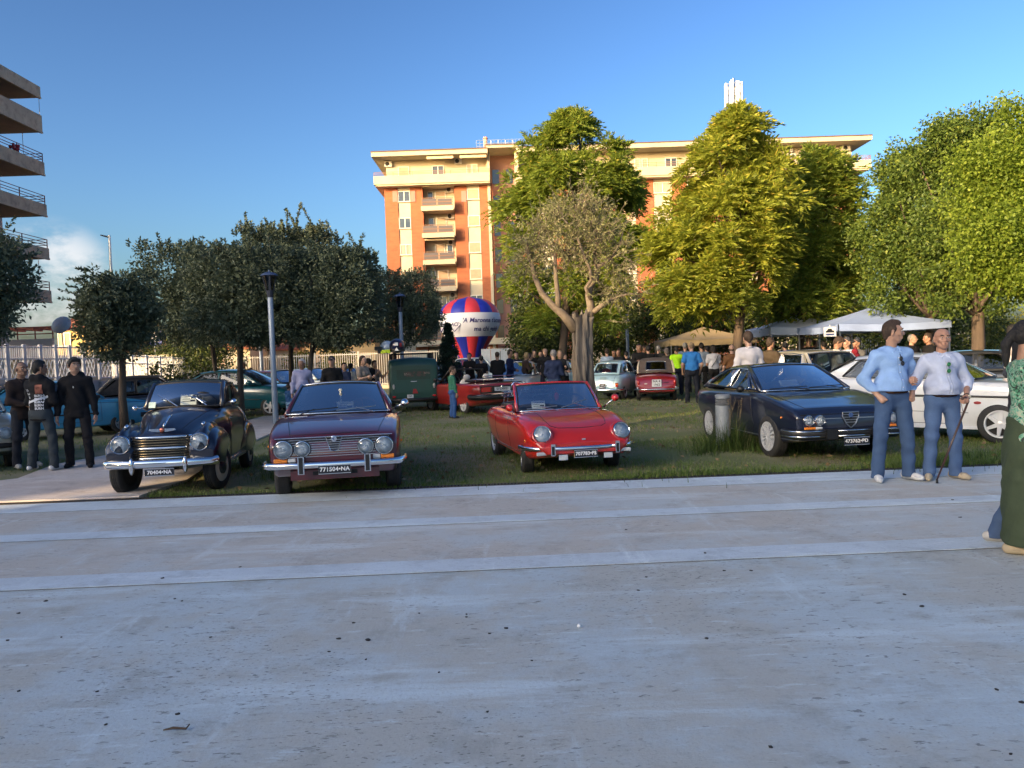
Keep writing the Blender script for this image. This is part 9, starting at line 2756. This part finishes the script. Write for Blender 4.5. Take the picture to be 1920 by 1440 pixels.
m = MB(); m.tube([(.03, 0, p.z - .12), (-.15, 0, p.z - .08), (-.5, 0, p.z + .02)], [.07, .09, .06], 8, flat=.6); m.build('lamp_head', M_DKLAMP, T)
p = at(289, 632, 43); T = thing('road_sign', 'square blue crossing sign with white triangle by the far fence', 'road sign', (p.x, 43, 0))
m = MB(); m.cyl((0, .05, 0), (0, .05, p.z), .04, n=8); m.build('pole', M_STEEL, T)
m = MB(); m.bbox(-.42, .42, -.02, .02, p.z - .42, p.z + .42); o = m.build('sign_plate', mat('sign_blue', (.015, .04, .22), .5), T)
m = MB(); m.prism([(-.30, -.28), (.30, -.28), (0, .30)], 0, .006, 0, frame_M((0, -.022, p.z), (1, 0, 0), (0, 0, 1))); m.build('white_triangle', M_WHITE, o)
m = MB(); m.tube([(0, -.03, p.z + .08), (0, -.03, p.z - .06), (.09, -.03, p.z - .22)], .03, 5); m.tube([(0, -.03, p.z - .06), (-.09, -.03, p.z - .22)], .03, 5); m.build('walker_mark', mat('sign_blue', (0, 0, 0)), o)
p = gp(1357, 843); T = thing('bollard_light', 'grey cylindrical bollard light standing in tall grass', 'bollard', (p.x, p.y, 0))
m = MB(); m.lathe([(.115, -.02), (.115, .70)], 28); m.build('post', mat('bollard_grey', (.30, .33, .36), .5, .2, col2=(.23, .25, .27), vscale=6), T, True)
m = MB()
for i in range(4): m.lathe([(.085, .705 + i * .028), (.116, .700 + i * .028), (.116, .709 + i * .028), (.085, .722 + i * .028)], 28)
m.lathe([(.082, .70), (.082, .815)], 20); m.build('louvres', mat('louvre_grey', (.16, .17, .18), .5), T)
m = MB(); m.lathe([(.10, .81), (.117, .815), (.117, .865), (.10, .875), (0, .877)], 28); m.build('cap', mat('bollard_grey', (0, 0, 0)), T, True, 40)
M_FENW = mat('white_fence_paint', (.60, .61, .64), .5, col2=(.5, .51, .55), vscale=2)
M_WALLL = mat('lilac_grey_wall', (.36, .33, .34), .9, col2=(.28, .26, .27), vscale=1.2, detail=8)
def orn_fence(px0, px1, Y0, Y1, t0, t1, b0, b1, n, label):
	T = thing('ornamental_fence', label, 'fence', (0, 0, 0))
	P = []
	for i in range(n + 1):
		u = i / n
		Y = Y0 + (Y1 - Y0) * u
		px = px0 + (px1 - px0) * ((1 / Y0 - 1 / Y) / (1 / Y0 - 1 / Y1))
		a = at(px, 700, Y)
		P.append((Vector((a.x, Y, 0)), at(px, b0 + (b1 - b0) * u, Y).z, at(px, t0 + (t1 - t0) * u, Y).z))
	W_ = thing('low_wall', 'low lilac grey wall carrying the white fence, ' + label.split(',')[-1].strip(), 'wall', (0, 0, 0))
	for i in range(n):
		(p, zb, zt), (q, zb2, zt2) = P[i], P[i + 1]
		d = (q - p); L = d.length; r_ = math.atan2(d.y, d.x)
		m = MB(); m.box(p.lerp(q, .5) + Vector((0, 0, (zb + zb2) / 4 - .05)), (L + .004, .22, (zb + zb2) / 2 - .06), r_); m.build('wall_section', M_WALLL, W_)
		m = MB(); pa = p + d.normalized() * .04; m.box(pa + Vector((0, 0, (zb + zt) / 2 + .02)), (.16, .08, zt - zb + .06), r_); m.build('post', M_FENW, T)
		m = MB()
		for z in (zb + .06, zb + (zt - zb) * .62, zt - .05):
			m.box(p.lerp(q, .5) + Vector((0, 0, z)), (L - .1, .04, .045), r_)
		k = max(8, int(L / .13))
		for j in range(1, k):
			w_ = p.lerp(q, j / k)
			m.box(w_ + Vector((0, 0, zb + (zt - zb) * .81)), (.026, .026, (zt - zb) * .38), r_)
			s = 1 if j % 2 else -1
			h0, h1 = zb + .06, zb + (zt - zb) * .62
			dd = d.normalized() * .055 * s
			m.tube([w_ + dd + Vector((0, 0, h0)), w_ - dd + Vector((0, 0, h0 + (h1 - h0) * .33)), w_ + dd + Vector((0, 0, h0 + (h1 - h0) * .66)), w_ - dd + Vector((0, 0, h1))], .014, 4)
		m.build('fence_panel', M_FENW, T)
orn_fence(-60, 180, 24, 31.5, 647, 650, 716, 709, 8, 'white ornamental metal fence with wavy bars, left part behind the young men')
orn_fence(186, 345, 31.5, 40, 663, 672, 711, 705, 6, 'white ornamental metal fence with wavy bars, lower part behind the small oak')
T = thing('bar_fence', 'long pale metal bar fence along the street behind the cars', 'fence', (0, 44, 0))
m = MB()
for z in (.25, 2.0): m.bbox(-1.25, 1.25, -.03, .03, z, z + .05)
for i in range(20): m.bbox(-1.22 + i * .1285, -1.19 + i * .1285, -.015, .015, .1, 2.12)
fm = m.mesh('fence_panel', mat('pale_fence', (.46, .44, .40), .6))
m = MB(); m.bbox(-.05, .05, -.05, .05, 0, 2.2); pm = m.mesh('post', mat('pale_fence', (0, 0, 0)))
m = MB(); m.bbox(-1.25, 1.25, -.08, .08, -.05, .22); bm_ = m.mesh('plinth', M_PANEL)
x = at(345, 690, 44).x + 1.25
while x < 34:
	for me, dx in ((fm, 0), (pm, -1.25), (bm_, 0)):
		o = link(me.name, me, T); o.location = (x + dx, 0, 0)
	x += 2.5
T = thing('garden_wall', 'sunlit cream garden wall at the far right beyond the trees', 'wall', (at(1872, 640, 45.5).x, 45.5, 0))
m = MB(); m.bbox(-2.2, 6, 0, .3, 0, 2.1); m.build('wall', M_CREAM, T)
T = thing('garden_wall', 'white garden wall end left of the bar fence', 'wall', (at(318, 660, 42).x, 42, 0))
m = MB(); m.bbox(-3.2, .4, 0, .3, 0, 2.25); m.build('wall', M_WHITE, T); m = MB(); m.bbox(-3.3, .5, -.08, .38, 2.25, 2.34); m.build('coping', M_PANEL, T)
def gazebo(px, Y, w_, ye, yp, yv, label, cm, tilt=0.0):
	e, pk, v_ = at(px, ye, Y), at(px, yp, Y), at(px, yv, Y)
	T = thing('gazebo', label, 'gazebo', (e.x, Y + w_ / 2, 0), tilt)
	hw = w_ / 2
	for i in range(4):
		R = Matrix.Rotation(i * PI / 2, 4, 'Z')
		def f(u, v):
			x = -hw + w_ * v
			zz = e.z + (pk.z - e.z) * (u ** 1.25)
			return R @ Vector((x * (1 - u), -hw * (1 - u), zz - .05 * math.sin(PI * v) * (1 - u)))
		m = MB(); m.grid(f, 8, 8); m.build('canopy_panel', cm, T, True)
		m = MB(); m.grid(lambda u, v: R @ Vector((-hw + w_ * u, -hw - .01 - .02 * math.sin(u * 20), e.z - .05 * math.sin(PI * u) - (e.z - v_.z) * v)), 16, 1); m.build('valance', cm, T, True)
		m = MB(); c_ = R @ Vector((-hw + .04, -hw + .04, 0)); m.box((c_.x, c_.y, e.z / 2), (.045, .045, e.z)); m.build('leg', M_STEEL, T)
		m = MB(); a = R @ Vector((-hw, -hw + .05, 0)); b = R @ Vector((hw, -hw + .05, 0))
		for j in range(4):
			q0, q1 = a.lerp(b, j / 4), a.lerp(b, (j + 1) / 4)
			m.tube([q0 + Vector((0, 0, v_.z - (.0 if j % 2 else .18))), q1 + Vector((0, 0, v_.z - (.18 if j % 2 else 0)))], .014, 4)
		m.build('truss', M_BLACK, T)
	return T
M_TENTSHADE = mat('shade_blue_tent_cloth', (.27, .36, .60), .8, col2=(.24, .32, .54), vscale=2)  # white cloth darkened and blued to look shaded under direct sun
M_TENTB = mat('beige_tent_cloth', (.40, .30, .16), .85, col2=(.33, .25, .13), vscale=2)
g1 = gazebo(1522, 27.0, 2.9, 611, 586, 625, 'white gazebo on the left behind the slim trunk', mat('pale_tent_cloth', (.62, .66, .76), .8, col2=(.55, .6, .7), vscale=2))  # plain paler copy of the cloth; this gazebo stands in cast shade
gazebo(1678, 23.0, 3.35, 604, 571, 617, 'larger white gazebo behind the two standing men', M_TENTSHADE, .0)
gazebo(1338, 31.0, 3.5, 634, 610, 645, 'beige gazebo under the trees behind the blue polo man', M_TENTB)
p = at(1556, 622, 22.6); sg = thing('hanging_sign', 'small white sign with a car picture hung from the gazebo corner', 'sign', p)
m = MB(); m.bbox(-.18, .18, -.01, .01, -.14, .14); m.bbox(-.01, .01, -.004, .004, .14, .2); m.build('board', M_PAPER, sg)
m = MB(); m.prism([(-.12, -.02), (.12, -.02), (.12, .03), (.07, .035), (.04, .09), (-.06, .09), (-.09, .035), (-.12, .03)], 0, .004, 0, frame_M((0, -.011, 0), (1, 0, 0), (0, 0, 1))); m.build('car_print', M_LETK, sg)
m = MB(); m.bbox(-.12, .12, -.015, -.011, -.10, -.06); m.build('blue_print', mat('sign_blue', (0, 0, 0)), sg)
BY = 41.0
bc = at(882, 655, BY); k = BY / FPX
T = thing('inflatable_balloon', 'large red and blue striped inflatable balloon with white lettered band', 'balloon', (bc.x, BY, 0), 0)
ztop = at(882, 556, BY).z; zb = 0.9
PR = [(0, .25), (.15, .36), (.29, .52), (.45, .76), (.58, .94), (.68, 1.0), (.80, .95), (.89, .79), (.95, .56), (.985, .3), (1, 0)]
Rm = 56 * k
us, rs_ = [q[0] for q in PR], [q[1] for q in PR]
for g in range(12):
	m = MB()
	def f(u, v):
		r_ = float(pchip(us, rs_, np.array([u]))[0]) * Rm
		a = (g + v) * PI / 6 - PI / 12 - PI / 2 + .17
		bulge = 1 + .035 * math.sin(PI * v)
		return Vector((r_ * bulge * math.cos(a), r_ * bulge * math.sin(a), zb + (ztop - zb) * u))
	m.grid(f, 20, 6)
	m.build('gore', mat('balloon_red', (.46, .03, .045), .5) if g % 2 == 0 else mat('balloon_blue', (.012, .022, .30), .5), T, True)
zl, zh = at(882, 632, BY).z, at(882, 589, BY).z
def brad(z): return float(pchip(us, rs_, np.array([(z - zb) / (ztop - zb)]))[0]) * Rm * 1.045
m = MB(); m.grid(lambda u, v: Vector((brad(zl + (zh - zl) * v) * math.cos(u * 2 * PI), brad(zl + (zh - zl) * v) * math.sin(u * 2 * PI), zl + (zh - zl) * v)), 60, 8); m.build('white_band', mat('band_white', (.60, .62, .70), .6), T, True)
def band_text(s, size, x0, z0, shear=.25):
	me = text_mesh(s, size, 0, shear, 'LEFT', 1.0, .006)
	for v in me.vertices:
		z = z0 + v.co.y; r_ = brad(z) * 1.006; a = (x0 + v.co.x) / r_ - PI / 2
		v.co = Vector((r_ * math.cos(a), r_ * math.sin(a), z))
	me.materials.clear(); me.materials.append(mat('band_ink', (.03, .03, .16), .6)); link('lettering', me, T)
zm = (zl + zh) / 2
band_text("'A Maronna t'accumpagna", .33, -.30, zm + .20); band_text('ma chi guida', .33, .28, zm - .24)
for x0 in (-.72, -1.75):
	m = MB(); R_ = brad(zm) * 1.008
	pts = [(x0 + .36 * math.cos(PI / 2 * i), zm + .02 + .36 * math.sin(PI / 2 * i)) for i in range(4)]
	den = [(pts[i][0] + (pts[(i + 1) % 4][0] - pts[i][0]) * j / 4, pts[i][1] + (pts[(i + 1) % 4][1] - pts[i][1]) * j / 4) for i in range(4) for j in range(4)]
	m.tube([(R_ * math.cos(q[0] / R_ - PI / 2), R_ * math.sin(q[0] / R_ - PI / 2), q[1]) for q in den], .022, 4, closed=True); m.build('diamond_logo', mat('band_ink', (0, 0, 0)), T)
	band_text('ACI', .26, x0 - .22, zm + .02)
m = MB(); m.lathe([(Rm * .24, 0), (Rm * .26, zb * .5), (Rm * .24, zb + .05)], 20); m.build('fan_base', mat('balloon_blue', (0, 0, 0)), T, True)
for i, px in enumerate((912, 930, 948)):
	p = at(px, 690, 37.5); T = thing('display_board', ('left', 'middle', 'right')[i] + ' pale poster board standing under the balloon', 'poster board', (p.x, 37.5, 0), 0, 'poster boards under the balloon')
	m = MB(); m.bbox(-.22, .22, -.02, .02, .9, 2.0); m.build('panel', mat('poster_pale', (.42, .48, .56), .7, col2=(.30, .36, .45), vscale=3), T)
	m = MB(); m.bbox(-.22, -.18, .022, .05, 0, 2.0); m.bbox(.18, .22, .022, .05, 0, 2.0); m.build('leg', M_STEEL, T)
for o in bpy.data.objects:
	if o.type == 'MESH' and o.parent and o.name.split('.')[0] in ('twig', 'shoot', 'stem', 'limb', 'crown', 'fence_panel', 'foliage', 'grating'):
		if o.name.split('.')[0] in ('twig', 'shoot', 'crown', 'stem'): o['kind'] = 'stuff'
